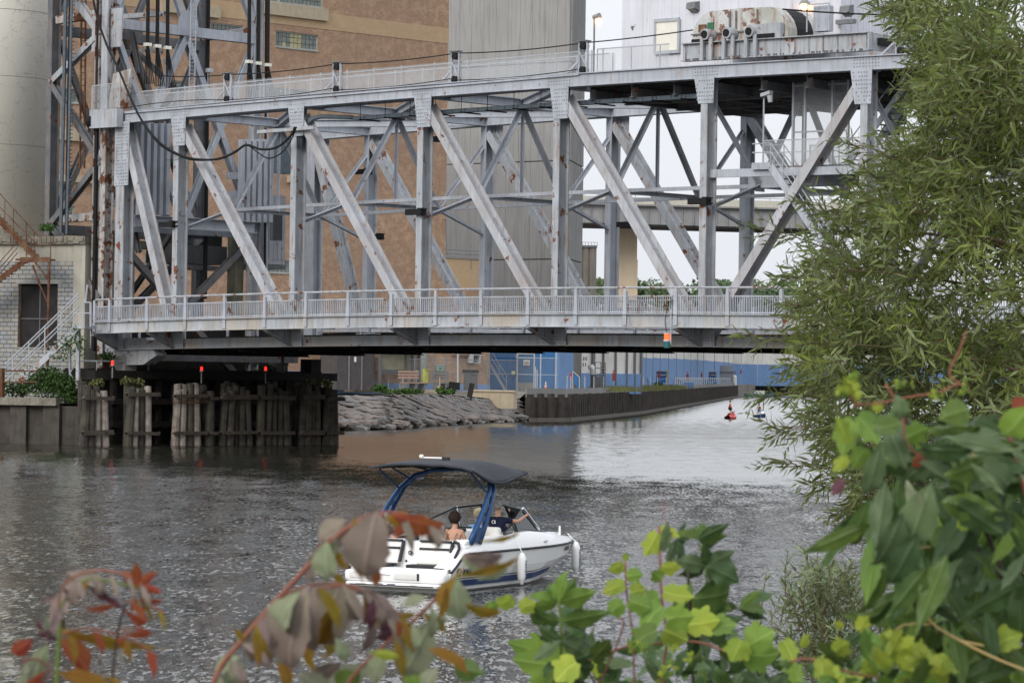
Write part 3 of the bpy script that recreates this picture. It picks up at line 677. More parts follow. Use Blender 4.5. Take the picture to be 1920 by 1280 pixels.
for i, z in enumerate(ZH[1:]):
    for s in (TS, RS):
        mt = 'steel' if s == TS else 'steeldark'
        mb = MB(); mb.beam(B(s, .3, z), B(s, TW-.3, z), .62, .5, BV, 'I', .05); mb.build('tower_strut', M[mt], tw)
        z0 = ZH[i]
        if z0 > 3:
            fm(B(s, TW/2, z-.3), B(s, .4, z0+1.2), .42, .45, mt); fm(B(s, TW/2, z-.3), B(s, TW-.4, z0+1.2), .42, .45, mt)
            fm(B(s, .4, z-.6), B(s, TW/2, z0+.4), .36, .36, mt); fm(B(s, TW-.4, z-.6), B(s, TW/2, z0+.4), .36, .36, mt)
            mb = MB(); c = B(s+.26, TW/2, z0+.45); mb.prism([c+PV*math.cos(a)*.85+ZV*(math.sin(a)*.95-.1) for a in [math.pi*j/8 for j in range(9)]]+[c-PV*.85-ZV*.75, c+PV*.85-ZV*.75], BV*.03)
            mb.build('gusset_plate', M[mt], tw)
        else:
            fm(B(s, .4, z-.5), B(s, TW-.4, 4), .4, .4, 'steeldark'); fm(B(s, TW-.4, z-.5), B(s, .4, 4), .4, .4, 'steeldark')
    for o in (-.1, TW):   # side faces, zigzag
        zz = z; mt = 'steeldark'
        mb = MB(); mb.beam(B(TS-.3, o, z+.6), B(RS+.3, o, z+.6), .5, .4, PV, 'I', .05); mb.build('tower_strut', M['rusty'] if o < 0 else M['steel2'], tw)
zig = [(190, 62), (97, 155), (190, 302), (97, 420), (190, 560)]
for (a, b), (c, d) in zip(zig[:-1], zig[1:]):
    fm(TL(a, b), TL(c, d), .38, .42, 'steel2' if b < 100 else 'steeldark', side=PV)
fm(TL(190, 62), TL(97, -60), .45, .45, 'steel2', side=PV)
for a, b in (((178, 50), (193, 130)), ((178, 165), (193, 250)), ((177, 400), (192, 470))): fm(TL(*a)+PV*3, TL(*b)+PV*3, .3, .3, 'steeldark', side=PV)
for c, z_ in ((TL(184, 310)+PV*-.1, (.7, .06, 1.9)), (TL(184, 58)+PV*-.1, (.9, .06, 2.6)), (B(TS+.8, -.25, 26.2), (1.2, .05, 2.4))): mb = MB(); mb.box(c, z_, BV); mb.build('gusset_plate', M['steel2'], tw)
mb = MB(); mb.prism([TF(222, -20), TF(233, 0), TF(230, 30), TF(225, 48), TF(216, 48), TF(214, -20)], BV*.06); mb.build('gusset_plate', M['steel'], tw)
mb = MB(); mb.prism([TF(467, 40), TF(476, 40), TF(476, 90), TF(470, 90), TF(466, 70)], BV*.06+BV*.1); mb.build('gusset_plate', M['steel'], tw)
for (a, b), (c, d) in zip(zig[:-1], zig[1:]): fm(TL(290-a, b)+PV*6, TL(290-c, d)+PV*6, .3, .3, 'steeldark', side=PV)
for y in (74, 330): mb = MB(); mb.box(TL(128, y)+PV*4, (1.6, .8, .6), BV); mb.build('machinery_box', M['darkpanel2'], tw)
# secondary struts left
for y0, y1, mt in ((20, 12, 'steel2'), (38, 30, 'rusty'), (76, 84, 'rusty'), (310, 312, 'rusty'), (328, 332, 'steel2')):
    a, b = TL(96, y0)+PV*5, TL(190, y1)+PV*5; fm(a, b, .3, .3, mt, 'tower_strut', side=PV)
mb = MB(); 
for px in (107, 115): mb.tube([TL(px, -20)+PV*2, TL(px-3, 312)+PV*2], .07, 5)
for i in range(26): mb.tube([TL(106, i*12)+PV*2, TL(115, i*12)+PV*2], .03, 4)
mb.build('tower_ladder', M['rust'], tw)
mb = MB(); mb.tube([TL(147, -20)-PV*1, TL(137, 438)-PV*1], .12, 6); mb.build('conduit', M['bluegrey'], tw)
mb = MB(); mb.tube([TL(158, -20)-PV*1, TL(152, 300)-PV*1, TL(148, 440)-PV*1], .09, 6); mb.build('conduit', M['bluegrey'], tw)
mb = MB()
for px in (150, 154): mb.tube([TL(px-.5, -20)-PV*.8, TL(px-9, 440)-PV*.8], .06, 5)
for i in range(60): y = -10+i*7.5; x = 156-y*.018; mb.tube([TL(x-5, y)-PV*.8, TL(x+3, y)-PV*.8], .022, 4)
mb.build('caged_ladder', M['black'], tw)
mb = MB(); mb.tube([TL(171, -20)+PV*1, TL(161, 560)+PV*1], .13, 6); mb.build('conduit', M['galvdark'], tw)
mb = MB(); mb.tube([TL(178, 90)+PV*1, TL(168, 540)+PV*1], .16, 6); mb.build('conduit', M['steel2'], tw)
for px in (352, 347):
    pass
lad = MB()
for px in (343, 353): lad.tube([TF(px, -20)+BV*.8, TF(px-5, 195)+BV*.8], .05, 5)
for i in range(30): lad.tube([TF(343-i*.16, i*7)+BV*.8, TF(353-i*.16, i*7)+BV*.8], .025, 4)
lad.build('tower_ladder', M['galv'], tw)
# white end column pair lines on far leg
mb = MB(); mb.beam(TF(492, -20)+BV*.5, TF(489, 600)+BV*.5, .14, .14, BV); mb.build('guide_rail', M['steel'], tw)
mb = MB(); mb.beam(TF(488, -20)+BV*.55, TF(485, 600)+BV*.55, .09, .1, BV); mb.build('guide_strip', M['black'], tw)
# counterweight ropes
for i, (px, yc, ye, dx) in enumerate(((253, 86, 160, 0), (271, 89, 164, 2), (290, 92, 168, 4), (443, 118, 185, 1), (460, 121, 188, 2), (478, 124, 188, 3))):
    t = thing('hoist_rope', ('left trio ' if i < 3 else 'right trio ')+'black hoist rope bundle, %s of its three, ending in a pale clamp' % ('leftmost', 'middle', 'rightmost')[i % 3], 'rope', TF(px, ye)+BV*1.2, 'black hoist rope bundles at the tower')
    mb = MB(); mb.tube([TF(px+3, -260)+BV*1.2, TF(px, yc)+BV*1.2], .12, 8); mb.build('rope_bundle', M['black'], t)
    mb = MB(); mb.box(TF(px, yc)+BV*1.2, (.4, .35, .2), PV, Z=ZV); mb.build('clamp', M['cream'], t)
    mb = MB()
    for j in range(8):
        q = (j-3.5)*1.75+dx
        mb.tube([TF(px+(j-3.5)*.5, yc+2)+BV*1.2, TF(px+q, ye)+BV*(1.2+(j % 2)*.3)], .03, 4)
    mb.build('rope_strand', M['black'], t)
mb = MB(); mb.tube([TF(405, -260)+BV*-.6, TF(396, 560)+BV*-.6], .14, 8); tag(mb.build('balance_rope', M['black']), 'single thick black balance rope hanging down through the tower', 'rope')
# corrugated shields with lower beam
def shield(x0, x1, yt, yb, n, lab):
    for i in range(n):
        xa = x0+(x1-x0)*i/n; xb = x0+(x1-x0)*(i+1)/n; xm = (xa+xb)/2
        mb = MB(); a, b, c, d = TF(xa, yt), TF(xb, yt), TF(xb, yb), TF(xa, yb)
        h = ZV*(a.z-c.z); w = (b-a); w.z = 0; L0 = V((a.x, a.y, c.z))+BV*.5
        mb.prism([L0, L0+w, L0+w*.93+BV*.02, L0+w*.62+BV*.32, L0+w*.1+BV*.32, L0+BV*.03], h); mb.build('corrugated_panel', M['steel'], tw)
shield(247, 309, 232, 404, 5, ''); shield(437, 502, 262, 418, 6, '')
mb = MB(); a, b = TF(237, 414)+BV*.9, TF(462, 436)+BV*.9; b.z = a.z; mb.beam(a, b, .75, .35, BV, 'C', .05); mb.build('shield_beam', M['steel'], tw)
mb = MB()
for y in (330, 365): mb.beam(TF(418, y)+BV*.4, TF(440, y)+BV*.4, .45, .2, BV)
mb.build('shield_link', M['steel'], tw)
mb = MB(); mb.box(TF(510, 292)+BV*1, (1.2, .9, 2.4), PV); mb.build('junction_box', M['bluegrey'], tw)
# control cabin
M['cabin'] = surf('pale_cabin_paint', (.45, .47, .50), .6, .1, 1, .5, rust=.5)
M['glass'] = surf('dark_window_glass', (.05, .055, .06), .08, .2, .3, spec=.8)
cb = thing('control_cabin', 'pale panelled control cabin hung on the tower beside the brick wall', 'cabin', TF(520, 495))
c0 = TF(504, 495); c1 = TF(534, 495); c1.z = c0.z
hh = TF(504, 366).z-c0.z
mb = MB(); mb.hexa((c0, c1, c1-BV*4, c0-BV*4), (c0+ZV*hh, c1+ZV*hh, c1-BV*4+ZV*hh, c0-BV*4+ZV*hh)); mb.build('wall', M['cabin'], cb)
for i in range(4):
    a = c0.lerp(c1, i/4+.02); b = c0.lerp(c1, (i+1)/4-.02); mb = MB(); mb.prism([a+ZV*.3, b+ZV*.3, b+ZV*.3+BV*.03, a+ZV*.3+BV*.03], ZV*1.1); mb.build('wall_panel', M['cabin'], cb)
a = c0.lerp(c1, .06)+BV*.02; b = c0.lerp(c1, .78)+BV*.02
mb = MB(); mb.prism([a+ZV*1.6, b+ZV*1.6, b+ZV*1.6+BV*.03, a+ZV*1.6+BV*.03], ZV*1.7); mb.build('window', M['glass'], cb)
mb = MB(); mb.hexa((c0-PV*.1-ZV*.3, c1+PV*.1-ZV*.3, c1-BV*4-ZV*.3, c0-BV*4-ZV*.3), (c0-ZV*.02, c1-ZV*.02, c1-BV*4-ZV*.02, c0-BV*4-ZV*.02)); mb.build('floor_frame', M['galvdark'], cb)
cb2 = thing('operator_walkway', 'dark panelled operator gallery slung low between the tower legs', 'gallery', TF(400, 495))
c0 = TF(352, 492)-BV*1.5; c1 = TF(455, 492)-BV*1.5; c1.z = c0.z = min(c0.z, c1.z)
M['darkpanel'] = surf('dark_gallery_panel', (.12, .12, .125), .7, .2, 1, .4)
mb = MB(); mb.hexa((c0, c1, c1-BV*2.5, c0-BV*2.5), (c0+ZV*1.2, c1+ZV*1.2, c1-BV*2.5+ZV*1.2, c0-BV*2.5+ZV*1.2)); mb.build('parapet', M['darkpanel'], cb2)
mb = MB(); mb.hexa((c0+ZV*2.2, c1+ZV*2.2, c1-BV*2.5+ZV*2.2, c0-BV*2.5+ZV*2.2), (c0+ZV*2.45, c1+ZV*2.45, c1-BV*2.5+ZV*2.45, c0-BV*2.5+ZV*2.45)); mb.build('roof', M['steeldark'], cb2)
mb = MB(); mb.hexa((c0+ZV*1.2-BV*.5, c1+ZV*1.2-BV*.5, c1-BV*2+ZV*1.2, c0-BV*2+ZV*1.2), (c0+ZV*2.2-BV*.5, c1+ZV*2.2-BV*.5, c1-BV*2+ZV*2.2, c0-BV*2+ZV*2.2)); mb.build('window', M['glass'], cb2)
mb = MB(); mb.beam(c0-ZV*.25, c1-ZV*.25, .3, .6, BV, 'I', .04); mb.build('support_beam', M['steeldark'], cb2)
M['mosscol'] = surf('mossy_cream_column', (.22, .215, .16), .85, .3, 1.5, .7, rust=1)
mb = MB(); mb.beam(TF(459, 600)-BV*1.0, TF(463, 440)-BV*1.0, .75, .75, BV); tag(mb.build('column', M['mosscol']), 'stained mossy column standing behind the bridge railing under the gallery', 'column')
# portal where the span meets the tower: end plate box
mb = MB(); a = TF(192, 222); mb.box(B(TS+.6, -.75, zat(215, 221, -.75)), (2.6, .5, 1.15), BV); mb.build('portal_box', M['steel2'], tw)
mb = MB(); mb.tube([B(TS-.9, -.75, zat(215, 221, -.75)-.1), B(TS-.55, -.75, zat(215, 221, -.75)-.1)], .42, 12); mb.build('guide_roller', M['black'], tw)
mb = MB(); zz = zat(215, 221, -.75)+.6
for q in (TS-.6, TS+.8, TS+2): mb.tube([B(q, -.9, zz), B(q, -.9, zz+1.5)], .035, 5)
mb.beam(B(TS-.6, -.9, zz+1.5), B(TS+2, -.9, zz+1.5), .05, .05, PV); mb.build('platform_rail', M['galv'], tw)
uvquad('chain_link', B(TS-.6, -.9, zz), B(TS+2, -.9, zz), B(TS+2, -.9, zz+1.5), B(TS-.6, -.9, zz+1.5), M['chain'], tw)
mb = MB(); mb.prism([B(TS+.3, -.4, zz), B(TS+1.9, -.4, zz), B(TS+2.5, -.4, zz+2.4), B(TS+.8, -.4, zz+2.2)], PV*.3); mb.build('sheave_guard', M['rusty'], tw)
# floodlights
for px, py, lab in ((303, 116, 'small pale floodlight on the tower brace beside the left rope bundles'), (383, 133, 'small pale floodlight on the right tower brace')):
    t = thing('floodlight', lab, 'lamp', TF(px, py+30)+BV*.5)
    mb = MB(); mb.tube([TF(px-3, py+35)+BV*.5, TF(px-3, py)+BV*.5], .035, 5); mb.build('pole', M['galv'], t)
    mb = MB(); mb.box(TF(px, py)+BV*.5, (.42, .3, .25), PV); mb.build('lamp_head', M['galv'], t)
# slack power cables from tower to span
def px_curve(pts, r, lab, D0):
    P_ = [U(x, y, D0(x)) for x, y in pts]
    # smooth (catmull)
    out = []
    for i in range(len(P_)-1):
        p0 = P_[max(i-1, 0)]; p1 = P_[i]; p2 = P_[i+1]; p3 = P_[min(i+2, len(P_)-1)]
        for k in range(6):
            t = k/6; out.append(.5*((2*p1)+(p2-p0)*t+(2*p0-5*p1+4*p2-p3)*t*t+(3*p1-p0-3*p2+p3)*t**3))
    out.append(P_[-1]); ropeline('power_cable', out, r, lab, 'cable')
nd = lambda x: B(BX(x, -1.1, 14), -1.1, 14).y
px_curve([(172, -20), (180, 25), (200, 85), (222, 130), (245, 185), (268, 230), (300, 268), (340, 292), (375, 299), (410, 298), (440, 286), (462, 272), (490, 280), (520, 276), (545, 255), (553, 238)], .075, 'thickest black power cable drooping from the tower top to the bridge post', nd)
px_curve([(268, 232), (300, 272), (345, 296), (380, 301), (420, 294), (450, 278), (465, 273), (485, 287), (505, 297), (530, 285), (548, 258), (556, 238)], .04, 'thin black power cable sagging lowest just under the thick one', nd)
px_curve([(312, 300), (330, 300), (348, 290)], .015, 'tiny loop of wire hanging beside the second bridge post', nd)
mb = MB(); a = TF(0, 0)
s = BX(478, -.9, zat(478, 247, -.9)); z = zat(478, 247, -.9); mb.beam(B(s, -.6, z), B(BX(590, -.6, z), -.6, z), .2, .25, PV, 'C', .03); mb.build('cable_arm', M['steel2'], span)
# ------------------------------------------------------------------ far bank
ZQ = 2.8
M['brick'] = None
def brickmat(name, c1, c2, mortar, bw=.30, bh=.10, rz=0., dirt=.5):
    m, t, b, o = newmat(name); p = pos(t, (1, 1, 1), rz)
    sx = N(t, 'ShaderNodeSeparateXYZ'); t.links.new(p, sx.inputs[0]); cb = N(t, 'ShaderNodeCombineXYZ'); t.links.new(sx.outputs[0], cb.inputs[0]); t.links.new(sx.outputs[2], cb.inputs[1])
    br = N(t, 'ShaderNodeTexBrick'); t.links.new(cb.outputs[0], br.inputs['Vector'])
    br.inputs['Color1'].default_value = (*c1, 1); br.inputs['Color2'].default_value = (*c2, 1); br.inputs['Mortar'].default_value = (*mortar, 1)
    br.inputs['Scale'].default_value = 1; br.inputs['Brick Width'].default_value = bw; br.inputs['Row Height'].default_value = bh; br.inputs['Mortar Size'].default_value = .012; br.inputs['Bias'].default_value = -.1
    n1 = noise(t, p, .12, 5, .6); n2 = noise(t, cb.outputs[0], 1.1, 4, .7); n3 = noise(t, pos(t, (1.3, 1.3, 8), rz), 1.1, 5, .75)
    c = mix(t, br.outputs[0], (.46, .32, .21), ramp(t, n2, [(.46, 0.), (.66, .75)]))
    c = mix(t, c, (.24, .155, .115), ramp(t, n1, [(.38, 0.), (.66, dirt)]))
    c = mix(t, c, (.54, .35, .18), ramp(t, n3, [(.60, 0.), (.68, .75)]))
    t.links.new(c, b.inputs['Base Color']); b.inputs['Roughness'].default_value = .9
    return m
THB = math.radians(46); DB = V((math.cos(THB), math.sin(THB), 0)); NB = V((DB.y, -DB.x, 0))   # NB faces the camera
M['brick'] = brickmat('tan_red_brick', (.35, .205, .12), (.225, .13, .082), (.30, .225, .16), rz=-THB)
M['ybrick'] = brickmat('yellow_brick', (.46, .32, .17), (.40, .27, .15), (.35, .27, .18), rz=-THB, dirt=.3)
CB = U(918, 729, 345); CB.z = 0
def FB(px, py): return PL(px, py, CB, DB)
def onb(px): return (FB(px, 600)-CB).dot(DB)     # coordinate along the facade
bb = thing('brick_warehouse', 'tall tan brick warehouse filling the view behind the lift tower', 'building', CB+ZV*2.6)
def bprism(t0, t1, z0, z1, d0, d1, name, mat, par=None, kind=None):
    """block on the facade, d = distance proud of the wall plane (negative = into the building)"""
    mb = MB(); a = CB+DB*t0; b = CB+DB*t1
    mb.hexa((a+NB*d1+ZV*z0, b+NB*d1+ZV*z0, b+NB*d0+ZV*z0, a+NB*d0+ZV*z0), (a+NB*d1+ZV*z1, b+NB*d1+ZV*z1, b+NB*d0+ZV*z1, a+NB*d0+ZV*z1)); return mb.build(name, mat, par or bb, kind=kind)
tc_ = onb(833); zan = FB(860, 485).z
# windows as holes: facade built of strips around openings
wins = []
def wpx(x0, x1, y0, y1): # y at left edge
    a = FB(x0, y0); b = FB(x1, y0); c = FB(x0, y1); return [(a-CB).dot(DB), (b-CB).dot(DB), c.z, a.z]
for r in ((517, 597, 57, 87), (505, 590, 163, 180), (545, 592, 272, 326), (566, 594, 390, 410), (500, 590, 486, 510), (272, 337, 476, 504), (395, 455, 42, 66), (316, 350, 150, 172), (380, 402, 262, 300), (110, 150, 165, 190), (340, 395, 492, 500), (500, 606, -40, 2), (250, 300, 250, 300), (110, 140, 385, 410)):
    wins.append(wpx(*r))
t0_, t1_ = onb(-60), tc_
def wall_with_holes(t0, t1, z0, z1, holes, mat, name):
    ts = sorted({t0, t1, *[h[0] for h in holes], *[h[1] for h in holes]}); 
    mb = MB()
    for a, b in zip(ts[:-1], ts[1:]):
        hs = sorted([(h[2], h[3]) for h in holes if h[0] <= a+1e-4 and h[1] >= b-1e-4]); z = z0
        for h0, h1 in hs+[(z1, z1)]:
            if h0 > z+.01: p, q = CB+DB*a, CB+DB*b; mb.add([p+ZV*z, q+ZV*z, q+ZV*h0, p+ZV*h0], [(0, 1, 2, 3)])
            z = max(z, h1)
    for h in holes:
        p, q = CB+DB*h[0], CB+DB*h[1]; i = -NB*.35
        for a, b in (((p, h[2]), (q, h[2])), ((q, h[3]), (p, h[3]))): mb.add([a[0]+ZV*a[1], b[0]+ZV*b[1], b[0]+ZV*b[1]+i, a[0]+ZV*a[1]+i], [(0, 1, 2, 3)])
        for a in (p, q): mb.add([a+ZV*h[2], a+ZV*h[3], a+ZV*h[3]+i, a+ZV*h[2]+i], [(0, 1, 2, 3)])
    return mb.build(name, mat, bb)
ztop = 52
wall_with_holes(t0_, t1_, 4.6, ztop, wins, M['brick'], 'wall')
M['conc'] = surf('grey_concrete', (.24, .235, .225), .9, .15, .5, .5, bmp=.01)
M['cconc'] = surf('cream_stone', (.40, .34, .25), .9, .12, 2, .4)
M['bluepaint'] = surf('light_blue_masonry_paint', (.155, .265, .46), .8, .12, 1, .2)
M['deepblue'] = surf('deep_blue_masonry', (.04, .14, .32), .8, .1, 1, .2)
M['glassblock'] = surf('glass_block', (.17, .19, .175), .25, .3, 3); M['glassyel'] = surf('yellowed_glass_block', (.36, .33, .19), .3, .2, 3); M['mullion'] = surf('pale_window_frame', (.34, .34, .31), .7)
bprism(t0_, t1_, 36.0 if 0 else FB(700, 66).z-.0, FB(700, 66).z+1.6, 0, .04, 'brick_band', M['ybrick'])
mb = MB(); p, q = CB+DB*tc_, CB+DB*tc_-NB*60; mb.add([p+ZV*4.6, q+ZV*4.6, q+ZV*ztop, p+ZV*ztop], [(0, 1, 2, 3)]); mb.build('wall', M['brick'], bb)
# annex (lower block) with yellow parapet zone
wall_with_holes(tc_+.001, 0, 4.6, FB(860, 540).z, [], M['brick'], 'wall'); bprism(tc_+.001, 0, FB(860, 540).z, zan, -6, 0, 'brick_parapet', M['ybrick'])
bprism(tc_+.001, 0, zan, zan+.2, -6, .08, 'coping', M['conc'])
bprism(t0_, onb(590), 2.4, 4.6, -3, .06, 'plinth', M['bluepaint']); bprism(onb(590), 0, 2.4, 3.5, -3, .06, 'plinth', M['bluepaint']); bprism(onb(590), 0, 3.5, 4.6, -3, .0, 'wall', M['brick'])
mb = MB(); p, q = CB, CB-NB*40; mb.add([p+ZV*2.4, q+ZV*2.4, q+ZV*zan, p+ZV*zan], [(0, 1, 2, 3)]); mb.build('wall', M['brick'], bb)
for i, h in enumerate(wins):
    fw = .12
    w = sub('window', bb, CB+DB*h[0]+ZV*h[2])
    bprism(h[0], h[1], h[2], h[3], -.34, -.25, 'pane', M['glassblock'], w)
    for a in ((h[0], h[1], h[2]-.12, h[2]+.06, -.3, .1), (h[0], h[1], h[3]-fw, h[3], -.3, -.1), (h[0], h[0]+fw, h[2], h[3], -.3, -.1), (h[1]-fw, h[1], h[2], h[3], -.3, -.1)): bprism(*a, 'window_frame', M['mullion'], w)
    nx = max(3, int((h[1]-h[0])/.5)); nz = max(2, int((h[3]-h[2])/.5)); mb = MB(); mb2 = MB()
    for a in range(nx):
        for c in range(nz):
            tt = h[0]+(h[1]-h[0])*(a+.5)/nx; zz = h[2]+(h[3]-h[2])*(c+.5)/nz
            yel = (i == 0 and a in (int(nx*.4), int(nx*.5), int(nx*.58))) or (i in (2, 8, 3) ) or random.random() < .08
            (mb2 if yel else mb).box(CB+DB*tt+ZV*zz-NB*.22, ((h[1]-h[0])/nx*.86, .08, (h[3]-h[2])/nz*.86), DB)
    mb.build('glass_blocks', M['glassblock'], w, kind='stuff')
    if mb2.v: mb2.build('glass_blocks', M['glassyel'], w, kind='stuff')
# ledges under windows
for x0, x1, y0, y1 in ((490, 612, 3, 26), (538, 604, 330, 342), (300, 410, 2, 22), (105, 185, 238, 262), (80, 200, 325, 338)):
    a = FB(x0, y0); c = FB(x0, y1); bprism((a-CB).dot(DB), (FB(x1, y0)-CB).dot(DB), c.z, a.z, 0, .35, 'ledge', M['cconc'])
# ground level fittings
def facade_box(x0, x1, y0, y1, d, name, mat, par=None, d0=0.07):
    a = FB(x0, y0); c = FB(x1, y1); return bprism((a-CB).dot(DB), (c-CB).dot(DB), min(a.z, c.z), max(a.z, c.z), d0, d0+d, name, mat, par)
M['doorgrey'] = surf('pale_grey_green_door', (.30, .31, .28), .7, .1, 1, .4)
facade_box(778, 798, 662, 719, .12, 'door', M['doorgrey']); facade_box(797.5, 799.5, 662, 719, .2, 'door_frame', M['conc']); facade_box(782, 790, 700, 712, .16, 'door_louvre', M['cconc'])
M['signgreen'] = surf('pale_green_sign', (.28, .42, .36), .6, .1, 3)
sg = facade_box(818, 830, 683, 695, .06, 'sign_board', M['signgreen']); facade_box(820, 828, 685.5, 687, .09, 'sign_print', M['deepblue']); facade_box(821, 827, 689, 692.5, .09, 'sign_print', surf('print_green', (.05, .2, .12), .7))
facade_box(740, 768, 686.5, 689, .5, 'ledge', M['cconc']); facade_box(845, 897, 663, 665, .4, 'ledge', M['cconc'])
ac = sub('bracket_frame', bb, FB(875, 680)+NB*.4)
for a in ((875, 890, 679, 680.5), (875, 876.5, 665, 680), (888.5, 890, 665, 680), (875, 897, 664, 665.5)): facade_box(*a, .8, 'frame_bar', M['galv'], ac, .1)
# far quay ground
LANDZ = ZQ
QW = [(985, 790), (1062, 789.6), (1100, 786), (1199, 775.5), (1277, 762), (1381, 744.3)]
QP = [UZ(x, y, 0) for x, y in QW]
RIP = [(530, 818), (585, 812), (639, 806.5), (690, 806), (740, 805), (790, 800), (838, 797), (880, 794), (920, 792), (955, 791), (985, 790)]
RP = [UZ(x, y, 0) for x, y in RIP]
inl = [U(1400, 720, 790), U(1412, 720, 850), U(1413, 720, 900), V((130, 1100, 0)), V((900, 1000, 0)), V((2500, 4600, 0)), V((-2500, 4600, 0)), V((-900, 330, 0)), V((-60, 240, 0)), V((-45, 216, 0))]
RT = [U(x, y, RP[i].y+8) for i, (x, y) in enumerate(((520, 733), (580, 735), (645, 737), (700, 738), (745, 740), (790, 741), (835, 740), (880, 742), (920, 746), (950, 748), (975, 745)))]
M['quaypave'] = surf('dusty_concrete_paving', (.21, .195, .17), .95, .2, .4)
def top_of(poly, z): return [V((p.x, p.y, z)) for p in poly]
pts = [p+ZV*-.05 for p in RT]+top_of(QP, LANDZ)+top_of(inl, LANDZ)
def poly_obj(name, pts, mat, kind='structure'):
    from mathutils.geometry import tessellate_polygon
    tri = tessellate_polygon([pts]); mb = MB(); mb.add(pts, [tuple(t) for t in tri])
    o = mb.build(name, mat, origin=pts[0], kind=kind); me = o.data
    import bmesh
    b_ = bmesh.new(); b_.from_mesh(me); bmesh.ops.recalc_face_normals(b_, faces=b_.faces)
    for f in b_.faces:
        if f.normal.z < 0: f.normal_flip()
    b_.to_mesh(me); b_.free(); return o
poly_obj('quay', pts, M['quaypave'])
# sheet pile wall
M['pile'] = surf('dark_rusty_sheet_pile', (.050, .043, .038), .9, .5, 1.2, .6, tint=(.066, .050, .042))
M['pilewet'] = surf('tidal_stain_grey', (.13, .115, .10), .8, .4, 3)
sp_ = thing('sheet_pile_wall', 'dark rusty sheet pile quay wall curving away along the far bank', 'wall', QP[0])
def unit_pile(w, d, h, name, mat, parent, at, ang):
    mb = MB(); x0 = -w/2
    prof = [V((x0, 0, 0)), V((x0+w*.18, -d, 0)), V((x0+w*.5, -d, 0)), V((x0+w*.68, 0, 0)), V((x0+w, 0, 0)), V((x0+w, .06, 0)), V((x0, .06, 0))]
    mb.prism(prof, ZV*h); o = mb.build(name, mat, origin=(0, 0, 0)); o.parent = parent; o.location = V(at)-WL[parent.name]; o.rotation_euler.z = ang; WL[o.name] = V(at); return o
proto = None; cnt = 0
for a, b in zip(QP[:-1], QP[1:]):
    Lg = (b-a).length; ang = math.atan2((b-a).y, (b-a).x); n = max(1, round(Lg/1.75))
    for i in range(n):
        c = a.lerp(b, (i+.5)/n); c.z = -.5
        if proto is None: proto = unit_pile(1.75, .38, LANDZ+.38, 'sheet_pile', M['pile'], sp_, c, ang); cnt += 1; continue
        if cnt > 290: break
        q = proto.copy(); link(q); q.parent = sp_; q.location = c-WL[sp_.name]; q.rotation_euler.z = ang; q.scale = (Lg/n/1.75, 1, 1+random.uniform(-.01, .02)); cnt += 1
mb = MB()
for a, b in zip(QP[:-1], QP[1:]): mb.beam(a+ZV*2.82, b+ZV*2.82, .16, .9, ZV)
mb.build('coping', M['conc'], sp_)
mb = MB()
for a, b in zip(QP[:-1], QP[1:]):
    nn = V(((b-a).y, -(b-a).x, 0)).normalized(); mb.beam(a+nn*.40+ZV*.12, b+nn*.40+ZV*.12, .5, .03, nn)
mb.build('waterline_stain', M['pilewet'], sp_)
# end of inlet wall and brown wall behind the boats
M['roughconc'] = surf('rough_grey_concrete', (.21, .195, .175), .95, .5, 1.5)
a, b = QP[-1], V((inl[0].x, inl[0].y, 0))
mb = MB(); mb.hexa((a-ZV, b-ZV, b+V((-.5, 3, -1)), a+V((-.5, 3, -1))), (a+ZV*2.85, b+ZV*2.85, b+V((-.5, 3, 2.85)), a+V((-.5, 3, 2.85)))); tag(mb.build('quay_end_wall', M['roughconc']), 'rough grey concrete end of the far quay beside the inlet', 'wall')
for a, b in ((inl[0], inl[1]), (inl[1], inl[2])): mb = MB(); mb.hexa((V((a.x, a.y, -1)), V((b.x, b.y, -1)), V((b.x+1, b.y+3, -1)), V((a.x+1, a.y+3, -1))), (V((a.x, a.y, 3.0)), V((b.x, b.y, 3.0)), V((b.x+1, b.y+3, 3.0)), V((a.x+1, a.y+3, 3.0)))); tag(mb.build('inlet_quay_wall', M['roughconc']), 'rough concrete inlet wall behind the teal workboat, '+('near stretch' if a is inl[0] else 'far stretch'), 'wall')
bw = thing('inlet_wall', 'brown ribbed retaining wall below the distant light blue shed', 'wall', U(1425, 742, 700))
mb = MB()
a, b = U(1414, 742, 845), U(2150, 755, 960); a.z = b.z = 0
n = 110
for i in range(n):
    p = a.lerp(b, i/n); q = a.lerp(b, (i+.6)/n); r_ = a.lerp(b, (i+1)/n)
    mm = MB(); mm.prism([p, p+V((.2, -.5, 0)), q+V((0, -.5, 0)), r_, r_+V((0, .3, 0)), p+V((0, .3, 0))], ZV*3.9); mm.build('sheet_pile', M['pile'], bw)
poly_obj('far_yard', [V((a.x, a.y+.3, 3.9)), V((b.x, b.y+.3, 3.9)), V((400, 1500, 3.9)), V((60, 1500, 3.9))], M['quaypave'])
# riprap slope
M['rock'] = surf('grey_riprap_stone', (.195, .18, .17), .95, .35, 1.1, bmp=.03); M['rockpink'] = surf('pinkish_riprap_stone', (.21, .175, .155), .95, .35, 1.4, bmp=.03); M['rockdark'] = surf('dark_wet_rock', (.085, .08, .07), .8, .5, 1.2, bmp=.03)
rs = thing('riprap_slope', 'grey stone slab revetment sloping from the fenced yard to the water', 'embankment', RP[4])
def lerp_poly(P_, t):
    n = len(P_)-1; x = min(max(t, 0), .9999)*n; i = int(x); return P_[i].lerp(P_[i+1], x-i)
mb = MB(); rows = []
for j in range(13):
    v = j/12; row = []
    for i in range(41):
        u = i/40; a = lerp_poly(RP, u); b = lerp_poly(RT, u); a = a-ZV*.4
        z = .12*math.sin(i*1.7+j*2.1)*v*(1-v)*2
        row.append(a.lerp(b, v)+ZV*(z-.15))
    rows.append(row)
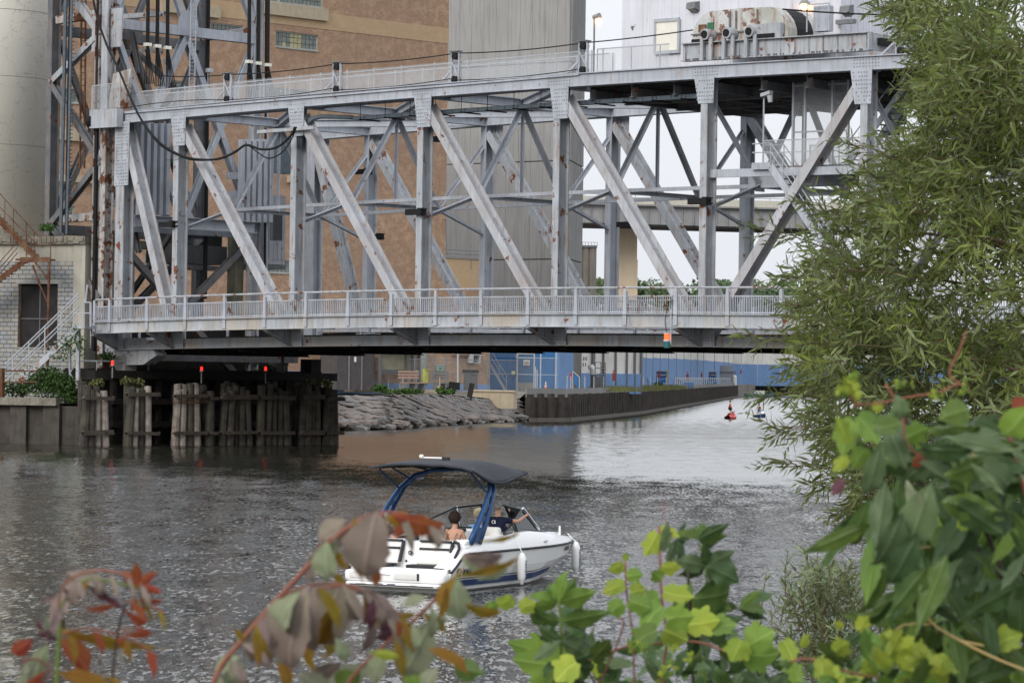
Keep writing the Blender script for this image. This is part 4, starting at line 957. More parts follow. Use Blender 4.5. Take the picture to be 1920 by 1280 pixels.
mb.sheet(rows); mb.build('slope_bed', M['rockdark'], rs, smooth=True)
def slab(c, ux, uy, uz, sx, sy, sz, mat, name='stone'):
    mb = MB(); pts = []
    n = random.choice((4, 5, 5, 6))
    for i in range(n):
        a = 2*math.pi*(i+random.uniform(-.25, .25))/n+.6; pts.append(c+ux*math.cos(a)*sx*.62*random.uniform(.85, 1.12)+uy*math.sin(a)*sy*.62*random.uniform(.85, 1.12)-uz*sz)
    m_ = len(pts); top = [p+uz*sz*random.uniform(1.6, 2.1) for p in pts]; top = [p+(c-p)*.06 for p in top]
    mb.add(pts+top, [tuple(reversed(range(m_))), tuple(range(m_, 2*m_))]+[(i, (i+1) % m_, m_+(i+1) % m_, m_+i) for i in range(m_)]); return mb.build(name, mat, rs)
for j in range(8):
    for i in range(30):
        u = (i+random.uniform(-.3, .3)+.5*(j % 2))/30.; v = (j+1.4+random.uniform(-.25, .25))/9.6
        if not 0 < u < 1 or v > .98: continue
        a = lerp_poly(RP, u); b = lerp_poly(RT, u); c = a.lerp(b, v); ux = (lerp_poly(RP, u+.02)-lerp_poly(RP, u-.02)); ux.z = 0; ux.normalize(); uy = (b-a).normalized(); uz = ux.cross(uy).normalized()
        if uz.z < 0: uz = -uz
        tl = random.uniform(-.15, .3); ux2 = (ux*math.cos(.22)+uy*math.sin(.22)*-1).normalized(); uz2 = (uz+uy*random.gauss(0, .05)+ux*random.gauss(0, .04)).normalized()
        L_ = (lerp_poly(RP, min(1, u+.5/26))-lerp_poly(RP, max(0, u-.5/26))).length
        slab(c, ux2, uy, uz2, L_*random.uniform(1.1, 2.0), (b-a).length/9.6*random.uniform(.6, 1.0), .05, random.choice((M['rock'], M['rock'], M['rockpink'])))
for i in range(95):     # boulders at the waterline
    u = (i+.5)/95*1.0; v = random.uniform(-.02, .16); c = lerp_poly(RP, u).lerp(lerp_poly(RT, u), v)+ZV*.05
    r = random.uniform(.25, .75); mb = MB(); vs = []
    import bmesh as _b
    bm = _b.new(); _b.ops.create_icosphere(bm, subdivisions=1, radius=1)
    vs = [V((q.co.x*random.uniform(.75, 1.2)*r*1.3, q.co.y*random.uniform(.7, 1.2)*r, q.co.z*random.uniform(.6, 1.1)*r*.62))+c for q in bm.verts]; fs = [tuple(x.index for x in f.verts) for f in bm.faces]; bm.free()
    mb.add(vs, fs); mb.build('boulder', random.choice((M['rockdark'], M['rock'], M['rockpink'])), rs)
# big rock lump by the pile wall
import bmesh
def rocklump(px, py, z, r, mat, lab):
    bm = bmesh.new(); bmesh.ops.create_icosphere(bm, subdivisions=3, radius=1); c = UZ(px, py, z)
    from mathutils import noise as mn
    for q in bm.verts: q.co *= 1+.55*mn.fractal(q.co*1.3+V((px, 0, 0)), 1, 2, 4)
    mb = MB(); mb.add([V((q.co.x*r[0], q.co.y*r[1], q.co.z*r[2]))+c for q in bm.verts], [tuple(x.index for x in f.verts) for f in bm.faces]); bm.free(); return tag(mb.build('rock', mat), lab, 'rock')
rocklump(958, 782, .3, (1.9, 2, 1.5), M['rockdark'], 'largest dark boulder against the left end of the sheet piles')
rocklump(925, 783, .2, (1.6, 2, 1.0), M['rock'], 'low grey boulder left of the largest one by the sheet piles')
rocklump(978, 787, .0, (.9, 1.5, 1.0), M['rockdark'], 'small dark boulder touching the first sheet pile at the waterline')
# concrete retaining wall top of riprap
a, b = UZ(882, 758, 1.6), UZ(966, 760, 1.6); a.z = b.z = 0
mb = MB(); mb.beam(a+ZV*2.1, b+ZV*2.1, 1.6, .5, V((0, 1, 0))); tag(mb.build('retaining_wall', M['cconc']), 'short stained cream concrete wall between the slope and the sheet piles', 'wall')
mb = MB(); mb.tube([a+ZV*2.95-V((0, .4, 0)), b+ZV*2.95-V((0, .4, 0))], .12, 6); tag(mb.build('pipe', M['cconc']), 'pale pipe lying along the top of the short concrete wall', 'pipe')
mb = MB(); c = UZ(878, 744, 2.4); mb.beam(c-ZV*.6, c+V((.35, 0, 1.3)), .5, .4, V((0, 1, 0))); tag(mb.build('mooring_post', M['soffit']), 'leaning black timber post at the top of the stone slope', 'post')
# chain link fence along the top
YF = 330
cf = thing('yard_fence', 'tall chain link fence with barbed wire arms along the far yard', 'fence', U(530, 735, YF))
fpx = [538, 569, 575, 603, 627, 655, 680, 702, 728, 755, 777, 812, 836, 858, 914, 968]
zt_ = 6.3
def FQ(px, z):
    p = U(px, 735, YF+(px-530)*.0); p.z = z; return p
for px in fpx:
    mb = MB(); mb.tube([FQ(px, 2.6), FQ(px, zt_-.2)], .07, 6); mb.build('fence_post', M['galv'] if px < 760 else M['galvdark'], cf)
    if px > 770:
        mb = MB(); mb.tube([FQ(px, zt_-.25), FQ(px-4, zt_+.35)], .035, 4); mb.tube([FQ(px, zt_-.25), FQ(px+4, zt_+.35)], .035, 4); mb.build('barb_arm', M['galvdark'], cf)
for z in (zt_-.3, 4.6): mb = MB(); mb.tube([FQ(530, z), FQ(968, z)], .04, 5); mb.build('fence_rail', M['galvdark'], cf)
for z in (zt_+.1, zt_+.3): mb = MB(); mb.tube([FQ(775, z), FQ(968, z)], .018, 4); mb.build('barbed_wire', M['galvdark'], cf)
for a, b in zip(fpx[:-1], fpx[1:]): uvquad('chain_link', FQ(a, 2.8), FQ(b, 2.8), FQ(b, zt_-.3), FQ(a, zt_-.3), M['chaindark'], cf)
mb = MB(); mb.box(FQ(700, 2.75), (14, .3, .35)); mb.build('kerb', M['cconc'], cf)
# gate frames
gt = thing('fence_gate', 'galvanised double swing gate in the yard fence left of the benches', 'gate', U(582, 735, YF-1))
for a, b in ((582, 603), (628, 652), (655, 682)):
    mb = MB(); y = V((0, -1, 0)); mb.tube([FQ(a, 2.9)+y, FQ(a, 6.2)+y, FQ(b, 6.2)+y, FQ(b, 2.9)+y, FQ(a, 2.9)+y], .07, 5); mb.tube([FQ(a, 4.6)+y, FQ(b, 4.6)+y], .05, 5); mb.build('gate_frame', M['galv'], gt)
# guard rail barrier left
gb = thing('guard_barrier', 'pale steel crash barrier behind the right mooring piles', 'barrier', FQ(530, 2.8)-V((0, 3, 0)))
y = V((0, -3, 0))
for z in (3.55, 3.05): mb = MB(); mb.beam(FQ(528, z)+y, FQ(638, z)+y, .3, .08, V((0, 1, 0))); mb.build('barrier_beam', M['galv'], gb)
for px in (538, 553, 585, 610, 637): mb = MB(); mb.box(FQ(px, 3.1)+y+V((0, .2, 0)), (.35, .2, 1.2)); mb.build('barrier_post', M['galv'], gb)
# dark mesh enclosure and bus shelter
M['enclosure'] = surf('dark_brown_enclosure', (.085, .075, .075), .8, .2, 2)
en = thing('storage_enclosure', 'dark panelled storage enclosure behind the yard gate', 'enclosure', FB(582, 730)+NB*2)
bprism(onb(582), onb(652), 2.8, 6.9, 1.5, 4, 'enclosure_wall', M['enclosure'], en)
for px in (604, 628): bprism(onb(px)-.06, onb(px)+.06, 2.8, 6.9, 4, 4.1, 'wall_rib', M['galvdark'], en)
bprism(onb(614), onb(617), 5.6, 6.1, 4.0, 4.08, 'notice', M['cream'], en)
sh_ = thing('shelter', 'dark framed open shelter with pale windows behind the fence', 'shelter', FB(657, 730)+NB*3)
def sb(x0, x1, z0, z1, d0, d1, nm, mat, par): return bprism(onb(x0), onb(x1), z0, z1, d0, d1, nm, mat, par)
M['shglass'] = surf('dull_olive_glazing', (.21, .20, .14), .4, .2, 2)
for x in (657, 705, 718, 730): sb(x, x+2.6, 2.8, 6.9, 4.2, 4.5, 'shelter_post', M['darkpanel'], sh_)
for a, b in ((660, 705), (708, 718), (721, 730)): sb(a, b, 4.9, 6.8, 4.2, 4.3, 'shelter_glazing', M['shglass'], sh_)
sb(655, 735, 6.9, 7.15, 1, 5.2, 'shelter_roof', M['galvdark'], sh_); sb(660, 705, 4.4, 4.9, 4.1, 4.3, 'shelter_panel', M['darkpanel'], sh_)
M['benchwood'] = surf('pinkish_tan_bench_slat', (.38, .25, .19), .8, .15, 3); M['yellow'] = surf('faded_yellow_plastic', (.42, .43, .12), .6, .1, 2)
def bench(x0, x1, lab, mat):
    t = thing('bench', lab, 'bench', FB(x0, 732)+NB*6.5)
    for z in (4.0, 4.3, 4.6): sb(x0, x1, z, z+.2, 6.2, 6.28, 'back_slat', mat, t)
    for d in (6.5, 6.8, 7.1): sb(x0, x1, 3.55, 3.65, d, d+.22, 'seat_slat', mat, t)
    for x in (x0+1, (x0+x1)/2, x1-2): sb(x, x+1.2, 2.8, 3.55, 6.3, 7.3, 'leg', M['galvdark'], t); 
bench(668, 706, 'tan slatted park bench behind the chain link fence', M['benchwood']); bench(731, 762, 'grey slatted park bench right of the shelter', M['galvdark'])
t = thing('utility_box', 'faded yellow plastic utility box beside the shelter', 'box', FB(722, 730)+NB*6); sb(722, 728, 3.6, 4.9, 5.5, 6, 'box_body', M['yellow'], t); sb(721.5, 728.5, 4.9, 5.0, 5.4, 6.1, 'box_lid', M['yellow'], t)
t = thing('litter_bin', 'dark double lidded litter bin by the grey door', 'bin', FB(820, 730)+NB*4); sb(820, 833, 2.9, 4.6, 4, 5, 'bin_body', M['darkpanel'], t); sb(818.5, 834, 4.6, 5.0, 3.9, 5.1, 'bin_lid', M['black'], t)
M['sandy'] = surf('sandy_concrete', (.38, .33, .22), .9, .15, 3)
t = thing('umbrella_base', 'sandy round post base standing in front of the litter bin', 'base', FQ(825, 2.8)-V((0, 2, 0)))
c = FQ(825, 2.8)-V((0, 2, 0)); mb = MB(); mb.tube([c, c+ZV*.35, c+ZV*.5], [.28, .27, .15], 12); mb.build('base_block', M['sandy'], t); mb = MB(); mb.tube([c+ZV*.4, c+ZV*1.4], .05, 6); mb.build('post', M['cconc'], t)
# black floodlight box on leaning pole (river side)
t = thing('river_floodlight', 'big black box floodlight on a thin leaning pole above the stone slope', 'lamp', U(843, 772, 318))
c = U(852, 723, 318); mb = MB(); mb.box(c, (1.0, .7, .72), V((1, .15, -.1))); mb.box(c+V((-.62, 0, -.32)), (.35, .5, .3)); mb.build('lamp_housing', M['black'], t)
mb = MB(); mb.tube([U(843, 772, 318), U(848, 741, 318), U(850, 737, 318)], .05, 6); mb.tube([U(849, 738, 318), U(846, 733, 318)], .04, 5); mb.tube([U(849, 738, 318), U(856, 732, 318)], .04, 5); mb.build('pole', M['galvdark'], t)
mb = MB(); mb.tube([U(858.5, 660, 322), U(858.5, 722, 322)], .09, 6); tag(mb.build('light_pole', M['galv']), 'slim pale pole rising behind the black river floodlight', 'pole')
# ------------------------------------------------------------------ grey concrete elevator
M['greyconc'] = surf('pale_grey_elevator_concrete', (.295, .292, .285), .9, .08, .25, .5)
ge = thing('grain_elevator', 'huge plain grey panelled concrete elevator block behind the blue shed', 'building', U(960, 735, 400))
Y0g, Y1g = 398, 410
a = U(834, 600, Y1g); b = U(1062, 600, Y0g); c = U(1087, 600, Y0g+14); a.z = b.z = c.z = 3
zj = [3]+[PL(950, y, a, (b-a)).z for y in (487, 305, 123)]+[64]
mb = MB(); d_ = V((-20, 60, 0)); mb.prism([a, b, c, c+d_, a+d_], ZV*62); mb.build('core', surf('joint_core_concrete', (.25, .245, .235), .9), ge)  # core slightly darker than the front panels, seen in their gaps
nn = V(((b-a).y, -(b-a).x, 0)).normalized()
for r_ in range(4):
    for i in range(10):
        p = a.lerp(b, (i+.008)/10); q = a.lerp(b, (i+.992)/10); z0, z1 = zj[r_]+.08, zj[r_+1]-.08
        mb = MB(); mb.hexa((p+nn*.2+ZV*(z0-3), q+nn*.2+ZV*(z0-3), q+ZV*(z0-3), p+ZV*(z0-3)), (p+nn*.2+ZV*(z1-3), q+nn*.2+ZV*(z1-3), q+ZV*(z1-3), p+ZV*(z1-3))); mb.build('concrete_panel', M['greyconc'], ge)
    n2 = V(((c-b).y, -(c-b).x, 0)).normalized()
    for i in range(4):
        p = b.lerp(c, (i+.02)/4); q = b.lerp(c, (i+.98)/4); z0, z1 = zj[r_]+.08, zj[r_+1]-.08
        mb = MB(); mb.hexa((p+n2*.2+ZV*(z0-3), q+n2*.2+ZV*(z0-3), q+ZV*(z0-3), p+ZV*(z0-3)), (p+n2*.2+ZV*(z1-3), q+n2*.2+ZV*(z1-3), q+ZV*(z1-3), p+ZV*(z1-3))); mb.build('concrete_panel', M['conc'], ge)  # right face in darker concrete, its shade put into the colour
mb = MB()
p0 = CB+DB*tc_; 
for z in (.9, .5): mb.tube([p0+ZV*(zan+z), CB+ZV*(zan+z)], .05, 5)
mb.tube([p0+ZV*zan+DB*.3, p0+ZV*(zan+4), p0+ZV*(zan+4)-DB*.5], .06, 5); mb.tube([p0.lerp(CB, .55)+ZV*(zan-1), p0.lerp(CB, .55)+ZV*(zan+1.5)], .06, 5)
mb.build('roof_rail', M['galvdark'], bb)
# ------------------------------------------------------------------ blue shed and warehouses
M['white'] = surf('dirty_white_cladding', (.68, .665, .62), .8, .08, .6, .45, tint=(.48, .44, .38))
bl = thing('blue_shed', 'deep blue masonry shed with a light blue side and personnel door', 'building', U(918, 735, 352))
def wallseg(xa, Ya, xb, Yb, z0, z1, name, mat, par, th=.4):
    a, b = U(xa, 700, Ya), U(xb, 700, Yb); a.z = b.z = 0; n = V(((b-a).y, -(b-a).x, 0)).normalized()
    mb = MB(); mb.hexa((a+ZV*z0, b+ZV*z0, b-n*th+ZV*z0, a-n*th+ZV*z0), (a+ZV*z1, b+ZV*z1, b-n*th+ZV*z1, a-n*th+ZV*z1)); return mb.build(name, mat, par)
wallseg(912, 352, 1046, 352, 2.5, 10, 'wall', M['deepblue'], bl); wallseg(1046, 352.3, 1075, 362, 2.5, 10, 'wall', M['bluepaint'], bl)  # front wall deeper blue than the side wall
wallseg(1042, 351.6, 1048, 351.9, 2.5, 10, 'corner_strip', M['bluepaint'], bl, .2)
M['doorblue'] = surf('slate_blue_door', (.06, .13, .24), .6, .1, 1)
wallseg(970, 351.7, 1000, 351.7, 2.8, 6.7, 'door', M['doorblue'], bl, .1); wallseg(968, 351.8, 1002, 351.8, 6.7, 6.9, 'lintel', M['galvdark'], bl, .3)
wallseg(970, 351.5, 1000, 351.5, 2.8, 3.7, 'step', M['conc'], bl, .4)
# notice with print lines
wallseg(981, 351.5, 993, 351.5, 5.55, 6.15, 'notice', M['white'], bl, .05)
for z in (5.95, 5.8, 5.65): wallseg(982.5, 351.4, 991.5, 351.4, z, z+.06, 'notice_print', M['galvdark'], bl, .02)
wallseg(959, 351.5, 966, 351.5, 4.55, 4.95, 'notice', surf('cream_yellow_notice', (.6, .57, .35), .7), bl, .05)
wg = thing('walk_gate', 'galvanised walk through gate in front of the blue shed door', 'gate', U(968, 735, 335))
def G(px, z, Y=333): p = U(px, 735, Y); p.z = z; return p
mb = MB()
for x in (969, 1001, 1013, 1042): mb.tube([G(x, 2.6), G(x, 6.9)], .07, 6)
mb.tube([G(969, 6.3), G(1001, 6.3)], .05, 5); mb.tube([G(969, 6.7), G(1001, 6.7)], .05, 5); mb.tube([G(969, 4.6), G(1045, 4.6)], .03, 5); mb.tube([G(1001, 6.3), G(1045, 6.3)], .03, 5)
mb.build('gate_frame', M['galv'], wg); uvquad('chain_link', G(969, 2.8), G(1045, 2.8), G(1045, 6.3), G(969, 6.3), M['chaindark'], wg)
for x, h in ((1004, 5.4), (1007, 5.1)): mb = MB(); mb.tube([G(x, 2.7), G(x, h-.9), G(x-.5, h)], .06, 5); mb.build('gate_post', M['galv'], wg)
# traffic cone
M['coneorange'] = surf('faded_orange_plastic', (.50, .14, .06), .6, .1, 3)
c = G(1023, 2.85, 328); t = thing('traffic_cone', 'orange traffic cone with white collars in front of the blue shed', 'cone', c)
mb = MB(); mb.box(c+ZV*.03, (.5, .5, .06)); mb.tube([c+ZV*.05, c+ZV*.55], [.19, .12], 10); mb.tube([c+ZV*.72, c+ZV*.82], [.09, .075], 10); mb.build('cone_body', M['coneorange'], t)
mb = MB(); mb.tube([c+ZV*.55, c+ZV*.72], [.12, .09], 10); mb.tube([c+ZV*.82, c+ZV*1.05], [.075, .04], 10); mb.build('reflective_collar', M['white'], t)
# dark stair on the blue wall
t = thing('steel_stair', 'dark steel stair rising left against the blue shed', 'stair', G(945, 2.8, 345))
def S_(px, z, Y=345.): p = U(px, 700, Y); p.z = z; return p
for Y in (345, 347): mb = MB(); mb.beam(S_(948, 2.9, Y), S_(919, 5.6, Y), .25, .08, V((0, 1, 0))); mb.build('stringer', M['galvdark'], t); mb = MB(); mb.tube([S_(950, 2.9, Y), S_(950, 4.5, Y), S_(936, 5.6, Y), S_(919, 7.2, Y)], .05, 5); mb.tube([S_(949, 3.8, Y), S_(919, 6.5, Y)], .04, 4); mb.tube([S_(936, 4.2, Y), S_(936, 5.6, Y)], .04, 4); mb.build('handrail', M['galvdark'], t)
for i in range(11): q = (i+.5)/11; mb = MB(); mb.box(S_(948-29*q, 2.9+2.7*q, 346), (.35, 1.9, .05)); mb.build('tread', M['galvdark'], t)
# warehouses
w1 = thing('white_warehouse', 'white and blue clad warehouse beside the light blue wall', 'building', U(1075, 735, 378))
wallseg(1075, 364, 1090, 372, 2.5, 12.8, 'wall', surf('dull_brown_grey_render', (.17, .16, .15), .9), w1); wallseg(1090, 374, 1204, 385, 4.85, 12.8, 'wall', M['white'], w1); wallseg(1088, 373.6, 1204, 384.6, 2.5, 4.85, 'wall', M['bluepaint'], w1)
for x, wd, mt in ((1111, 5, 'galvdark'), (1132, 1.4, 'galvdark'), (1155, 1.6, 'galvdark'), (1176, 1.5, 'galvdark'), (1191, 1.5, 'galvdark'), (1203, 1.5, 'galvdark')):
    Y = 374+(x-1090)*.0965; wallseg(x, Y-.6, x+wd, Y-.5, 2.6, 12.7, 'wall_column', M[mt], w1, .4)
for x, z in ((1093, 6.3), (1096, 6.3), (1099, 6.3), (1092.5, 5.6), (1097, 5.6)): wallseg(x, 373.9, x+1.7, 373.9, z, z+.42, 'stencil_mark', M['darkpanel'], w1, .02)
w2 = thing('long_warehouse', 'long white over light blue warehouse with dark columns receding along the quay', 'building', U(1204, 730, 440))
def Y2(px): q = (px-1204)/(1376-1204); return 1/((1-q)/435+q/830)
for i in range(9):
    xa, xb = 1204+i*19.1, 1204+(i+1)*19.1
    wallseg(xa, Y2(xa), xb, Y2(xb), 7.1+i*.13, 14.5, 'wall_bay', M['white'], w2, 2); wallseg(xa, Y2(xa), xb, Y2(xb), 2.5, 7.1+i*.13, 'wall_bay', M['bluepaint'], w2, 2)
for x in (1204, 1211, 1224, 1237.5, 1253, 1268, 1282, 1295, 1307, 1318.5, 1339, 1357, 1365, 1374): wallseg(x-.6, Y2(x)-.6, x+.7, Y2(x)-.5, 2.5, 14.5, 'wall_column', M['galvdark'] if int(x) != 1339 else M['rust'], w2, .5)
w3 = thing('far_shed', 'most distant white over light blue shed above the brown wall', 'building', U(1376, 720, 700))
wallseg(1376, 832, 2150, 1010, 8.0, 15, 'wall', M['white'], w3); wallseg(1376, 832, 2150, 1010, 2.5, 8.0, 'wall', M['bluepaint'], w3)
for x in (1389, 1420, 1463): wallseg(x, 829+(x-1376)*.2, x+1, 829+(x-1376)*.2, 3.0, 15, 'downpipe', M['galv'], w3, .3)
# quay railing posts
M['whitepost'] = surf('white_rail_post', (.60, .60, .58), .6, .1, 2)
qr = thing('quay_railing', 'white railing of thin posts along the curved far quay edge', 'railing', QP[3]+ZV*2.8)
def edge(px): # point on quay edge line at column px
    for a, b in zip(QP[:-1], QP[1:]):
        xa, xb = PX(a)[0], PX(b)[0]
        if xa-.5 <= px <= xb+.5:
            lo, hi = 0., 1.
            for _ in range(30):
                q = (lo+hi)/2
                if PX(a.lerp(b, q))[0] < px: lo = q
                else: hi = q
            return a.lerp(b, lo)
    return QP[-1]
pxs = [1070, 1077, 1103, 1120, 1138, 1157, 1176, 1196, 1212, 1225, 1238, 1254]+[1271+i*3.6 for i in range(31)]
for px in pxs: e = edge(px)+V((-.4, .8, 0)); mb = MB(); mb.tube([e+ZV*2.6, e+ZV*4.5], .05 if px < 1265 else .095, 5); mb.build('rail_post', M['whitepost'] if px > 1190 else M['galv'], qr)
mb = MB(); mb.tube([edge(x)+V((-.4, .8, 4.3)) for x in (1271, 1300, 1330, 1360, 1379)], .035, 5); mb.build('top_rail', M['whitepost'], qr)
# quay clutter
def qbox(px, w, d, h, name, lab, cat, mat, back=5, z=2.8):
    e = edge(min(px, 1380))+V((-1, back, 0)); e.z = z; return e
M['hydred'] = surf('faded_red_paint', (.30, .05, .05), .6, .1, 3)
for px, py, h, lab in ((1070.5, 706, 1.2, 'red lifebuoy cabinet on a post beside the light blue wall'), (1151, 706, 1.6, 'red cabinet on the white and blue warehouse wall'), (1236, 704, 1.5, 'red cabinet in front of the large blue loading frame'), (1289, 707, 1.9, 'larger red cabinet by the low blue ramp'), (1315.5, 703, 1.3, 'red cabinet between the ramp and the second loading frame'), (1332, 703, 1.3, 'red cabinet at the second loading frame'), (1389, 697, 1.5, 'small red cabinet on the most distant blue wall')):
    Y = {1070.5: 345, 1151: 372}.get(px, (edge(min(px, 1380)).y*.5+Y2(min(px, 1380))*.5)); c = U(px, py, Y); t = thing('red_cabinet', lab, 'cabinet', c-ZV*h, 'red cabinets along the quay')
    mb = MB(); mb.box(c, (h*.22, .3, h*.55)); mb.box(c+ZV*h*.4, (h*.16, .25, h*.08)); mb.build('cabinet_body', M['hydred'], t); mb = MB(); mb.tube([V((c.x, c.y, 2.7)), c-ZV*h*.3], .05, 5); mb.build('post', M['galv'], t)
def loadframe(px, Y, w, h, lab):
    c = U(px, 722, Y); c.z = 2.8; t = thing('loading_gantry', lab, 'gantry', c); w2 = w/2
    for sx in (-1, 1): mb = MB(); mb.box(c+V((sx*w2, 0, h/2)), (.25, .3, h)); mb.build('frame_post', M['sandy'], t)
    for k, z in enumerate((h*.92, h*.68, h*.45)): mb = MB(); mb.box(c+V((0, .1, z)), (w*.94, .2, h*.2)); mb.build('frame_panel', M['deepblue'], t)
    mb = MB(); mb.box(c+V((0, 0, h+.05)), (w+.3, .35, .12)); mb.box(c+V((0, 0, h*.78)), (w, .3, .1)); mb.build('cross_bar', M['sandy'], t)
    mb = MB(); mb.box(c+V((0, -.3, h*.14)), (w, .8, h*.28)); mb.build('base_block', M['bluepaint'], t)
loadframe(1239, 470, 1.8, 2.5, 'tall blue panelled loading frame on the quay, the nearer of two'); loadframe(1333, 665, 2.1, 2.8, 'farther blue panelled loading frame beside the grey shed')
for a, b, Y, lab in ((1214, 1226, 432, 'small light blue concrete ramp left of the loading frame'), (1272, 1301, 520, 'long low blue concrete ramp on the quay, middle of three'), (1317, 1344, 640, 'blue concrete ramp below the farther loading frame')):
    p, q = U(a, 720, Y), U(b, 720, Y); p.z = q.z = 2.8
    mb = MB(); mb.prism([p, q, q+ZV*.85, p.lerp(q, .35)+ZV*.9, p+ZV*1.6], V((0, 1.5, 0))); tag(mb.build('loading_ramp', M['bluepaint']), lab, 'ramp', 'blue ramps on the quay')
M['greyroof'] = surf('slate_grey_roof', (.11, .12, .14), .7, .15, 1); M['greywall'] = surf('mid_grey_shed_wall', (.25, .26, .28), .8, .1, 1)
c = U(1360, 722, 730); c.z = 2.8; t = thing('small_shed', 'small grey shed with a darker sloping roof at the far end of the railing', 'shed', c)
mb = MB(); mb.box(c+ZV*1.45, (3.4, 2.4, 2.9)); mb.build('wall', M['greywall'], t); mb = MB(); mb.prism([c+V((-1.85, -1.4, 2.9)), c+V((1.85, -1.4, 2.9)), c+V((1.6, 1, 4.3)), c+V((-1.6, 1, 4.3))], ZV*.12); mb.build('roof', M['greyroof'], t)
c = U(1377.5, 720, 745); c.z = 2.8; t = thing('storage_tank', 'cream upright tank right of the small grey shed', 'tank', c)
mb = MB(); mb.tube([c, c+ZV*1.8, c+ZV*2.1, c+ZV*2.3], [.45, .45, .38, .15], 12); mb.build('tank_body', M['cream'], t); mb = MB(); mb.tube([c+ZV*2.2, c+ZV*3.2], .12, 6); mb.build('vent_pipe', M['darkpanel'], t)
# white duct pipe and platform on warehouse
t = thing('duct_pipe', 'white bent duct pipe against the warehouse wall', 'pipe', U(1111, 730, 371)); mb = MB(); mb.tube([U(1107, 684, 371), U(1108, 688, 371), U(1112, 692, 371), U(1113, 708, 371)], [.3, .35, .38, .34], 8); mb.build('pipe', M['whitepost'], t); mb = MB(); mb.tube([U(1113, 702, 370.5), U(1113, 732, 370.5)], .35, 8); mb.build('pipe_base', M['darkpanel'], t)
t = thing('service_platform', 'rusty railed service platform with a machine in front of the warehouse', 'platform', U(1117, 732, 366))
def Q(px, py, Y=366): return U(px, py, Y)
mb = MB()
for x in (1116, 1127, 1135): mb.tube([Q(x, 732), Q(x, 679)], .06, 5)
for y in (679, 690, 703): mb.tube([Q(1116, y), Q(1135, y)], .05, 5)
mb.build('guard_rail', M['galvdark'], t); mb = MB()
for i in range(9): mb.tube([Q(1128, 682+i*5.5), Q(1134, 682+i*5.5)], .04, 4)
mb.build('ladder', M['rust'], t); mb = MB(); mb.box(Q(1121, 716), (.9, 1, 1.2)); mb.box(Q(1122, 703), (1.1, 1.2, .15)); mb.build('machine', M['darkpanel'], t)
t = thing('access_ramp', 'narrow blue framed stair beside the light blue wall', 'stair', U(1078, 732, 340))
mb = MB(); q = [U(1074, 697, 340), U(1086, 708, 340), U(1085, 728, 340), U(1078, 720, 340), U(1074, 712, 340)]; mb.prism(q, V((0, .1, 0))); mb.build('side_panel', M['deepblue'], t)
mb = MB(); mb.tube([U(1074, 696, 339.9), U(1086.5, 707, 339.9), U(1086.5, 733, 339.9)], .06, 5); mb.tube([U(1074, 731, 339.9), U(1074, 696, 339.9)], .05, 5); mb.build('handrail', M['galv'], t)
# teal boat and flags at the inlet
M['teal'] = surf('teal_boat_paint', (.03, .19, .21), .4, .1, 1)
c = UZ(1408, 743.5, 0); t = thing('moored_boat', 'teal flat workboat moored at the inlet left of the willow', 'boat', c)
mb = MB(); L_ = 5.5; sec = [(-L_, .6, .1), (-L_*.8, 1.1, 0), (L_*.7, 1.1, 0), (L_, .4, .3)]
mb.sheet([[c+V((x, -w_, z-.2+.9)), c+V((x, -w_*.7, z-.3)), c+V((x, w_*.7, z-.3)), c+V((x, w_, z-.2+.9)), c+V((x, -w_, z+.7))] for x, w_, z in sec]); mb.build('hull', M['teal'], t)
mb = MB(); mb.box(c+V((2, 0, 1.1)), (2.5, 1.4, .8)); mb.build('wheelhouse', M['white'], t); mb = MB(); mb.tube([c+V((-3.6, 0, .5)), c+V((-3.6, 0, 2.6))], .16, 6); mb.build('bollard', surf('yellow_bollard', (.55, .38, .05), .6), t)
for px, lab, mt in ((1403.5, 'closed pale parasol on the distant quay corner', 'whitepost'), (1409, 'closed pink and blue parasol on the distant quay corner', 'deepblue')):
    c = U(px, 722, 860); c.z = 2.9; t = thing('closed_parasol', lab, 'parasol', c, 'closed parasols at the inlet'); mb = MB(); mb.tube([c, c+ZV*1.0], .05, 5); mb.build('pole', M['galvdark'], t); mb = MB(); mb.tube([c+ZV*.8, c+ZV*1.2, c+ZV*2.9], [.22, .26, .04], 8); mb.build('canopy', M[mt], t)
# ------------------------------------------------------------------ viaduct, pier, silos, trees
M['girder'] = surf('grey_plate_girder', (.27, .27, .275), .7, .12, .5, .4); M['parapet'] = surf('tan_concrete_parapet', (.50, .48, .42), .9, .08, .3, .2); M['tanpier'] = surf('tan_concrete_pier', (.56, .46, .34), .9, .07, .25, .25)
vd = thing('highway_viaduct', 'distant high highway viaduct of grey girders with a tan parapet', 'bridge', U(1080, 720, 600))
YA, YB_ = 592, 760
va, vb = U(1040, 420, 588), U(1700, 440, 604)
def VD(px, py): return PL(px, py, va, (vb-va).normalized())
zb_, zt2 = VD(1080, 421).z, VD(1080, 383).z; vdir = (vb-va); vdir.z = 0; vdir.normalize(); vn = V((vdir.y, -vdir.x, 0)); A0 = V((va.x, va.y, 0))-vdir*120; Ltot = 420
def vbox(t0, t1, z0, z1, d0, d1, nm, mat):
    mb = MB(); a, b = A0+vdir*t0, A0+vdir*t1; mb.hexa((a+vn*d1+ZV*z0, b+vn*d1+ZV*z0, b+vn*d0+ZV*z0, a+vn*d0+ZV*z0), (a+vn*d1+ZV*z1, b+vn*d1+ZV*z1, b+vn*d0+ZV*z1, a+vn*d0+ZV*z1)); return mb.build(nm, mat, vd)
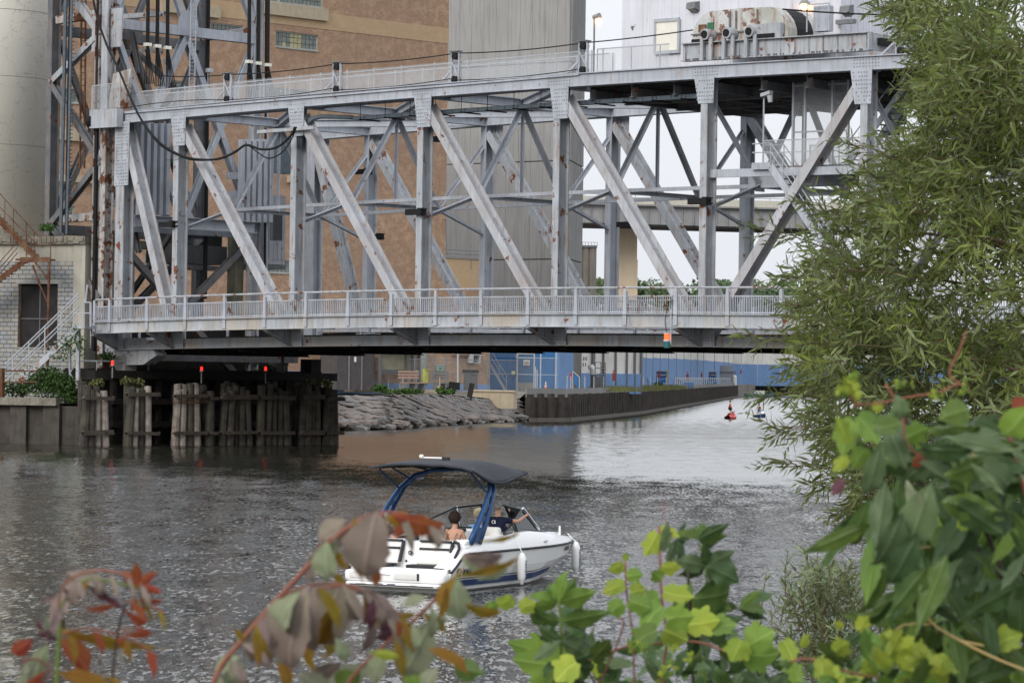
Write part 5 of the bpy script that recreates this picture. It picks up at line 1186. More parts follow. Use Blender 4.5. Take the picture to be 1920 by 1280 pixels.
vbox(0, Ltot, zb_+.35, zt2, -.4, 0, 'girder', M['girder']); vbox(0, Ltot, zb_, zb_+.35, -14, .4, 'bottom_flange', M['soffit']); vbox(0, Ltot, zt2, zt2+.3, -14, 1.0, 'deck', M['conc']); vbox(0, Ltot, zt2+.3, zt2+1.55, .6, .9, 'parapet', M['parapet'])
for i in range(100): q = 60+i*2.15; vbox(q, q+.12, zb_+.4, zt2-.05, 0, .25, 'stiffener', M['girder'])
mb = MB()
for i in range(60): q = 90+i*3.2; c = A0+vdir*q+vn*.7; mb.tube([c+ZV*(zt2+1.5), c+ZV*(zt2+1.95)], .05, 4)
mb.tube([A0+vn*.7+ZV*(zt2+1.95), A0+vdir*Ltot+vn*.7+ZV*(zt2+1.95)], .05, 4); mb.build('parapet_rail', M['galvdark'], vd)
p = U(1176, 560, 602); mb = MB()
for dx0, dx1, z0, z1 in ((-1.75, 1.85, 2.5, 26), (-1.75, 1.7, 26, zb_)): mb.hexa([p+V((x, y, z0-p.z)) for x, y in ((dx0, 0), (dx1, 0), (dx1, 8), (dx0, 8))], [p+V((x, y, z1-p.z)) for x, y in ((dx0, 0), (dx1, 0), (dx1, 8), (dx0, 8))])
mb.box(p+V((-.9, -.05, 12-p.z)), (.12, .1, 19)); mb.build('pier', M['tanpier'], vd)
gs = thing('distant_silos', 'row of small distant concrete silos left of the tan viaduct pier', 'silos', U(1078, 710, 520))
M['oldconc'] = surf('old_brown_silo_concrete', (.23, .205, .175), .9, .12, .4, .6)
zt3 = U(1098, 462, 520).z
for i in range(4): c = U(1072+i*12.5, 600, 524); c.z = 2.5; mb = MB(); mb.tube([c, V((c.x, c.y, zt3))], .62, 14); mb.build('silo', M['oldconc'], gs, smooth=False)
c = U(1092, 600, 524); mb = MB(); mb.box(V((c.x, c.y, zt3+.15)), (4.4, 1.6, .35)); mb.build('roof_slab', M['galvdark'], gs)
mb = MB()
for i in range(10): q = V((c.x-2.1+i*.48, c.y-.6, zt3+.3)); mb.tube([q, q+ZV*.5], .03, 4)
mb.tube([V((c.x-2.1, c.y-.6, zt3+.8)), V((c.x+2.3, c.y-.6, zt3+.8))], .03, 4); mb.build('roof_rail', M['galvdark'], gs)
def leafmat(name, col, var=.35, trans=.25, rough=.5, tint=None, scale=6, back=None, vein=False):
    m, t, b, o = newmat(name); oi = N(t, 'ShaderNodeObjectInfo'); p = pos(t); n1 = noise(t, p, scale, 3)
    gi = N(t, 'ShaderNodeNewGeometry')
    c = mix(t, tuple(x*(1-var) for x in col), tuple(x*(1+var) for x in col), gi.outputs['Random Per Island'] if not vein else oi.outputs['Random'])
    c = mix(t, c, tint or tuple(x*.8 for x in col), ramp(t, n1, [(.4, 0.), (.65, .8 if tint else .5)]))
    if vein:
        uvn = N(t, 'ShaderNodeUVMap'); sx = N(t, 'ShaderNodeSeparateXYZ'); t.links.new(uvn.outputs[0], sx.inputs[0])
        ab = N(t, 'ShaderNodeMath', operation='ABSOLUTE'); t.links.new(sx.outputs[0], ab.inputs[0])
        md = ramp(t, ab.outputs[0], [(.02, .55), (.06, 0.)])
        sl = N(t, 'ShaderNodeMath', operation='MULTIPLY_ADD'); t.links.new(ab.outputs[0], sl.inputs[0]); sl.inputs[1].default_value = -.55; t.links.new(sx.outputs[1], sl.inputs[2])
        ml = N(t, 'ShaderNodeMath', operation='MULTIPLY'); t.links.new(sl.outputs[0], ml.inputs[0]); ml.inputs[1].default_value = 11.
        fr_ = N(t, 'ShaderNodeMath', operation='FRACT'); t.links.new(ml.outputs[0], fr_.inputs[0]); sv = ramp(t, fr_.outputs[0], [(.0, .4), (.14, 0.), (.9, 0.), (1., .4)])
        c = mix(t, c, tuple(min(1, x*1.9+.05) for x in col), sv); c = mix(t, c, tuple(min(1, x*1.8+.06) for x in col), md)
        bump(t, b, fr_.outputs[0], .004, .5)
    if back: c = mix(t, c, back, gi.outputs['Backfacing'])
    t.links.new(c, b.inputs['Base Color']); b.inputs['Roughness'].default_value = rough; b.inputs['Specular IOR Level'].default_value = .22
    tr_ = N(t, 'ShaderNodeBsdfTranslucent'); t.links.new(c, tr_.inputs[0]); ms = N(t, 'ShaderNodeMixShader'); ms.inputs[0].default_value = trans
    t.links.new(b.outputs[0], ms.inputs[1]); t.links.new(tr_.outputs[0], ms.inputs[2]); t.links.new(ms.outputs[0], o.inputs[0]); return m
M['farleaf'] = leafmat('far_tree_foliage', (.12, .175, .095), .45, .1, .7); M['bark'] = surf('grey_brown_bark', (.10, .08, .06), .9, .3, 4)
M['farleaf2'] = leafmat('far_tree_foliage_pale', (.145, .20, .105), .4, .1, .7)
def crown_cards(mb, c, r, n, s):
    for _ in range(n):
        d = V((random.gauss(0, 1), random.gauss(0, 1), random.gauss(0, 1))).normalized()*random.uniform(.55, 1.02)
        p = c+V((d.x*r[0], d.y*r[1], d.z*r[2])); a = V((random.gauss(0, 1), random.gauss(0, 1), random.gauss(0, 1))).normalized(); b_ = a.cross(V((random.random(), random.random(), random.random()))).normalized()
        mb.add([p-a*s-b_*s*.4, p+b_*s*.6, p+a*s-b_*s*.4, p-b_*s*.9], [(0, 1, 2, 3)])
tx = 1092
tk = 0; ORD = 'first second third fourth fifth sixth seventh eighth ninth tenth eleventh twelfth thirteenth fourteenth fifteenth sixteenth seventeenth eighteenth nineteenth twentieth twenty-first twenty-second twenty-third twenty-fourth twenty-fifth twenty-sixth twenty-seventh twenty-eighth twenty-ninth thirtieth thirty-first thirty-second thirty-third thirty-fourth thirty-fifth thirty-sixth thirty-seventh thirty-eighth thirty-ninth fortieth'.split()
while tx < 1500:
    Y = random.uniform(1040, 1120); k = random.random()
    ytop = 520-9*math.sin((tx-1080)/50.)*random.uniform(.2, 1)-(9 if tx < 1130 else 0)-(12 if 1300 < tx < 1370 else 0)
    top = U(tx, ytop, Y); base = V((top.x, top.y, 2.8)); hgt = top.z-2.8; rx = random.uniform(4.5, 7)
    t = thing('far_tree', ('dark tree in the distant wooded line, %s one left of the tan viaduct pier' if tx < 1158 else 'dark tree in the distant wooded line, %s one counting right from the tan viaduct pier') % ORD[min(tk, 39)], 'tree', base, 'trees in the distant wooded line')
    mb = MB(); mb.tube([base, base+ZV*hgt*.5, base+ZV*hgt*.85], [.5, .35, .1], 6); mb.build('trunk', M['bark'], t)
    mb = MB()
    for q in range(11):
        zz = random.uniform(.25, .93); w_ = math.sin(min(1, (1-zz)*1.4+.15)*1.5)
        c = base+V((random.uniform(-1, 1)*rx*w_, random.uniform(-1, 1)*rx*.6, hgt*zz)); rr = random.uniform(1.7, 3.0); crown_cards(mb, c, (rr, rr, rr*.8), 170, .42)
    crown_cards(mb, base+ZV*hgt*.5, (rx*.9, rx*.6, hgt*.44), 650, .9)
    mb.build('crown', M['farleaf'] if k < .6 else M['farleaf2'], t, kind=None); tk += 1; old = tx; tx += random.uniform(9, 15); tk = 0 if old < 1158 <= tx else tk
# shrubs and grass on the far quay
def shrub(c, r, n, s, mat, lab, name='shrub', cat='shrub', group=None):
    mb = MB(); 
    for q in range(max(3, n//60)): crown_cards(mb, c+V((random.uniform(-.6, .6)*r[0], random.uniform(-.6, .6)*r[1], random.uniform(.0, .5)*r[2])), (r[0]*.5, r[1]*.5, r[2]*.5), 60, s)
    return tag(mb.build(name, mat), lab, cat, group)
M['shrubleaf'] = leafmat('bright_shrub_leaf', (.06, .12, .03), .4, .15)
for px, py, rx, rz_, lab in ((712, 730, 1.1, .7, 'bushy green weed clump at the slope top below the shelter'), (755, 736, 2.2, .5, 'long low green weed clump left of the grey door'), (775, 744, 1.0, .5, 'small green weed running down the stone slope'), (822, 735, .6, .6, 'little green weed below the litter bin'), (843, 736, .7, .5, 'little green weed left of the black floodlight')):
    shrub(U(px, py, 318), (rx, .8, rz_), int(260*rx), .16, M['shrubleaf'], lab)
def grass(pts, n, h, mat, lab, name='grass'):
    mb = MB()
    for _ in range(n):
        p = random.choice(pts)+V((random.gauss(0, 1.2), random.gauss(0, 1.5), 0)); w_ = random.uniform(.02, .05); hh_ = h*random.uniform(.4, 1); dx = random.gauss(0, .15)
        mb.add([p-V((w_, 0, 0)), p+V((w_, 0, 0)), p+V((dx, 0, hh_))], [(0, 1, 2)])
    o = mb.build(name, mat); o['kind'] = 'stuff'; tag(o, lab, 'grass'); return o
M['drygrass'] = leafmat('dry_yellow_green_grass', (.15, .16, .06), .4, .2)
grass([edge(x)+V((0, 1.5, 2.85)) for x in range(1135, 1262, 3)], 5000, .75, M['drygrass'], 'dry grass and weeds along the quay edge')
shrub(edge(1245)+V((-1, 3, 3.1)), (1.6, 1, .8), 300, .15, M['shrubleaf'], 'green bush beside the blue loading frame'); shrub(edge(1180)+V((-1, 4, 3.3)), (1.2, 1, 1.0), 200, .14, M['drygrass'], 'tall weeds against the blue warehouse base')
# ------------------------------------------------------------------ left bank: pile wall, pump house, silo, stairs
LP0, LP1 = UZ(-420, 822, 0), UZ(146, 833, 0)
LZ = UZ(70, 745, 0).z
M['cap'] = surf('mossy_cap_concrete', (.22, .20, .165), .95, .4, 2, .5, bmp=.02)
M['oldpile'] = surf('stained_old_sheet_pile', (.085, .075, .066), .9, .4, 1.2, .7, tint=(.05, .045, .04))
lw = thing('left_pile_wall', 'old stained sheet pile wall at the lower left waterline', 'wall', LP1)
zt_l = 4.65-(757.5-700-3)/31.5*1.0
ang = math.atan2((LP1-LP0).y, (LP1-LP0).x); dl = (LP1-LP0).normalized(); nl = V((dl.y, -dl.x, 0)); Ll = (LP1-LP0).length
n = int(Ll/1.05); hs = [2.75, 2.35, 2.35, 2.7]
for i in range(n):
    a = LP1-dl*(i+1)*1.05; b = LP1-dl*i*1.05
    mb = MB(); o_ = .35 if i % 2 else 0
    mb.hexa([p-ZV*.6 for p in (a+nl*o_, b+nl*o_-dl*.04, b-nl*.25-dl*.04, a-nl*.25)], [p+ZV*(2.35 if o_ else 2.3) for p in (a+nl*o_, b+nl*o_-dl*.04, b-nl*.25-dl*.04, a-nl*.25)]); mb.build('sheet_pile', M['oldpile'], lw)
mb = MB(); mb.beam(LP0+nl*.2+ZV*2.55, LP1+nl*.2+ZV*2.55-dl*1.2, .45, 1.0, nl); mb.build('capping_beam', M['cap'], lw)
land = [V((p.x, p.y, 2.45)) for p in (LP0, LP1)]+[V((q.x, q.y, 2.45)) for q in (B(-36.6, -3, 0), B(-36.6, 17, 0), RP[0]+V((-4, 6, 0)), RP[0]+V((-4, 60, 0)), V((-400, 300, 0)))]
poly_obj('left_bank', land, M['soil'])
# dark soil skirt down to the water so nothing shows hollow
mb = MB()
for a, b in ((LP1, V((B(-36.6, -3, 0).x, B(-36.6, -3, 0).y, 0))), (V((B(-36.6, -3, 0).x, B(-36.6, -3, 0).y, 0)), V((B(-36.6, 17, 0).x, B(-36.6, 17, 0).y, 0))), (V((B(-36.6, 17, 0).x, B(-36.6, 17, 0).y, 0)), RP[0]+V((-4, 6, 0)))):
    mb.add([a-ZV, b-ZV, b+ZV*2.45, a+ZV*2.45], [(0, 1, 2, 3)])
mb.build('bank_face', M['soil'], kind='structure')
# pump house
THL = math.radians(-24); DL = V((math.cos(THL), math.sin(THL), 0)); NL = V((DL.y, -DL.x, 0))
CL = U(158, 700, 203); CL.z = 0
def FL(px, py, d=0): return PL(px, py, CL+NL*d, DL)
def tl(px, py=600, d=0): return (FL(px, py, d)-CL).dot(DL)
def lbox(x0, x1, y0, y1, d0, d1, name, mat, par, z0=None):
    t0, t1 = tl(x0, (y0+y1)/2, d1), tl(x1, (y0+y1)/2, d1); xm = (x0+x1)/2; za = FL(xm, y0, d1).z; zb__ = FL(xm, y1, d1).z if z0 is None else z0
    mb = MB(); a, b = CL+DL*t0, CL+DL*t1; mb.hexa([a+NL*d1+ZV*zb__, b+NL*d1+ZV*zb__, b+NL*d0+ZV*zb__, a+NL*d0+ZV*zb__], [a+NL*d1+ZV*za, b+NL*d1+ZV*za, b+NL*d0+ZV*za, a+NL*d0+ZV*za]); return mb.build(name, mat, par)
M['oldcream'] = surf('weathered_cream_concrete', (.44, .42, .36), .95, .18, .7, .45, bmp=.01, tint=(.30, .27, .22)); M['cap'] = surf('mossy_cap_concrete', (.22, .20, .165), .95, .4, 2, .5, bmp=.02)
ph_ = thing('pump_house', 'weathered concrete block building under the cream silo at the left edge', 'building', CL+ZV*2.4)
zcap = FL(100, 458).z; zlint = FL(100, 490).z; zfoot = 2.3
T0 = tl(-90)
def lb2(t0, t1, z0, z1, d0, d1, name, mat, par=None):
    mb = MB(); a, b = CL+DL*t0, CL+DL*t1; mb.hexa([a+NL*d1+ZV*z0, b+NL*d1+ZV*z0, b+NL*d0+ZV*z0, a+NL*d0+ZV*z0], [a+NL*d1+ZV*z1, b+NL*d1+ZV*z1, b+NL*d0+ZV*z1, a+NL*d0+ZV*z1]); return mb.build(name, mat, par or ph_)
tcol = tl(138)
lb2(T0, tcol, zlint, zcap, -6, .0, 'concrete_beam', M['oldcream']); lb2(tcol, 0, zfoot, zcap, -5.9, .1, 'corner_column', M['oldcream'])
lb2(T0, .05, zcap, zcap+.5, -8, .28, 'roof_cap', M['cap'])
mb = MB()
for i in range(26):
    t = T0+(0-T0)*i/26; c = CL+DL*(t+.2)+NL*.3+ZV*(zcap+.25+random.uniform(-.08, .08)); mb.box(c, (random.uniform(.2, .5), .1, random.uniform(.2, .45)), DL)
mb.build('chipped_edge', M['cap'], ph_, kind='stuff')
dx0, dx1, dy0, dy1 = tl(35), tl(108), FL(70, 532).z, FL(70, 651).z
M['mortar'] = surf('dark_recessed_mortar', (.13, .125, .115), .95, .2, 2)
# backing wall with a real opening
for a in ((T0, dx0, zfoot, zlint), (dx1, tcol, zfoot, zlint), (dx0, dx1, zfoot, dy1), (dx0, dx1, dy0, zlint)): lb2(*a, -.5, -.05, 'backing_wall', M['mortar'])
M['block'] = [surf('painted_block_%s' % w, c, .9, .14, 2.2, .35) for w, c in (('pale', (.33, .325, .305)), ('grey', (.30, .30, .29)), ('warm', (.32, .305, .275)), ('bluish', (.29, .30, .31)))]
bw_, bh_ = .52, .272; blocks = 0; r = 0; z = zlint; shared = {}
while z > zfoot+.1:
    z -= bh_; t = T0+(.26 if r % 2 else 0)-.0
    while t < tcol-.05:
        t2 = min(t+bw_, tcol); tt0 = t; skip = False
        if z+bh_*.5 < dy0 and z+bh_*.5 > dy1:
            if tt0 >= dx0-.05 and t2 <= dx1+.05: skip = True
            elif tt0 < dx0 < t2: t2 = dx0
            elif tt0 < dx1 < t2: tt0 = dx1
        xpx = PX(CL+DL*(tt0+t2)/2+ZV*z)[0]
        if not skip and t2-tt0 > .06 and xpx > -14 and blocks < 330:
            w_ = t2-tt0-.03; key = (round(w_, 2), random.randrange(4) if xpx < 110 or random.random() < .7 else 3)
            if key not in shared:
                mb = MB(); mb.box((0, 0, bh_/2-.015), (w_, .10, bh_-.035)); me_o = mb.build('block', M['block'][key[1]], ph_, origin=(0, 0, 0)); shared[key] = me_o.data; o = me_o
            else: o = link(D.objects.new('block', shared[key])); o.parent = ph_
            c = CL+DL*(tt0+t2)/2+NL*(.0+random.uniform(-.008, .012))+ZV*(z+.015); o.location = c-WL[ph_.name]; o.rotation_euler.z = THL; WL[o.name] = c; blocks += 1
        t += bw_
    r += 1
M['darkwin'] = surf('dark_mesh_shutter', (.028, .026, .027), .8, .3, 1.5, .3)
lb2(dx0, dx1, dy1, dy0, -.5, -.22, 'shutter', M['darkwin']); xm = (dx0+dx1)/2
for a in ((dx0, dx0+.06, dy1, dy0), (dx1-.06, dx1, dy1, dy0)): lb2(*a, -.22, -.1, 'window_frame', M['rust'])
lb2(xm-.03, xm+.05, dy1, dy0, -.22, -.17, 'mullion', M['darkpanel']); lb2(dx0, dx1, dy1+1.75, dy1+1.83, -.22, -.17, 'transom', M['darkpanel']); lb2(dx0-.1, dx1+.1, dy1-.1, dy1, -.2, .12, 'sill', M['conc']); lb2(dx0-.15, dx1+.3, dy0, dy0+.27, -.1, .07, 'lintel', M['block'][0])
# silo
M['silo'] = surf('cream_silo_concrete', (.56, .535, .46), .9, .08, .5, .22, bmp=.01)
sm, st_, sb_, so_ = newmat('cracked_cream_silo_concrete')
p = pos(st_); c = mix(st_, (.70, .67, .59), (.78, .75, .67), noise(st_, p, .6, 6, .6)); c = mix(st_, c, (.33, .30, .24), ramp(st_, noise(st_, pos(st_, (1, 1, 5)), 1.0, 6, .7), [(.58, 0.), (.70, .55)]))
vo = N(st_, 'ShaderNodeTexVoronoi', feature='DISTANCE_TO_EDGE'); vo.inputs['Scale'].default_value = .35
nzv = N(st_, 'ShaderNodeTexNoise'); nzv.inputs['Scale'].default_value = 1.5; nzv.inputs['Detail'].default_value = 6; st_.links.new(p, nzv.inputs[0]); ad = N(st_, 'ShaderNodeVectorMath', operation='ADD'); st_.links.new(p, ad.inputs[0]); st_.links.new(nzv.outputs[1], ad.inputs[1]); st_.links.new(ad.outputs[0], vo.inputs['Vector'])
c = mix(st_, c, (.20, .18, .15), ramp(st_, vo.outputs['Distance'], [(.002, .35), (.007, 0.)])); c = mix(st_, c, (.22, .20, .17), ramp(st_, noise(st_, pos(st_, (2, 2, .5)), 2.2, 7, .75), [(.62, 0.), (.72, .5)]))
st_.links.new(c, sb_.inputs['Base Color']); sb_.inputs['Roughness'].default_value = .9
Rs = 4.6; e = U(99, 250, 214); cx_ = V((e.x-Rs, e.y, 0)); so2 = thing('cream_silo', 'tall cracked cream concrete silo standing on the block building', 'silo', V((cx_.x, cx_.y, zcap+.4)))
mb = MB(); mb.tube([V((cx_.x, cx_.y, zcap+.3)), V((cx_.x, cx_.y, 46))], Rs, 96); o = mb.build('silo_wall', sm, so2)
for q in o.data.polygons: q.use_smooth = abs(q.normal.z) < .5
mb = MB()
for z in (18.9, 23.3, 27.6): mb.tube([V((cx_.x, cx_.y, z)), V((cx_.x, cx_.y, z+.03))], Rs+.012, 96)
mb.build('lift_joint', M['cap'], so2)
# rust stair and landing
rt = thing('rust_stair', 'rusty zigzag fire stair in front of the block building', 'stair', FL(95, 520, 2.5))
def R_(px, py, d): return FL(px, py, d)
for d in (1.6, 2.6):
    mb = MB(); mb.beam(R_(-40, 372, d), R_(72, 487, d), .38, .07, NL); mb.build('stringer', M['rust'], rt)
    mb = MB(); mb.beam(R_(-45, 556, d), R_(45, 490, d), .32, .07, NL); mb.build('stringer', M['rust'], rt)
for i in range(17):
    q = (i+.5)/17; c = R_(-40+112*q, 372+115*q, 2.1); mb = MB(); mb.box(c, (.28, 1.0, .05), DL); mb.build('tread', M['rust'], rt)
for i in range(13):
    q = (i+.5)/13; c = R_(-45+90*q, 556-66*q, 2.1); mb = MB(); mb.box(c, (.28, 1.0, .05), DL); mb.build('tread', M['rust'], rt)
mb = MB(); a, b = R_(38, 487, 2.1), R_(95, 487, 2.1); b.z = a.z; mb.beam(a, b, .1, 1.1, NL); a, b = R_(38, 487, 2.65), R_(95, 487, 2.65); b.z = a.z; mb.beam(a, b, .32, .06, NL); mb.build('landing', M['rust'], rt)
for y0, y1 in ((352, 442), (375, 460), (398, 482)):
    mb = MB(); mb.tube([R_(-14, y0-4 if y0 < 360 else y0, 2.65), R_(72, y1, 2.65)], .035, 5)
    mb.build('handrail', M['rust'], rt)
mb = MB(); mb.tube([R_(72, 442, 2.65), R_(95, 442, 2.65), R_(95, 487, 2.65)], .03, 5); mb.tube([R_(66, 459, 2.65), R_(95, 459, 2.65)], .03, 5); mb.tube([R_(50, 485, 2.65), R_(50, 441, 2.65)], .03, 5); mb.tube([R_(64, 485, 2.65), R_(64, 437, 2.65)], .03, 5); mb.build('landing_rail', M['rust'], rt)
for px in (9, 25, 49): mb = MB(); mb.tube([R_(px, 352+(px+14)*1.05, 2.65), R_(px, 352+(px+14)*1.05+62, 2.65)], .03, 5); mb.build('baluster', M['rust'], rt)
for y0, y1 in ((500, 455), (512, 466), (522, 476)): mb = MB(); mb.tube([R_(-8, y0, 2.65), R_(33, y1-2, 2.65)], .03, 5); mb.build('handrail', M['rust'], rt)
mb = MB(); mb.tube([R_(92, 490, 2.65), R_(91, 560, 2.65), R_(89, 688, 2.65)], .085, 6); mb.build('support_post', M['rust'], rt)
mb = MB(); mb.beam(R_(66, 492, 2.6), R_(93, 528, 2.6), .10, .08, NL); mb.build('brace', M['rust'], rt); mb = MB(); mb.beam(R_(61, 497, 2.6), R_(75, 535, 2.6), .10, .08, NL); mb.beam(R_(75, 535, 2.6), R_(89, 566, 2.6), .08, .06, NL); mb.build('brace', M['rust'], rt)
# white stair
ws = thing('white_stair', 'white painted steel stair climbing right to the bridge sidewalk', 'stair', FL(30, 720, 4))
for d in (3.4, 4.6):
    mb = MB(); mb.beam(R_(28, 727, d), R_(148, 612, d), .36, .08, NL); mb.build('stringer', M['steel2'], ws)
    mb = MB()
    for k in (38, 62) if d > 4 else (30, 55): mb.tube([R_(8, 717-k+30 if k > 40 else 717+22-k+30-20, d), R_(28, 727-k, d), R_(147, 612-k+2, d)] if 0 else [R_(10, 745-k, d), R_(148, 612-k, d)], .045, 5)
    mb.build('handrail', M['galv'], ws)
    for i in range(5): q = i/4; mb = MB(); x, y = 24+120*q, 731-115*q; mb.tube([R_(x, y, d), R_(x, y-62, d)], .04, 5); mb.build('rail_post', M['galv'], ws)
for i in range(13):
    q = (i+.4)/13; c = R_(28+120*q, 722-112*q, 4.0); mb = MB(); mb.box(c, (.34, 1.15, .07), DL); mb.build('tread', M['steel2'], ws)
a, b = R_(147, 613, 4), R_(170, 613, 4); b.z = a.z; mb = MB(); mb.beam(a, b, .2, 1.4, NL); mb.build('landing', M['steel2'], ws)
mb = MB(); 
for px in (157, 170): mb.tube([R_(px, 612, 4.6), R_(px, 566, 4.6)], .07, 5)
mb.tube([R_(157, 567, 4.6), R_(170, 567, 4.6)], .04, 5); mb.tube([R_(152, 587, 4.6), R_(170, 587, 4.6)], .04, 5); mb.tube([R_(160, 566, 4.4), R_(164, 534, 4.4)], .06, 5); mb.build('landing_rail', M['galv'], ws)
mb = MB(); mb.beam(R_(147, 616, 4.4), R_(146, 728, 4.4), .2, .2, NL); mb.build('support_post', M['steel2'], ws)
mb = MB(); mb.tube([R_(130, 652, 4.4), R_(145, 675, 4.4), R_(131, 700, 4.4), R_(146, 722, 4.4)], .05, 5); mb.beam(R_(131, 645, 4.2), R_(131, 728, 4.2), .1, .1, NL); mb.build('support_brace', M['steel2'], ws)
lfn = thing('waterside_fence', 'rusty two rail fence with dark posts on top of the left pile wall', 'fence', FL(3, 745, 6))
mb = MB(); mb.beam(R_(3, 745, 6), R_(3, 690, 6), .28, .28, NL); mb.build('fence_post', M['rust'], lfn)
for y in (696, 717): mb = MB(); mb.tube([R_(-60, y, 6), R_(70, y-1, 6)], .045, 5); mb.build('fence_rail', M['rust'], lfn)
# shrubs on the left bank
M['shrubdark'] = leafmat('dark_green_bush_leaf', (.045, .085, .022), .5, .12)
for i, (px, py, rx, rz_, n, lab, mt) in enumerate(((30, 735, 1.3, .9, 500, 'dark green bush at the foot of the white stair, far left', 'shrubdark'), (75, 722, 1.5, 1.3, 800, 'large green bush spilling under the white stair', 'shrubdark'), (108, 735, 1.7, 1.5, 1000, 'large dark bush right of the stair foot, above the sheet piles', 'shrubdark'), (132, 750, 1.0, 1.6, 500, 'dark leafy weeds hanging over the corner of the pile wall', 'shrubdark'), (120, 660, .9, 1.3, 160, 'thin vine climbing the underside of the white stair', 'shrubleaf'), (152, 648, .5, 1.6, 90, 'thin yellowish vine on the stair support post', 'shrubleaf'), (92, 432, .7, .5, 200, 'small green plant growing on the roof edge beside the silo', 'shrubleaf'), (500, 702, .7, .8, 260, 'dark weed growing by the right red pier light', 'shrubdark'), (192, 672, .8, .5, 160, 'dark weed on the pier behind the left red light', 'shrubdark'))):
    c = FL(px, py, 4.5 if i < 6 else .1) if i < 7 else B(-33.5, 1 if i == 8 else 15.5, 0)
    if i >= 7: c = U(px, py, c.y)
    shrub(c, (rx, 1, rz_), int(n*1.6), .085, M[mt], lab)
# ------------------------------------------------------------------ pier under the span end
def PR(s, o, z): return V((X0, Y0, 0))+BV*s+PV*o+ZV*z
M['timber'] = surf('black_timber', (.02, .018, .016), .85, .4, 1.5, .5); M['pierdark'] = surf('dark_pier_concrete', (.035, .033, .03), .95, .4, .8, .6)  # near-black base colours for the pier and its fender frame
pr = thing('bridge_pier', 'dark concrete pier with timber fender frame under the left end of the span', 'pier', PR(-36, 8, 0))
mb = MB(); mb.hexa([PR(s, o, -1) for s, o in ((-38.5, -2.5), (-36.3, -2.5), (-36.3, 17.5), (-38.5, 17.5))], [PR(s, o, 4.6) for s, o in ((-38.5, -2.5), (-36.3, -2.5), (-36.3, 17.5), (-38.5, 17.5))]); mb.build('pier_wall', M['pierdark'], pr)
mb = MB(); mb.hexa([PR(s, o, 3.9) for s, o in ((-38.5, -2.6), (-35.5, -2.6), (-35.5, 17.6), (-38.5, 17.6))], [PR(s, o, 4.5) for s, o in ((-38.5, -2.6), (-35.5, -2.6), (-35.5, 17.6), (-38.5, 17.6))]); mb.build('pier_cap', M['pierdark'], pr)
mb = MB(); mb.hexa([PR(s, o, 4.5) for s, o in ((-40, -.5), (-39, -.5), (-39, 17.0), (-40, 17.0))], [PR(s, o, 7.3) for s, o in ((-40, -.5), (-39, -.5), (-39, 17.0), (-40, 17.0))]); mb.build('back_wall', M['pierdark'], pr)
for o in (0.2, 16.1): mb = MB(); mb.box(PR(-35.9, o, 4.95), (1.0, .9, .9), BV); mb.build('bearing_pedestal', M['conc'] if o < 1 else M['pierdark'], pr)
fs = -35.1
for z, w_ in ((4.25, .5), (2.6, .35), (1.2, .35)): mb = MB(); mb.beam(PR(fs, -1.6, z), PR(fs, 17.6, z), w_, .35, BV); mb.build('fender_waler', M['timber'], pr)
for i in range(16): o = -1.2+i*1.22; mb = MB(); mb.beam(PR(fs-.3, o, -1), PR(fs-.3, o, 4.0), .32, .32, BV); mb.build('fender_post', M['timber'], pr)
mb = MB(); 
for o in (-2.4, 1.8): mb.tube([PR(-35.6, o, 4.5), PR(-35.6, o, 5.05)], .035, 5)
mb.tube([PR(-37.6, -2.5, 5.05), PR(-35.6, -2.4, 5.05), PR(-35.6, 1.8, 5.05)], .05, 5); mb.build('pier_rail', M['galv'], pr)
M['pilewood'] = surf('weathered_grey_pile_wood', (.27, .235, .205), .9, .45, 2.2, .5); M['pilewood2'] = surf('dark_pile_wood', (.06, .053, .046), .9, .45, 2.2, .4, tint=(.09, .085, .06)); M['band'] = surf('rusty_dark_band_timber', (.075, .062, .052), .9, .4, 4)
# streaky bark bump for piles
def pile(c, top, r, ctop, mat, par):
    mb = MB(); n = 9; rows = []; N_ = 7
    for j in range(N_):
        v = j/(N_-1); p = V(c).lerp(V(ctop), v); rr = r*(1.08-.16*v)*random.uniform(.97, 1.03); rows.append([p+V((math.cos(2*math.pi*k/n)*rr*random.uniform(.93, 1.05), math.sin(2*math.pi*k/n)*rr, 0)) for k in range(n)])
    mb.sheet(rows, True); base = len(mb.v); mb.add(rows[-1]+[V(ctop)+ZV*random.uniform(.0, .07)], [(k, (k+1) % n, n) for k in range(n)]); return mb.build('pile', mat, par, smooth=False)
DLINE0, DLINE1 = UZ(150, 835, 0), UZ(640, 833, 0)
def DP(px, dback=0): p = PL(px, 830, DLINE0, (DLINE1-DLINE0)); p.z = 0; return p-BV*dback
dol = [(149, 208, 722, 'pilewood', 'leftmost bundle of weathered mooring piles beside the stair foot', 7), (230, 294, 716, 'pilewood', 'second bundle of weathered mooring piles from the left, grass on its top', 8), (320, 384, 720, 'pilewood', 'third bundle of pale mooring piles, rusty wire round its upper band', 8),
       (386, 404, 724, 'pilewood2', 'narrow dark pile bundle behind the third bundle', 4), (408, 478, 722, 'pilewood2', 'dark row of piles in the shade under the bridge', 9), (480, 548, 722, 'pilewood2', 'dark splayed pile bundle at the right end of the pier', 9), (558, 604, 722, 'pilewood2', 'black pile bundle standing clear right of the pier, weeds on top', 7), (603, 640, 726, 'pilewood2', 'rightmost dark mossy pile bundle against the stone slope', 6)]
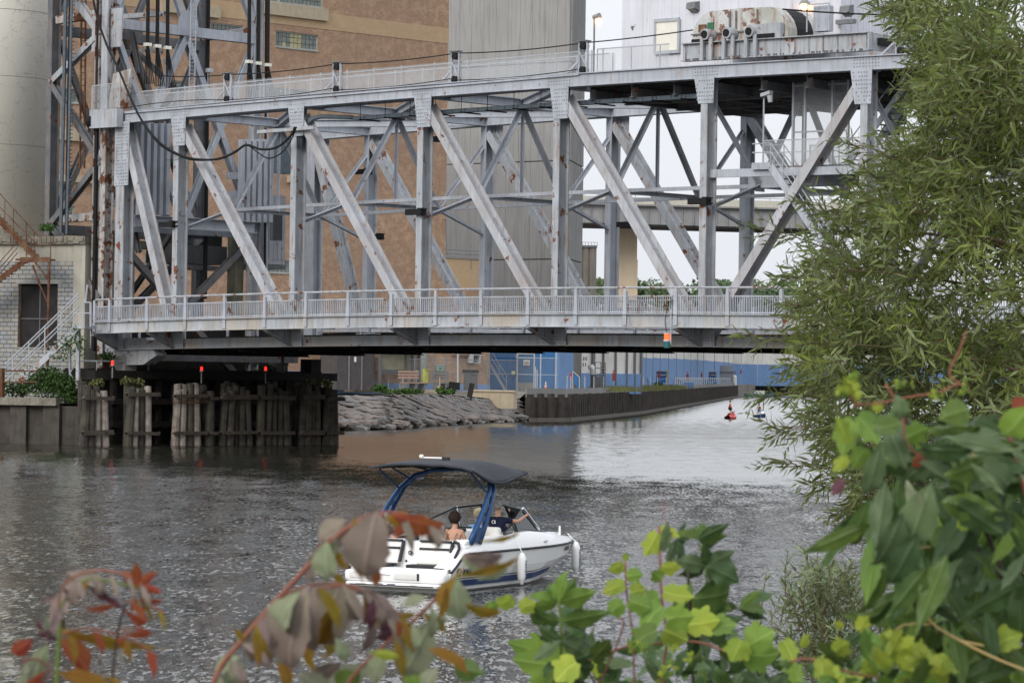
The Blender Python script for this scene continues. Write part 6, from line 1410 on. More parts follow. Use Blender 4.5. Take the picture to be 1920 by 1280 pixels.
for x0, x1, yt, mt, lab, n in dol:
    a, b = DP(x0+5), DP(x1-5); c = (a+b)/2; Rw = (b-a).length/2; ztop = U((x0+x1)/2, yt, c.y).z
    t = thing('pile_dolphin', lab, 'mooring piles', c, 'mooring pile bundles at the bridge pier'); dd = (b-a).normalized()
    for k in range(n):
        fr_ = (k+.5)/n; off_ = (k % 2)*.3+random.uniform(0, .15); q = a.lerp(b, fr_)-BV*off_
        lean = (.5-fr_)*.45*random.uniform(.2, 1.6)
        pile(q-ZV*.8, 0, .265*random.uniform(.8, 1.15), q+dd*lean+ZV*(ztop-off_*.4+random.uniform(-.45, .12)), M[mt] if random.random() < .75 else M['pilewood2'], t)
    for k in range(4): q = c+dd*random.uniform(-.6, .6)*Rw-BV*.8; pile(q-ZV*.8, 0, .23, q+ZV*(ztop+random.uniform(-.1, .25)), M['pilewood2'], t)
    for zz in (ztop-.75, .75):
        mb = MB(); w_ = random.uniform(.18, .3); e_ = .12; pts = [a-dd*e_+BV*.12, a-dd*.1+BV*.34, b+dd*.1+BV*.34, b+dd*e_+BV*.12]
        for p, q in zip(pts[:-1], pts[1:]): mb.beam(p+ZV*zz, q+ZV*(zz+random.uniform(-.05, .05)), w_, .09, BV)
        mb.build('band', M['band'], t)
    if 'wire' in lab:
        for k in range(4): zz = ztop-.75-k*.13; mb = MB(); mb.tube([a-dd*.3+BV*.2+ZV*zz, c+BV*.45+ZV*(zz-.12*math.sin(k)), b+dd*.3+BV*.2+ZV*(zz+.05)], .025, 4); mb.build('wire', M['rust'], t)
for px, py, lab in ((183, 722, 'tuft of grass on the leftmost pile bundle'), (258, 717, 'tuft of grass on the second pile bundle'), (603, 722, 'weeds growing on the black pile bundle right of the pier')):
    c = U(px, py, DP(px).y); shrub(c-BV*.3, (.9, .6, .45), 150, .09, M['drygrass'], lab, 'grass_tuft', 'grass')
for px, py, lab in ((211, 680, 'left red signal light on the pier under the bridge end'), (378, 691, 'middle red signal light on the pier in the dark under the span'), (498, 691, 'right red signal light on the pier beside the dark weed')):
    Yl = DP(px).y-.1 if px > 220 else DP(px).y; c = U(px, py, Yl); t = thing('red_signal_light', lab, 'light', c-ZV*.45, 'red signal lights on the pier')
    mb = MB(); mb.tube([c-ZV*(.25), c-ZV*.9], .045, 5); mb.build('stem', M['galvdark'], t); mb = MB(); mb.tube([c-ZV*.2, c-ZV*.12], .13, 8); mb.build('base', M['galvdark'], t)
    mb = MB(); mb.tube([c-ZV*.12, c+ZV*.08, c+ZV*.14], [.085, .085, .04], 10); mb.build('red_lens', M['red'], t)
t = thing('gantry_frame', 'small dark steel cross frame rising right of the pier under the bridge', 'frame', U(531, 715, 212)); mb = MB(); mb.beam(U(530, 720, 212), U(530, 650, 212), .22, .2, V((0, 1, 0))); mb.build('frame_post', M['galvdark'], t); mb = MB(); mb.beam(U(505, 683, 212), U(541, 683, 212), .15, .15, V((0, 1, 0))); mb.build('frame_arm', M['galvdark'], t); mb = MB(); mb.beam(U(508, 688, 212), U(530, 706, 212), .12, .12, V((0, 1, 0))); mb.build('frame_brace', M['galvdark'], t)
# concrete footings of the tower and grey panel strip by the pump house
mb = MB(); mb.hexa([PR(s, o, 2) for s, o in ((-44.5, -1.2), (-40.5, -1.2), (-40.5, 14), (-44.5, 14))], [PR(s, o, 4.2) for s, o in ((-44.5, -1.2), (-40.5, -1.2), (-40.5, 14), (-44.5, 14))]); tag(mb.build('tower_footing', M['pierdark']), 'dark concrete footing under the lift tower legs', 'footing')
# ------------------------------------------------------------------ motor boat
TH = math.radians(26); S0 = UZ(850, 1113, 0); FW = V((math.sin(TH), math.cos(TH), 0)); SB = V((math.cos(TH), -math.sin(TH), 0))
BC = S0-SB*1.3
def BT(u, v, z): return BC+FW*u+SB*v+ZV*z
M['gel'] = surf('white_gelcoat', (.80, .80, .79), .25, .02, .5, coat=.3); M['gel2'] = surf('pale_grey_gelcoat', (.72, .72, .70), .35, .03, .5)
M['vinyl'] = surf('off_white_vinyl', (.70, .69, .66), .5, .04, 4); M['trim'] = surf('charcoal_piping', (.03, .03, .035), .5, .2, 3); M['navy'] = surf('navy_stripe', (.02, .045, .13), .3, .1, 1)
M['towerblue'] = surf('metallic_blue_tube', (.025, .07, .17), .3, .1, 2, metallic=.2); M['canvas'] = surf('charcoal_canvas', (.045, .048, .056), .85, .15, 3, bmp=.004); M['blackf'] = surf('black_window_frame', (.02, .02, .022), .35); M['chrome'] = surf('chrome', (.6, .62, .64), .2, .05, 2, metallic=.9)
M['interior'] = surf('dark_grey_cockpit', (.06, .06, .065), .6, .2, 2)
def glassmat():
    m, t, b, o = newmat('clear_windscreen'); g = N(t, 'ShaderNodeBsdfGlossy'); g.inputs['Roughness'].default_value = .03; tr = N(t, 'ShaderNodeBsdfTransparent'); tr.inputs[0].default_value = (.80, .83, .83, 1); f = N(t, 'ShaderNodeFresnel'); f.inputs[0].default_value = 1.45
    ms = N(t, 'ShaderNodeMixShader'); t.links.new(f.outputs[0], ms.inputs[0]); t.links.new(tr.outputs[0], ms.inputs[1]); t.links.new(g.outputs[0], ms.inputs[2]); t.links.new(ms.outputs[0], o.inputs[0]); return m
M['screen'] = glassmat()
bt = thing('motor_boat', 'white bowrider motor boat with a blue arch and dark canvas canopy heading away', 'boat', BC)
BL = 8.0
def half(u): # gunwale half beam
    x = max(0., (u-3.8)/(BL-3.8)); return 1.3*(1-x**2.2)**.62 if x > 0 else 1.3-.06*(1-u/3.8)**2 if u < 1 else 1.3
def sq(u): q = min(1, max(0, u/.85)); return q*q*(3-2*q)
def zr(u): return .42+.39*sq(u+.12)
def zg(u): return (.52+.50*sq(u))+.16*math.exp(-((u-3.6)/1.7)**2)-.10*max(0, (u-5)/3)**1.5
us = [0, .2, .4, .6, .85, 1.2, 2, 3, 4, 4.8, 5.5, 6.2, 6.8, 7.3, 7.7, 7.92, BL]
rowsH = []
for u in us:
    h = half(u) if u < BL else 0.02; k = max(0, (u-4)/4.); keel = -.35+.95*k**2.2*1.0; ch = .05+.50*k**1.8; hb = h*(.88-.45*k)
    sec = [(0, keel), (hb*.55, keel*.6+ch*.4-.05), (hb, ch), (h*.97-.05*k, (ch+zr(u))/2+.03), (h, zr(u)-.02)]
    rowsH.append([BT(u, -v, z) for v, z in reversed(sec)]+[BT(u, v, z) for v, z in sec[1:]])
mb = MB(); mb.sheet(rowsH); mb.add(rowsH[0], [tuple(range(9))]); mb.build('hull', M['gel2'], bt, smooth=False)
# navy stripe, lower stripe
for sgn in (1, -1):
    for z0, z1, mt, nm in ((.13, .26, 'navy', 'waterline_stripe'), (.285, .305, 'trim', 'pinstripe')):
        r0 = []; r1 = []
        for u in [0, .25, .6, 1.2, 2, 3, 4, 4.6, 5.2]:
            k = max(0, (u-4)/4.); h = half(u); ch = .05+.50*k**1.8; hb = h*(.88-.45*k); f_ = lambda z: hb+(h*.97-.05*k-hb)*max(0, (z-ch))/(((ch+zr(u))/2+.03)-ch)
            zz0 = z0+.30*k+ (0); zz1 = z1+.30*k-(.06*k)
            r0.append(BT(u, sgn*(f_(zz0)+.028), zz0)); r1.append(BT(u, sgn*(f_(zz1)+.028), zz1))
        mb = MB(); mb.sheet([r0, r1]); mb.build(nm, M[mt], bt)
# topsides above the rub rail
rowsT = []
for u in us:
    h = half(u) if u < BL else .02; g = zg(u); ins = .16 if u < 5.5 else .16+.10*(u-5.5)
    rowsT.append([(h, zr(u)), (h-.02, zr(u)+.08), (h-ins*.7, g-.05), (h-ins*1.1, g), (max(0.0, h-ins-.26), g+.01)])
for sgn in (1, -1):
    mb = MB(); mb.sheet([[BT(u, sgn*max(0, v), z) for v, z in r] for u, r in zip(us, rowsT)]); mb.build('topside', M['gel'], bt, smooth=True)
    mb = MB(); mb.tube([BT(u, sgn*(r[0][0]+.01), r[0][1]) for u, r in zip(us, rowsT)], .028, 6); mb.build('rub_rail', M['trim'], bt)
# bow deck
mb = MB(); mb.sheet([[BT(u, v*max(0, r[4][0]), r[4][1]-(.0 if abs(v) == 1 else -.03)) for v in (-1, -.5, 0, .5, 1)] for u, r in list(zip(us, rowsT))[12:]]); mb.build('bow_deck', M['gel'], bt, smooth=True)
# cockpit tub
mb = MB()
inner = [(u, max(0, r[4][0])) for u, r in zip(us, rowsT) if 1.2 <= u <= 6.8]
mb.sheet([[BT(u, -w_, zg(u)), BT(u, -w_+.06, .45), BT(u, w_-.06, .45), BT(u, w_, zg(u))] for u, w_ in inner]); mb.build('cockpit_liner', M['interior'], bt)
# stern: platform, transom face, rear lounge seats
def bxb(u0, u1, v0, v1, z0, z1, name, mat, rd=.0, lean=0.):
    mb = MB(); mb.hexa([BT(u, v, z0) for u, v in ((u0, v0), (u0, v1), (u1, v1), (u1, v0))], [BT(u+lean, v, z1) for u, v in ((u0, v0), (u0, v1), (u1, v1), (u1, v0))]); o = mb.build(name, mat, bt)
    if rd:
        mo = o.modifiers.new('bevel', 'BEVEL'); mo.width = rd; mo.segments = 3
        for q in o.data.polygons: q.use_smooth = True
    return o
bxb(-.35, .3, -1.12, 1.12, .10, .20, 'swim_platform', M['gel'], .05); bxb(-.25, .05, -1.2, 1.2, .20, .44, 'transom_step', M['gel'], .07); bxb(-.36, -.33, -1.0, 1.0, .135, .155, 'platform_trim', M['trim'])
bxb(-.05, .62, -1.16, 1.16, .40, .50, 'swim_deck', M['gel'], .05)
bxb(.52, 1.25, -1.22, 1.22, .46, 1.03, 'seat_base', M['gel'], .10, .14)
for v0, v1 in ((-1.10, -.24), (.20, .94)):
    bxb(.36, .50, v0, v1, .56, 1.05, 'lounge_cushion', M['vinyl'], .05, .20)
    bxb(.475, .50, v0+.02, v1-.01, .87, .92, 'cushion_stripe', M['trim'], 0, .02)
    bxb(.52, .62, v0, v1, 1.035, 1.075, 'cushion_piping', M['trim'], .012, .02)
    bxb(.38, .46, v1-.005, v1+.05, .60, 1.05, 'cushion_piping', M['trim'], .01, .20)
    bxb(.36, .40, v0+.03, v1-.03, .548, .575, 'cushion_seam', M['trim'], 0, 0)
mb = MB(); mb.tube([BT(.62, .98, 1.06), BT(.60, 1.10, 1.03), BT(.52, 1.16, .92), BT(.42, 1.10, .72), BT(.38, 1.02, .60)], .035, 6); mb.build('cushion_piping', M['trim'], bt)
for v0, v1 in ((-1.1, -.35), (.1, .95)): bxb(.10, .42, v0, v1, .50, .57, 'seat_pad', M['trim'], .015)
for v0, v1 in ((-1.05, -.62), (.02, .58)): bxb(-.29, -.25, v0, v1, .27, .42, 'step_pad', M['vinyl'], .02); bxb(-.292, -.25, v1, v1+.03, .26, .41, 'step_pad_trim', M['trim'])
bxb(-.275, -.25, -.5, -.08, .36, .375, 'grab_handle', M['chrome'], .005)
for v0, v1, mt in ((-.85, -.62, 'gel2'), (-.42, -.2, 'rust'), (-.1, .1, 'navy'), (.45, .62, 'gel2')): bxb(-.362, -.352, v0*1., v1*.98, .165, .18, 'decal', M[mt])
for v, z in ((-.02, .80), (-.12, .62)): mb = MB(); mb.tube([BT(.55, v, z), BT(.52, v, z)], .05 if z > .7 else .025, 10); mb.build('socket_ring', M['trim'], bt); mb = MB(); mb.tube([BT(.53, v, z), BT(.505, v, z)], .03 if z > .7 else .012, 10); mb.build('socket', M['chrome'], bt)
for sgn in (1, -1):
    bxb(.7, 1.3, sgn*.85-.35, sgn*.85+.35, .97, 1.06, 'sun_deck', M['gel'], .04)
    mb = MB(); mb.tube([BT(1.0, sgn*.9-.05, 1.075), BT(1.0, sgn*.9+.07, 1.075)], .02, 6); mb.build('cleat', M['chrome'], bt)
    mb = MB(); c = BT(4.6, sgn*(half(4.6)-.02), .93); mb.box(c, (.14, .03, .035), FW); mb.build('vent', M['chrome'], bt)
# cockpit seats and consoles
for u0, v0, w_ in ((2.65, .45, .62), (2.6, -1.0, .7)):
    bxb(u0, u0+.18, v0, v0+w_, .6, 1.30, 'helm_seat_back', M['vinyl'], .06, -.08); bxb(u0, u0+.6, v0, v0+w_, .5, .75, 'helm_seat_base', M['trim'], .05)
for v0, v1 in ((-1.05, -.28), (.28, 1.05)): bxb(3.8, 4.5, v0, v1, .5, 1.16, 'console', M['gel'], .08)
bxb(3.65, 3.95, .35, .95, 1.13, 1.25, 'dashboard', M['trim'], .04); bxb(3.7, 3.85, -1.0, -.35, 1.12, 1.2, 'dashboard', M['trim'], .03)
mb = MB(); cc = BT(3.5, .66, 1.18); pts = [cc+SB*math.cos(a)*.19+(ZV*.9-FW*.4)*math.sin(a)*.19 for a in [2*math.pi*i/16 for i in range(17)]]; mb.tube(pts, .02, 6); mb.tube([cc-SB*.19, cc+SB*.19], .015, 4); mb.build('steering_wheel', M['trim'], bt)
# windscreen
def frame(pts, r=.026, name='screen_frame', mat='blackf'): mb = MB(); mb.tube([BT(*p) for p in pts], r, 6); mb.build(name, M[mat], bt)
def pane(pts): mb = MB(); mb.add([BT(*p) for p in pts], [tuple(range(len(pts)))]); mb.build('windscreen_pane', M['screen'], bt)
for sg in (-1, 1):
    A = (2.7, sg*1.14, 1.16); Bq = (4.75, sg*.98, 1.15); Cq = (4.2, sg*.84, 1.62); Dq = (5.0, sg*.30, 1.15); E_ = (4.45, sg*.30, 1.70)
    frame([A, (3.5, sg*1.02, 1.42), Cq, E_]); frame([A, Bq, Dq], .03); frame([Bq, Cq], .02); frame([Dq, E_], .03); pane([A, Bq, Cq, (3.5, sg*1.02, 1.42)]); pane([Bq, Dq, E_, Cq])
    frame([(3.5, sg*1.09, 1.17), (3.4, sg*1.03, 1.40)], .018)
frame([(4.45, -.30, 1.70), (4.45, .30, 1.70)], .02); frame([(4.7, -.95, 1.2), (4.22, -.78, 1.64)], .03, 'screen_brace', 'chrome'); frame([(4.85, .96, 1.17), (4.25, .84, 1.66)], .035, 'screen_brace', 'chrome')
# tower arch
def arch(sg, du, r=.042):
    return [BT(.95+du, sg*1.2, 1.02), BT(1.25+du*.9, sg*1.2, 1.35), BT(1.65+du*.7, sg*1.17, 1.75), BT(2.05+du*.5, sg*1.10, 2.12), BT(2.35+du*.3, sg*.92, 2.38), BT(2.5+du*.2, sg*.55, 2.5), BT(2.55+du*.2, 0, 2.55)]
for sg in (1, -1):
    for du in (0, .42): mb = MB(); mb.tube(arch(sg, du), [.075, .065, .055, .05, .048, .045, .045], 8); mb.build('arch_tube', M['towerblue'], bt, smooth=True)
    a0, a1 = arch(sg, 0), arch(sg, .42)
    mb = MB(); mb.hexa([a0[0]-SB*.03, a1[0]-SB*.03, a1[0]+SB*.03, a0[0]+SB*.03], [a0[1]-SB*.03, a1[1]-SB*.03, a1[1]+SB*.03, a0[1]+SB*.03]); mb.build('arch_plate', M['towerblue'], bt)
    for k, q in ((1, .4), (2, .1), (2, .75), (3, .5)):
        p0 = a0[k].lerp(a0[k+1], q); p1 = a1[k].lerp(a1[k+1], q); mb = MB(); mb.beam(p0, p1, .09, .04, SB); mb.build('arch_rung', M['towerblue'], bt)
    bxb(.75, 1.55, sg*1.1-.12, sg*1.1+.1, 1.0, 1.10, 'arch_foot', M['gel'], .04)
# canopy
rows = []
for i in range(11):
    u = .95+2.7*i/10; row = []
    for j in range(11):
        v = -1.22+2.44*j/10; a = 1-(abs(v)/1.22)**3; e = 1-(abs(i-5)/5)**3
        z = 2.60+.10*a+.06*e-.10*max(0, (i-6)/4)**1.5 - (.36*math.sin(math.pi*min(1, i/10))*max(0, (v-.8)/.42) if v > .8 else .06*max(0, (-v-.8)/.42)*math.sin(math.pi*i/10)) + (.008*math.sin(j*3+i*2))
        row.append(BT(u, v, z))
    rows.append(row)
mb = MB(); mb.sheet(rows); o = mb.build('canopy', M['canvas'], bt, smooth=True); mo = o.modifiers.new('solid', 'SOLIDIFY'); mo.thickness = .03; mo.offset = -1; mo = o.modifiers.new('sub', 'SUBSURF'); mo.levels = 1; mo.render_levels = 2
mb = MB(); ed = rows[0]+[r[-1] for r in rows[1:]]+list(reversed(rows[-1][:-1]))+[r[0] for r in reversed(rows[:-1])]; mb.tube([p-ZV*.03 for p in ed], .03, 5); mb.build('canopy_hem', M['canvas'], bt)
for sg in (1, -1):
    for a, b in (((2.5, sg*.95, 2.35), (3.5, sg*1.12, 2.42)), ((2.6, sg*.98, 2.28), (3.2, sg*1.12, 2.30)), ((1.95, sg*1.05, 2.1), (1.1, sg*1.1, 2.54)), ((2.2, sg*.9, 2.3), (1.4, sg*1.0, 2.60))): frame([a, b], .022, 'canopy_strut', 'towerblue')
mb = MB(); mb.tube([BT(1.75, -.35, 2.80), BT(1.75, .15, 2.80)], .02, 6); mb.tube([BT(1.75, -.45, 2.82), BT(1.75, -.38, 2.82)], .045, 8); mb.build('top_light', M['gel'], bt); mb = MB(); mb.box(BT(1.75, .18, 2.78), (.14, .12, .09), SB); mb.build('light_mount', M['trim'], bt)
frame([(7.75, .12, .9), (7.75, .12, 1.12)], .025, 'bow_light', 'gel')
def flat_text(body, size, org, xd, zd, mat, parent, name='lettering', ext=.004, bold=0):
    cu = D.curves.new('lettering', 'FONT'); cu.body = body; cu.size = size; cu.extrude = ext; cu.offset = bold; ob = D.objects.new('tmp', cu); COL.objects.link(ob)
    bpy.context.view_layer.update(); dg = bpy.context.evaluated_depsgraph_get(); me = D.meshes.new_from_object(ob.evaluated_get(dg)); D.objects.remove(ob)
    xd = V(xd).normalized(); zd = V(zd).normalized(); nd_ = xd.cross(zd)
    o = link(D.objects.new(name, me)); me.materials.clear(); me.materials.append(mat)
    Mx = Matrix((xd, zd, nd_)).transposed().to_4x4()
    me.transform(Mx); o.parent = parent; o.location = V(org)-WL[parent.name]; WL[o.name] = V(org); return o
def hullpt(u, z, off=.02):
    k = max(0, (u-4)/4.); h = half(u); ch = .05+.50*k**1.8; hb = h*(.88-.45*k); zm = (ch+zr(u))/2+.03; hm = h*.97-.05*k
    v = hb+(hm-hb)*(z-ch)/(zm-ch) if z < zm else hm+(h-hm)*(z-zm)/(zr(u)-.02-zm); return BT(u, v+off, z)
p0, p1 = hullpt(.55, .36), hullpt(1.25, .36); flat_text('YAMAHA', .21, p0, p1-p0, ZV+SB*.3, M['trim'], bt, bold=.006)
mb = MB(); c = hullpt(.38, .43, .0); nn = SB; mb.tube([c, c+SB*.03], .095, 16); mb.build('logo_disc', M['trim'], bt)
mb = MB(); c = c+SB*.034
for a in (math.pi/2, math.pi/2+2.094, math.pi/2-2.094): mb.beam(c, c+(FW*math.cos(a)+ZV*math.sin(a))*.08, .014, .004, SB)
mb.build('logo_forks', M['gel'], bt)
p0, p1 = hullpt(5.9, .66, .03), hullpt(6.35, .66, .03); flat_text('NY 46', .15, p0, p1-p0, ZV+SB*.35, M['trim'], bt, bold=.004)
# fenders
for u, ztop, lab, in ((3.05, .74, 'white cylindrical fender hanging amidships on the boat side'), (6.75, .82, 'white cylindrical fender hanging near the bow')):
    hb_ = half(u)+.12; c = BT(u, hb_, 0); t = thing('fender', lab, 'fender', c+ZV*(ztop-.8), 'fenders hanging on the boat')
    mb = MB(); zs = [(.0, .04), (-.04, .06), (-.08, .085), (-.15, .10), (-.52, .10), (-.60, .08), (-.65, .04), (-.69, .045)]
    if u > 5: zs = [(z*1.05, r) for z, r in zs]
    mb.tube([c+ZV*(ztop+z) for z, _ in zs], [r for _, r in zs], 14); mb.build('fender_body', M['gel'], t, smooth=True)
    mb = MB(); mb.tube([c+ZV*ztop, BT(u, half(u)-.1, zg(u)+.02)], .012, 4); mb.build('fender_line', M['gel'], t)
    o = flat_text('YAMAHA', .11, c+ZV*(ztop-.15)-FW*.04+SB*.105, -ZV, SB.cross(-ZV).cross(SB)*0+FW, M['navy'], t)
# ------------------------------------------------------------------ people
M['skin'] = surf('tanned_skin', (.50, .28, .19), .5, .08, 6); M['skinpale'] = surf('fair_skin', (.58, .38, .29), .5, .08, 6)
M['hairdark'] = surf('dark_brown_hair', (.03, .016, .012), .6, .4, 20, bmp=.01); M['hairgrey'] = surf('grey_hair', (.30, .29, .28), .7, .3, 25, bmp=.01); M['hairblond'] = surf('blond_hair', (.62, .50, .30), .7, .3, 25, bmp=.01)
M['shirtnavy'] = surf('navy_tshirt', (.012, .016, .04), .85, .2, 6); M['shirtblue'] = surf('light_blue_shirt', (.25, .42, .68), .8, .1, 6); M['shortsdark'] = surf('black_shorts', (.02, .02, .022), .8, .2, 6); M['vestred'] = surf('red_life_vest', (.40, .03, .04), .7, .15, 5)
def skinned(name, nodes, edges, mat, parent, root=0, sub_=2):
    base = WL[parent.name]; names = list(nodes); me = D.meshes.new(name); me.from_pydata([nodes[k][0]-base for k in names], [(names.index(a), names.index(b)) for a, b in edges], [])
    me.materials.append(mat); o = link(D.objects.new(name, me)); o.parent = parent; WL[o.name] = base
    s = o.modifiers.new('skin', 'SKIN'); sl = me.skin_vertices[0]
    for i, k in enumerate(names):
        r = nodes[k][1]; sl.data[i].radius = (r, r) if not isinstance(r, tuple) else r
    sl.data[names.index(names[root])].use_root = True
    s.use_smooth_shade = True; q = o.modifiers.new('sub', 'SUBSURF'); q.levels = sub_; q.render_levels = sub_; return o
def hairblob(c, r, mat, parent, up=V((0, 0, 1)), n=3, jag=.16):
    bm = bmesh.new(); bmesh.ops.create_icosphere(bm, subdivisions=n, radius=1); vs = []
    from mathutils import noise as mn
    for q in bm.verts: k = 1+jag*mn.noise(q.co*4+c); vs.append(V((q.co.x*r[0]*k, q.co.y*r[1]*k, q.co.z*r[2]*k))+c)
    mb = MB(); mb.add(vs, [tuple(x.index for x in f.verts) for f in bm.faces]); bm.free(); return mb.build('hair', mat, parent, smooth=True)
def person(label, pel, face, mat, hair, hairr, parts, hp=None, torso=.50, lean=V((0, 0, 0)), head_off=V((0, 0, 0)), grp=None):
    """pel = pelvis point, face = facing direction; parts: dict of limb joint offsets (forward, right, up) from the shoulder or hip"""
    face = V(face).normalized(); rt = V((face.y, -face.x, 0)).normalized()
    t = thing('person', label, 'person', pel)
    if grp: t['group'] = grp
    F = lambda p, o: p+face*o[0]+rt*o[1]+ZV*o[2]
    n = {}; e = []
    n['pel'] = (pel, .145); n['waist'] = (pel+ZV*.18+lean*.4, .125); n['chest'] = (pel+ZV*.36+lean*.8, .145); n['neck0'] = (pel+ZV*torso+lean, .075)
    n['neck'] = (pel+ZV*(torso+.08)+lean+face*.015, .052); hd = pel+ZV*(torso+.20)+lean+head_off
    n['jaw'] = (hd-ZV*.04+face*.02, .070); n['skull'] = (hd+ZV*.04, .088); n['crown'] = (hd+ZV*.09, .055)
    e += [('pel', 'waist'), ('waist', 'chest'), ('chest', 'neck0'), ('neck0', 'neck'), ('neck', 'jaw'), ('jaw', 'skull'), ('skull', 'crown')]
    n['nose'] = (hd+face*.105-ZV*.0, .014); e.append(('skull', 'nose'))
    for sd_, sg in (('L', -1), ('R', 1)):
        sh = pel+ZV*(torso-.06)+lean+rt*sg*.175; n['sh'+sd_] = (sh, .060); e.append(('chest', 'sh'+sd_))
        el, wr = parts.get('arm'+sd_, ((.08, sg*.06, -.27), (.28, sg*.02, -.36)))
        E1 = F(sh, el); W1 = F(sh, wr); n['el'+sd_] = (E1, .043); n['wr'+sd_] = (W1, .029); e += [('sh'+sd_, 'el'+sd_), ('el'+sd_, 'wr'+sd_)]
        d = (W1-E1).normalized(); pm = W1+d*.07; n['palm'+sd_] = (pm, .030); e.append(('wr'+sd_, 'palm'+sd_)); cx = d.cross(ZV if abs(d.z) < .8 else face).normalized(); dn = cx.cross(d).normalized()
        if dn.z > 0: dn = -dn
        for i, fl_ in enumerate((.075, .085, .08, .06)):
            b0 = pm+cx*(i-1.5)*.019+d*.015; n['f%d%s' % (i, sd_)] = (b0+d*fl_*.5+dn*.008, .009); n['g%d%s' % (i, sd_)] = (b0+d*fl_*.8+dn*.035, .008); e += [('palm'+sd_, 'f%d%s' % (i, sd_)), ('f%d%s' % (i, sd_), 'g%d%s' % (i, sd_))]
        n['t'+sd_] = (pm-cx*.045+d*.01+dn*.015, .010); e.append(('palm'+sd_, 't'+sd_))
        hp_ = pel+rt*sg*.09-ZV*.03; kn, an = parts.get('leg'+sd_, ((.42, sg*.04, .02), (.44, sg*.04, -.40))); n['hip'+sd_] = (hp_, .095); n['kn'+sd_] = (F(hp_, kn), .060); n['an'+sd_] = (F(hp_, an), .040); n['toe'+sd_] = (F(hp_, an)+face*.17-ZV*.03, .035)
        e += [('pel', 'hip'+sd_), ('hip'+sd_, 'kn'+sd_), ('kn'+sd_, 'an'+sd_), ('an'+sd_, 'toe'+sd_)]
    skinned('body', n, e, mat, t)
    hairblob(hd+ZV*.055-face*.022, hairr, hair, t)
    for sg in (-1, 1):
        mb = MB(); c = hd+face*.088+rt*sg*.032+ZV*.02; mb.box(c, (.022, .01, .012), rt); mb.build('eye', M['trim'], t)
        mb = MB(); mb.box(hd+rt*sg*.088+ZV*.0, (.03, .015, .05), face); mb.build('ear', mat, t)
    mb = MB(); mb.box(hd+face*.090-ZV*.045, (.045, .01, .009), rt); mb.build('mouth', M['rust'], t)
    return t, n, rt, face
def shirt(t, n, mat, name='shirt', sleeves=True, k=1.14, low=True):
    nn = {'pel': (n['pel'][0]+ZV*.03, .150*k), 'waist': (n['waist'][0], .132*k), 'chest': (n['chest'][0], .150*k), 'neck0': (n['neck0'][0]-ZV*.015, .078*k)}; e = [('pel', 'waist'), ('waist', 'chest'), ('chest', 'neck0')]
    for s_ in 'LR':
        nn['sh'+s_] = (n['sh'+s_][0], .066*k); e.append(('chest', 'sh'+s_))
        if sleeves: q = n['sh'+s_][0].lerp(n['el'+s_][0], .62); nn['m'+s_] = (q, .062*k); e.append(('sh'+s_, 'm'+s_))
    skinned(name, nn, e, mat, t)
def shorts(t, n, mat, k=1.12):
    nn = {'pel': (n['pel'][0], .155*k)}; e = []
    for s_ in 'LR': nn['h'+s_] = (n['hip'+s_][0], .10*k); nn['k'+s_] = (n['hip'+s_][0].lerp(n['kn'+s_][0], .75), .075*k); e += [('pel', 'h'+s_), ('h'+s_, 'k'+s_)]
    skinned('shorts', nn, e, mat, t)
# woman on the aft seat, seen from behind
t, n, rt, fc = person('woman with dark curly hair and bare shoulders seated in the boat, seen from behind', BT(1.75, .42, .78), FW, M['skin'], M['hairdark'], (.135, .135, .145), {'armL': ((.05, -.09, -.24), (.28, -.08, -.3)), 'armR': ((.06, .08, -.24), (.28, .1, -.3))})
mb = MB()
for sg in (-1, 1): mb.tube([n['sh'+'LR'[sg > 0]][0]-rt*sg*.05+ZV*.055, n['chest'][0]+rt*sg*.09-fc*.15-ZV*.02, n['waist'][0]+rt*sg*.03-fc*.14], .006, 4)
mb.build('strap', M['trim'], t); shirt(t, {**n, 'chest': (n['waist'][0]+ZV*.05, .1), 'neck0': (n['waist'][0]+ZV*.09, .1)}, M['shortsdark'], 'top', False, 1.1) if 0 else shorts(t, n, M['shortsdark'])
bxb(1.5, 2.1, .1, .95, .5, .70, 'bench_seat', M['vinyl'], .04)
# driver, arm along the windscreen
t, n, rt, fc = person('grey haired man in a navy t-shirt at the helm, right arm resting on the windscreen', BT(3.12, .78, 1.02), FW, M['skin'], M['hairgrey'], (.098, .108, .098), {'armR': ((.24, .20, -.04), (.50, .26, .08)), 'armL': ((.18, -.05, -.22), (.38, .0, -.1)), 'legL': ((.38, -.05, -.12), (.40, -.05, -.48)), 'legR': ((.38, .05, -.12), (.40, .05, -.48))}, torso=.48)
shirt(t, n, M['shirtnavy']); shorts(t, n, M['shortsdark'])
mb = MB(); c = n['chest'][0]-fc*.172-rt*.02+ZV*.02; mb.tube([c+(rt*math.cos(a)+ZV*math.sin(a))*.035 for a in [2*math.pi*i/10 for i in range(11)]], .008, 4); mb.tube([c+rt*.04+ZV*.03, c+rt*.045-ZV*.04], .008, 4); mb.build('shirt_print', M['gel'], t)
# port passenger, blond passenger forward
t, n, rt, fc = person('man in a light blue shirt lounging on the port side, forearm on the seat back', BT(1.5, -1.0, .80), FW*.4+SB*.9, M['skin'], M['hairgrey'], (.098, .108, .098), {'armR': ((.14, .22, -.10), (.42, .26, -.25)), 'armL': ((.1, -.1, -.25), (.3, 0, -.25))}, torso=.46, lean=SB*-.12)
shirt(t, n, M['shirtblue']); shorts(t, n, M['shortsdark'])
t, n, rt, fc = person('blond haired passenger in the bow seen through the windscreen', BT(4.95, -.62, .72), FW*-1+SB*.2, M['skinpale'], M['hairblond'], (.11, .115, .125), {}, torso=.50)
shirt(t, n, M['shirtblue']); shorts(t, n, M['shortsdark'])
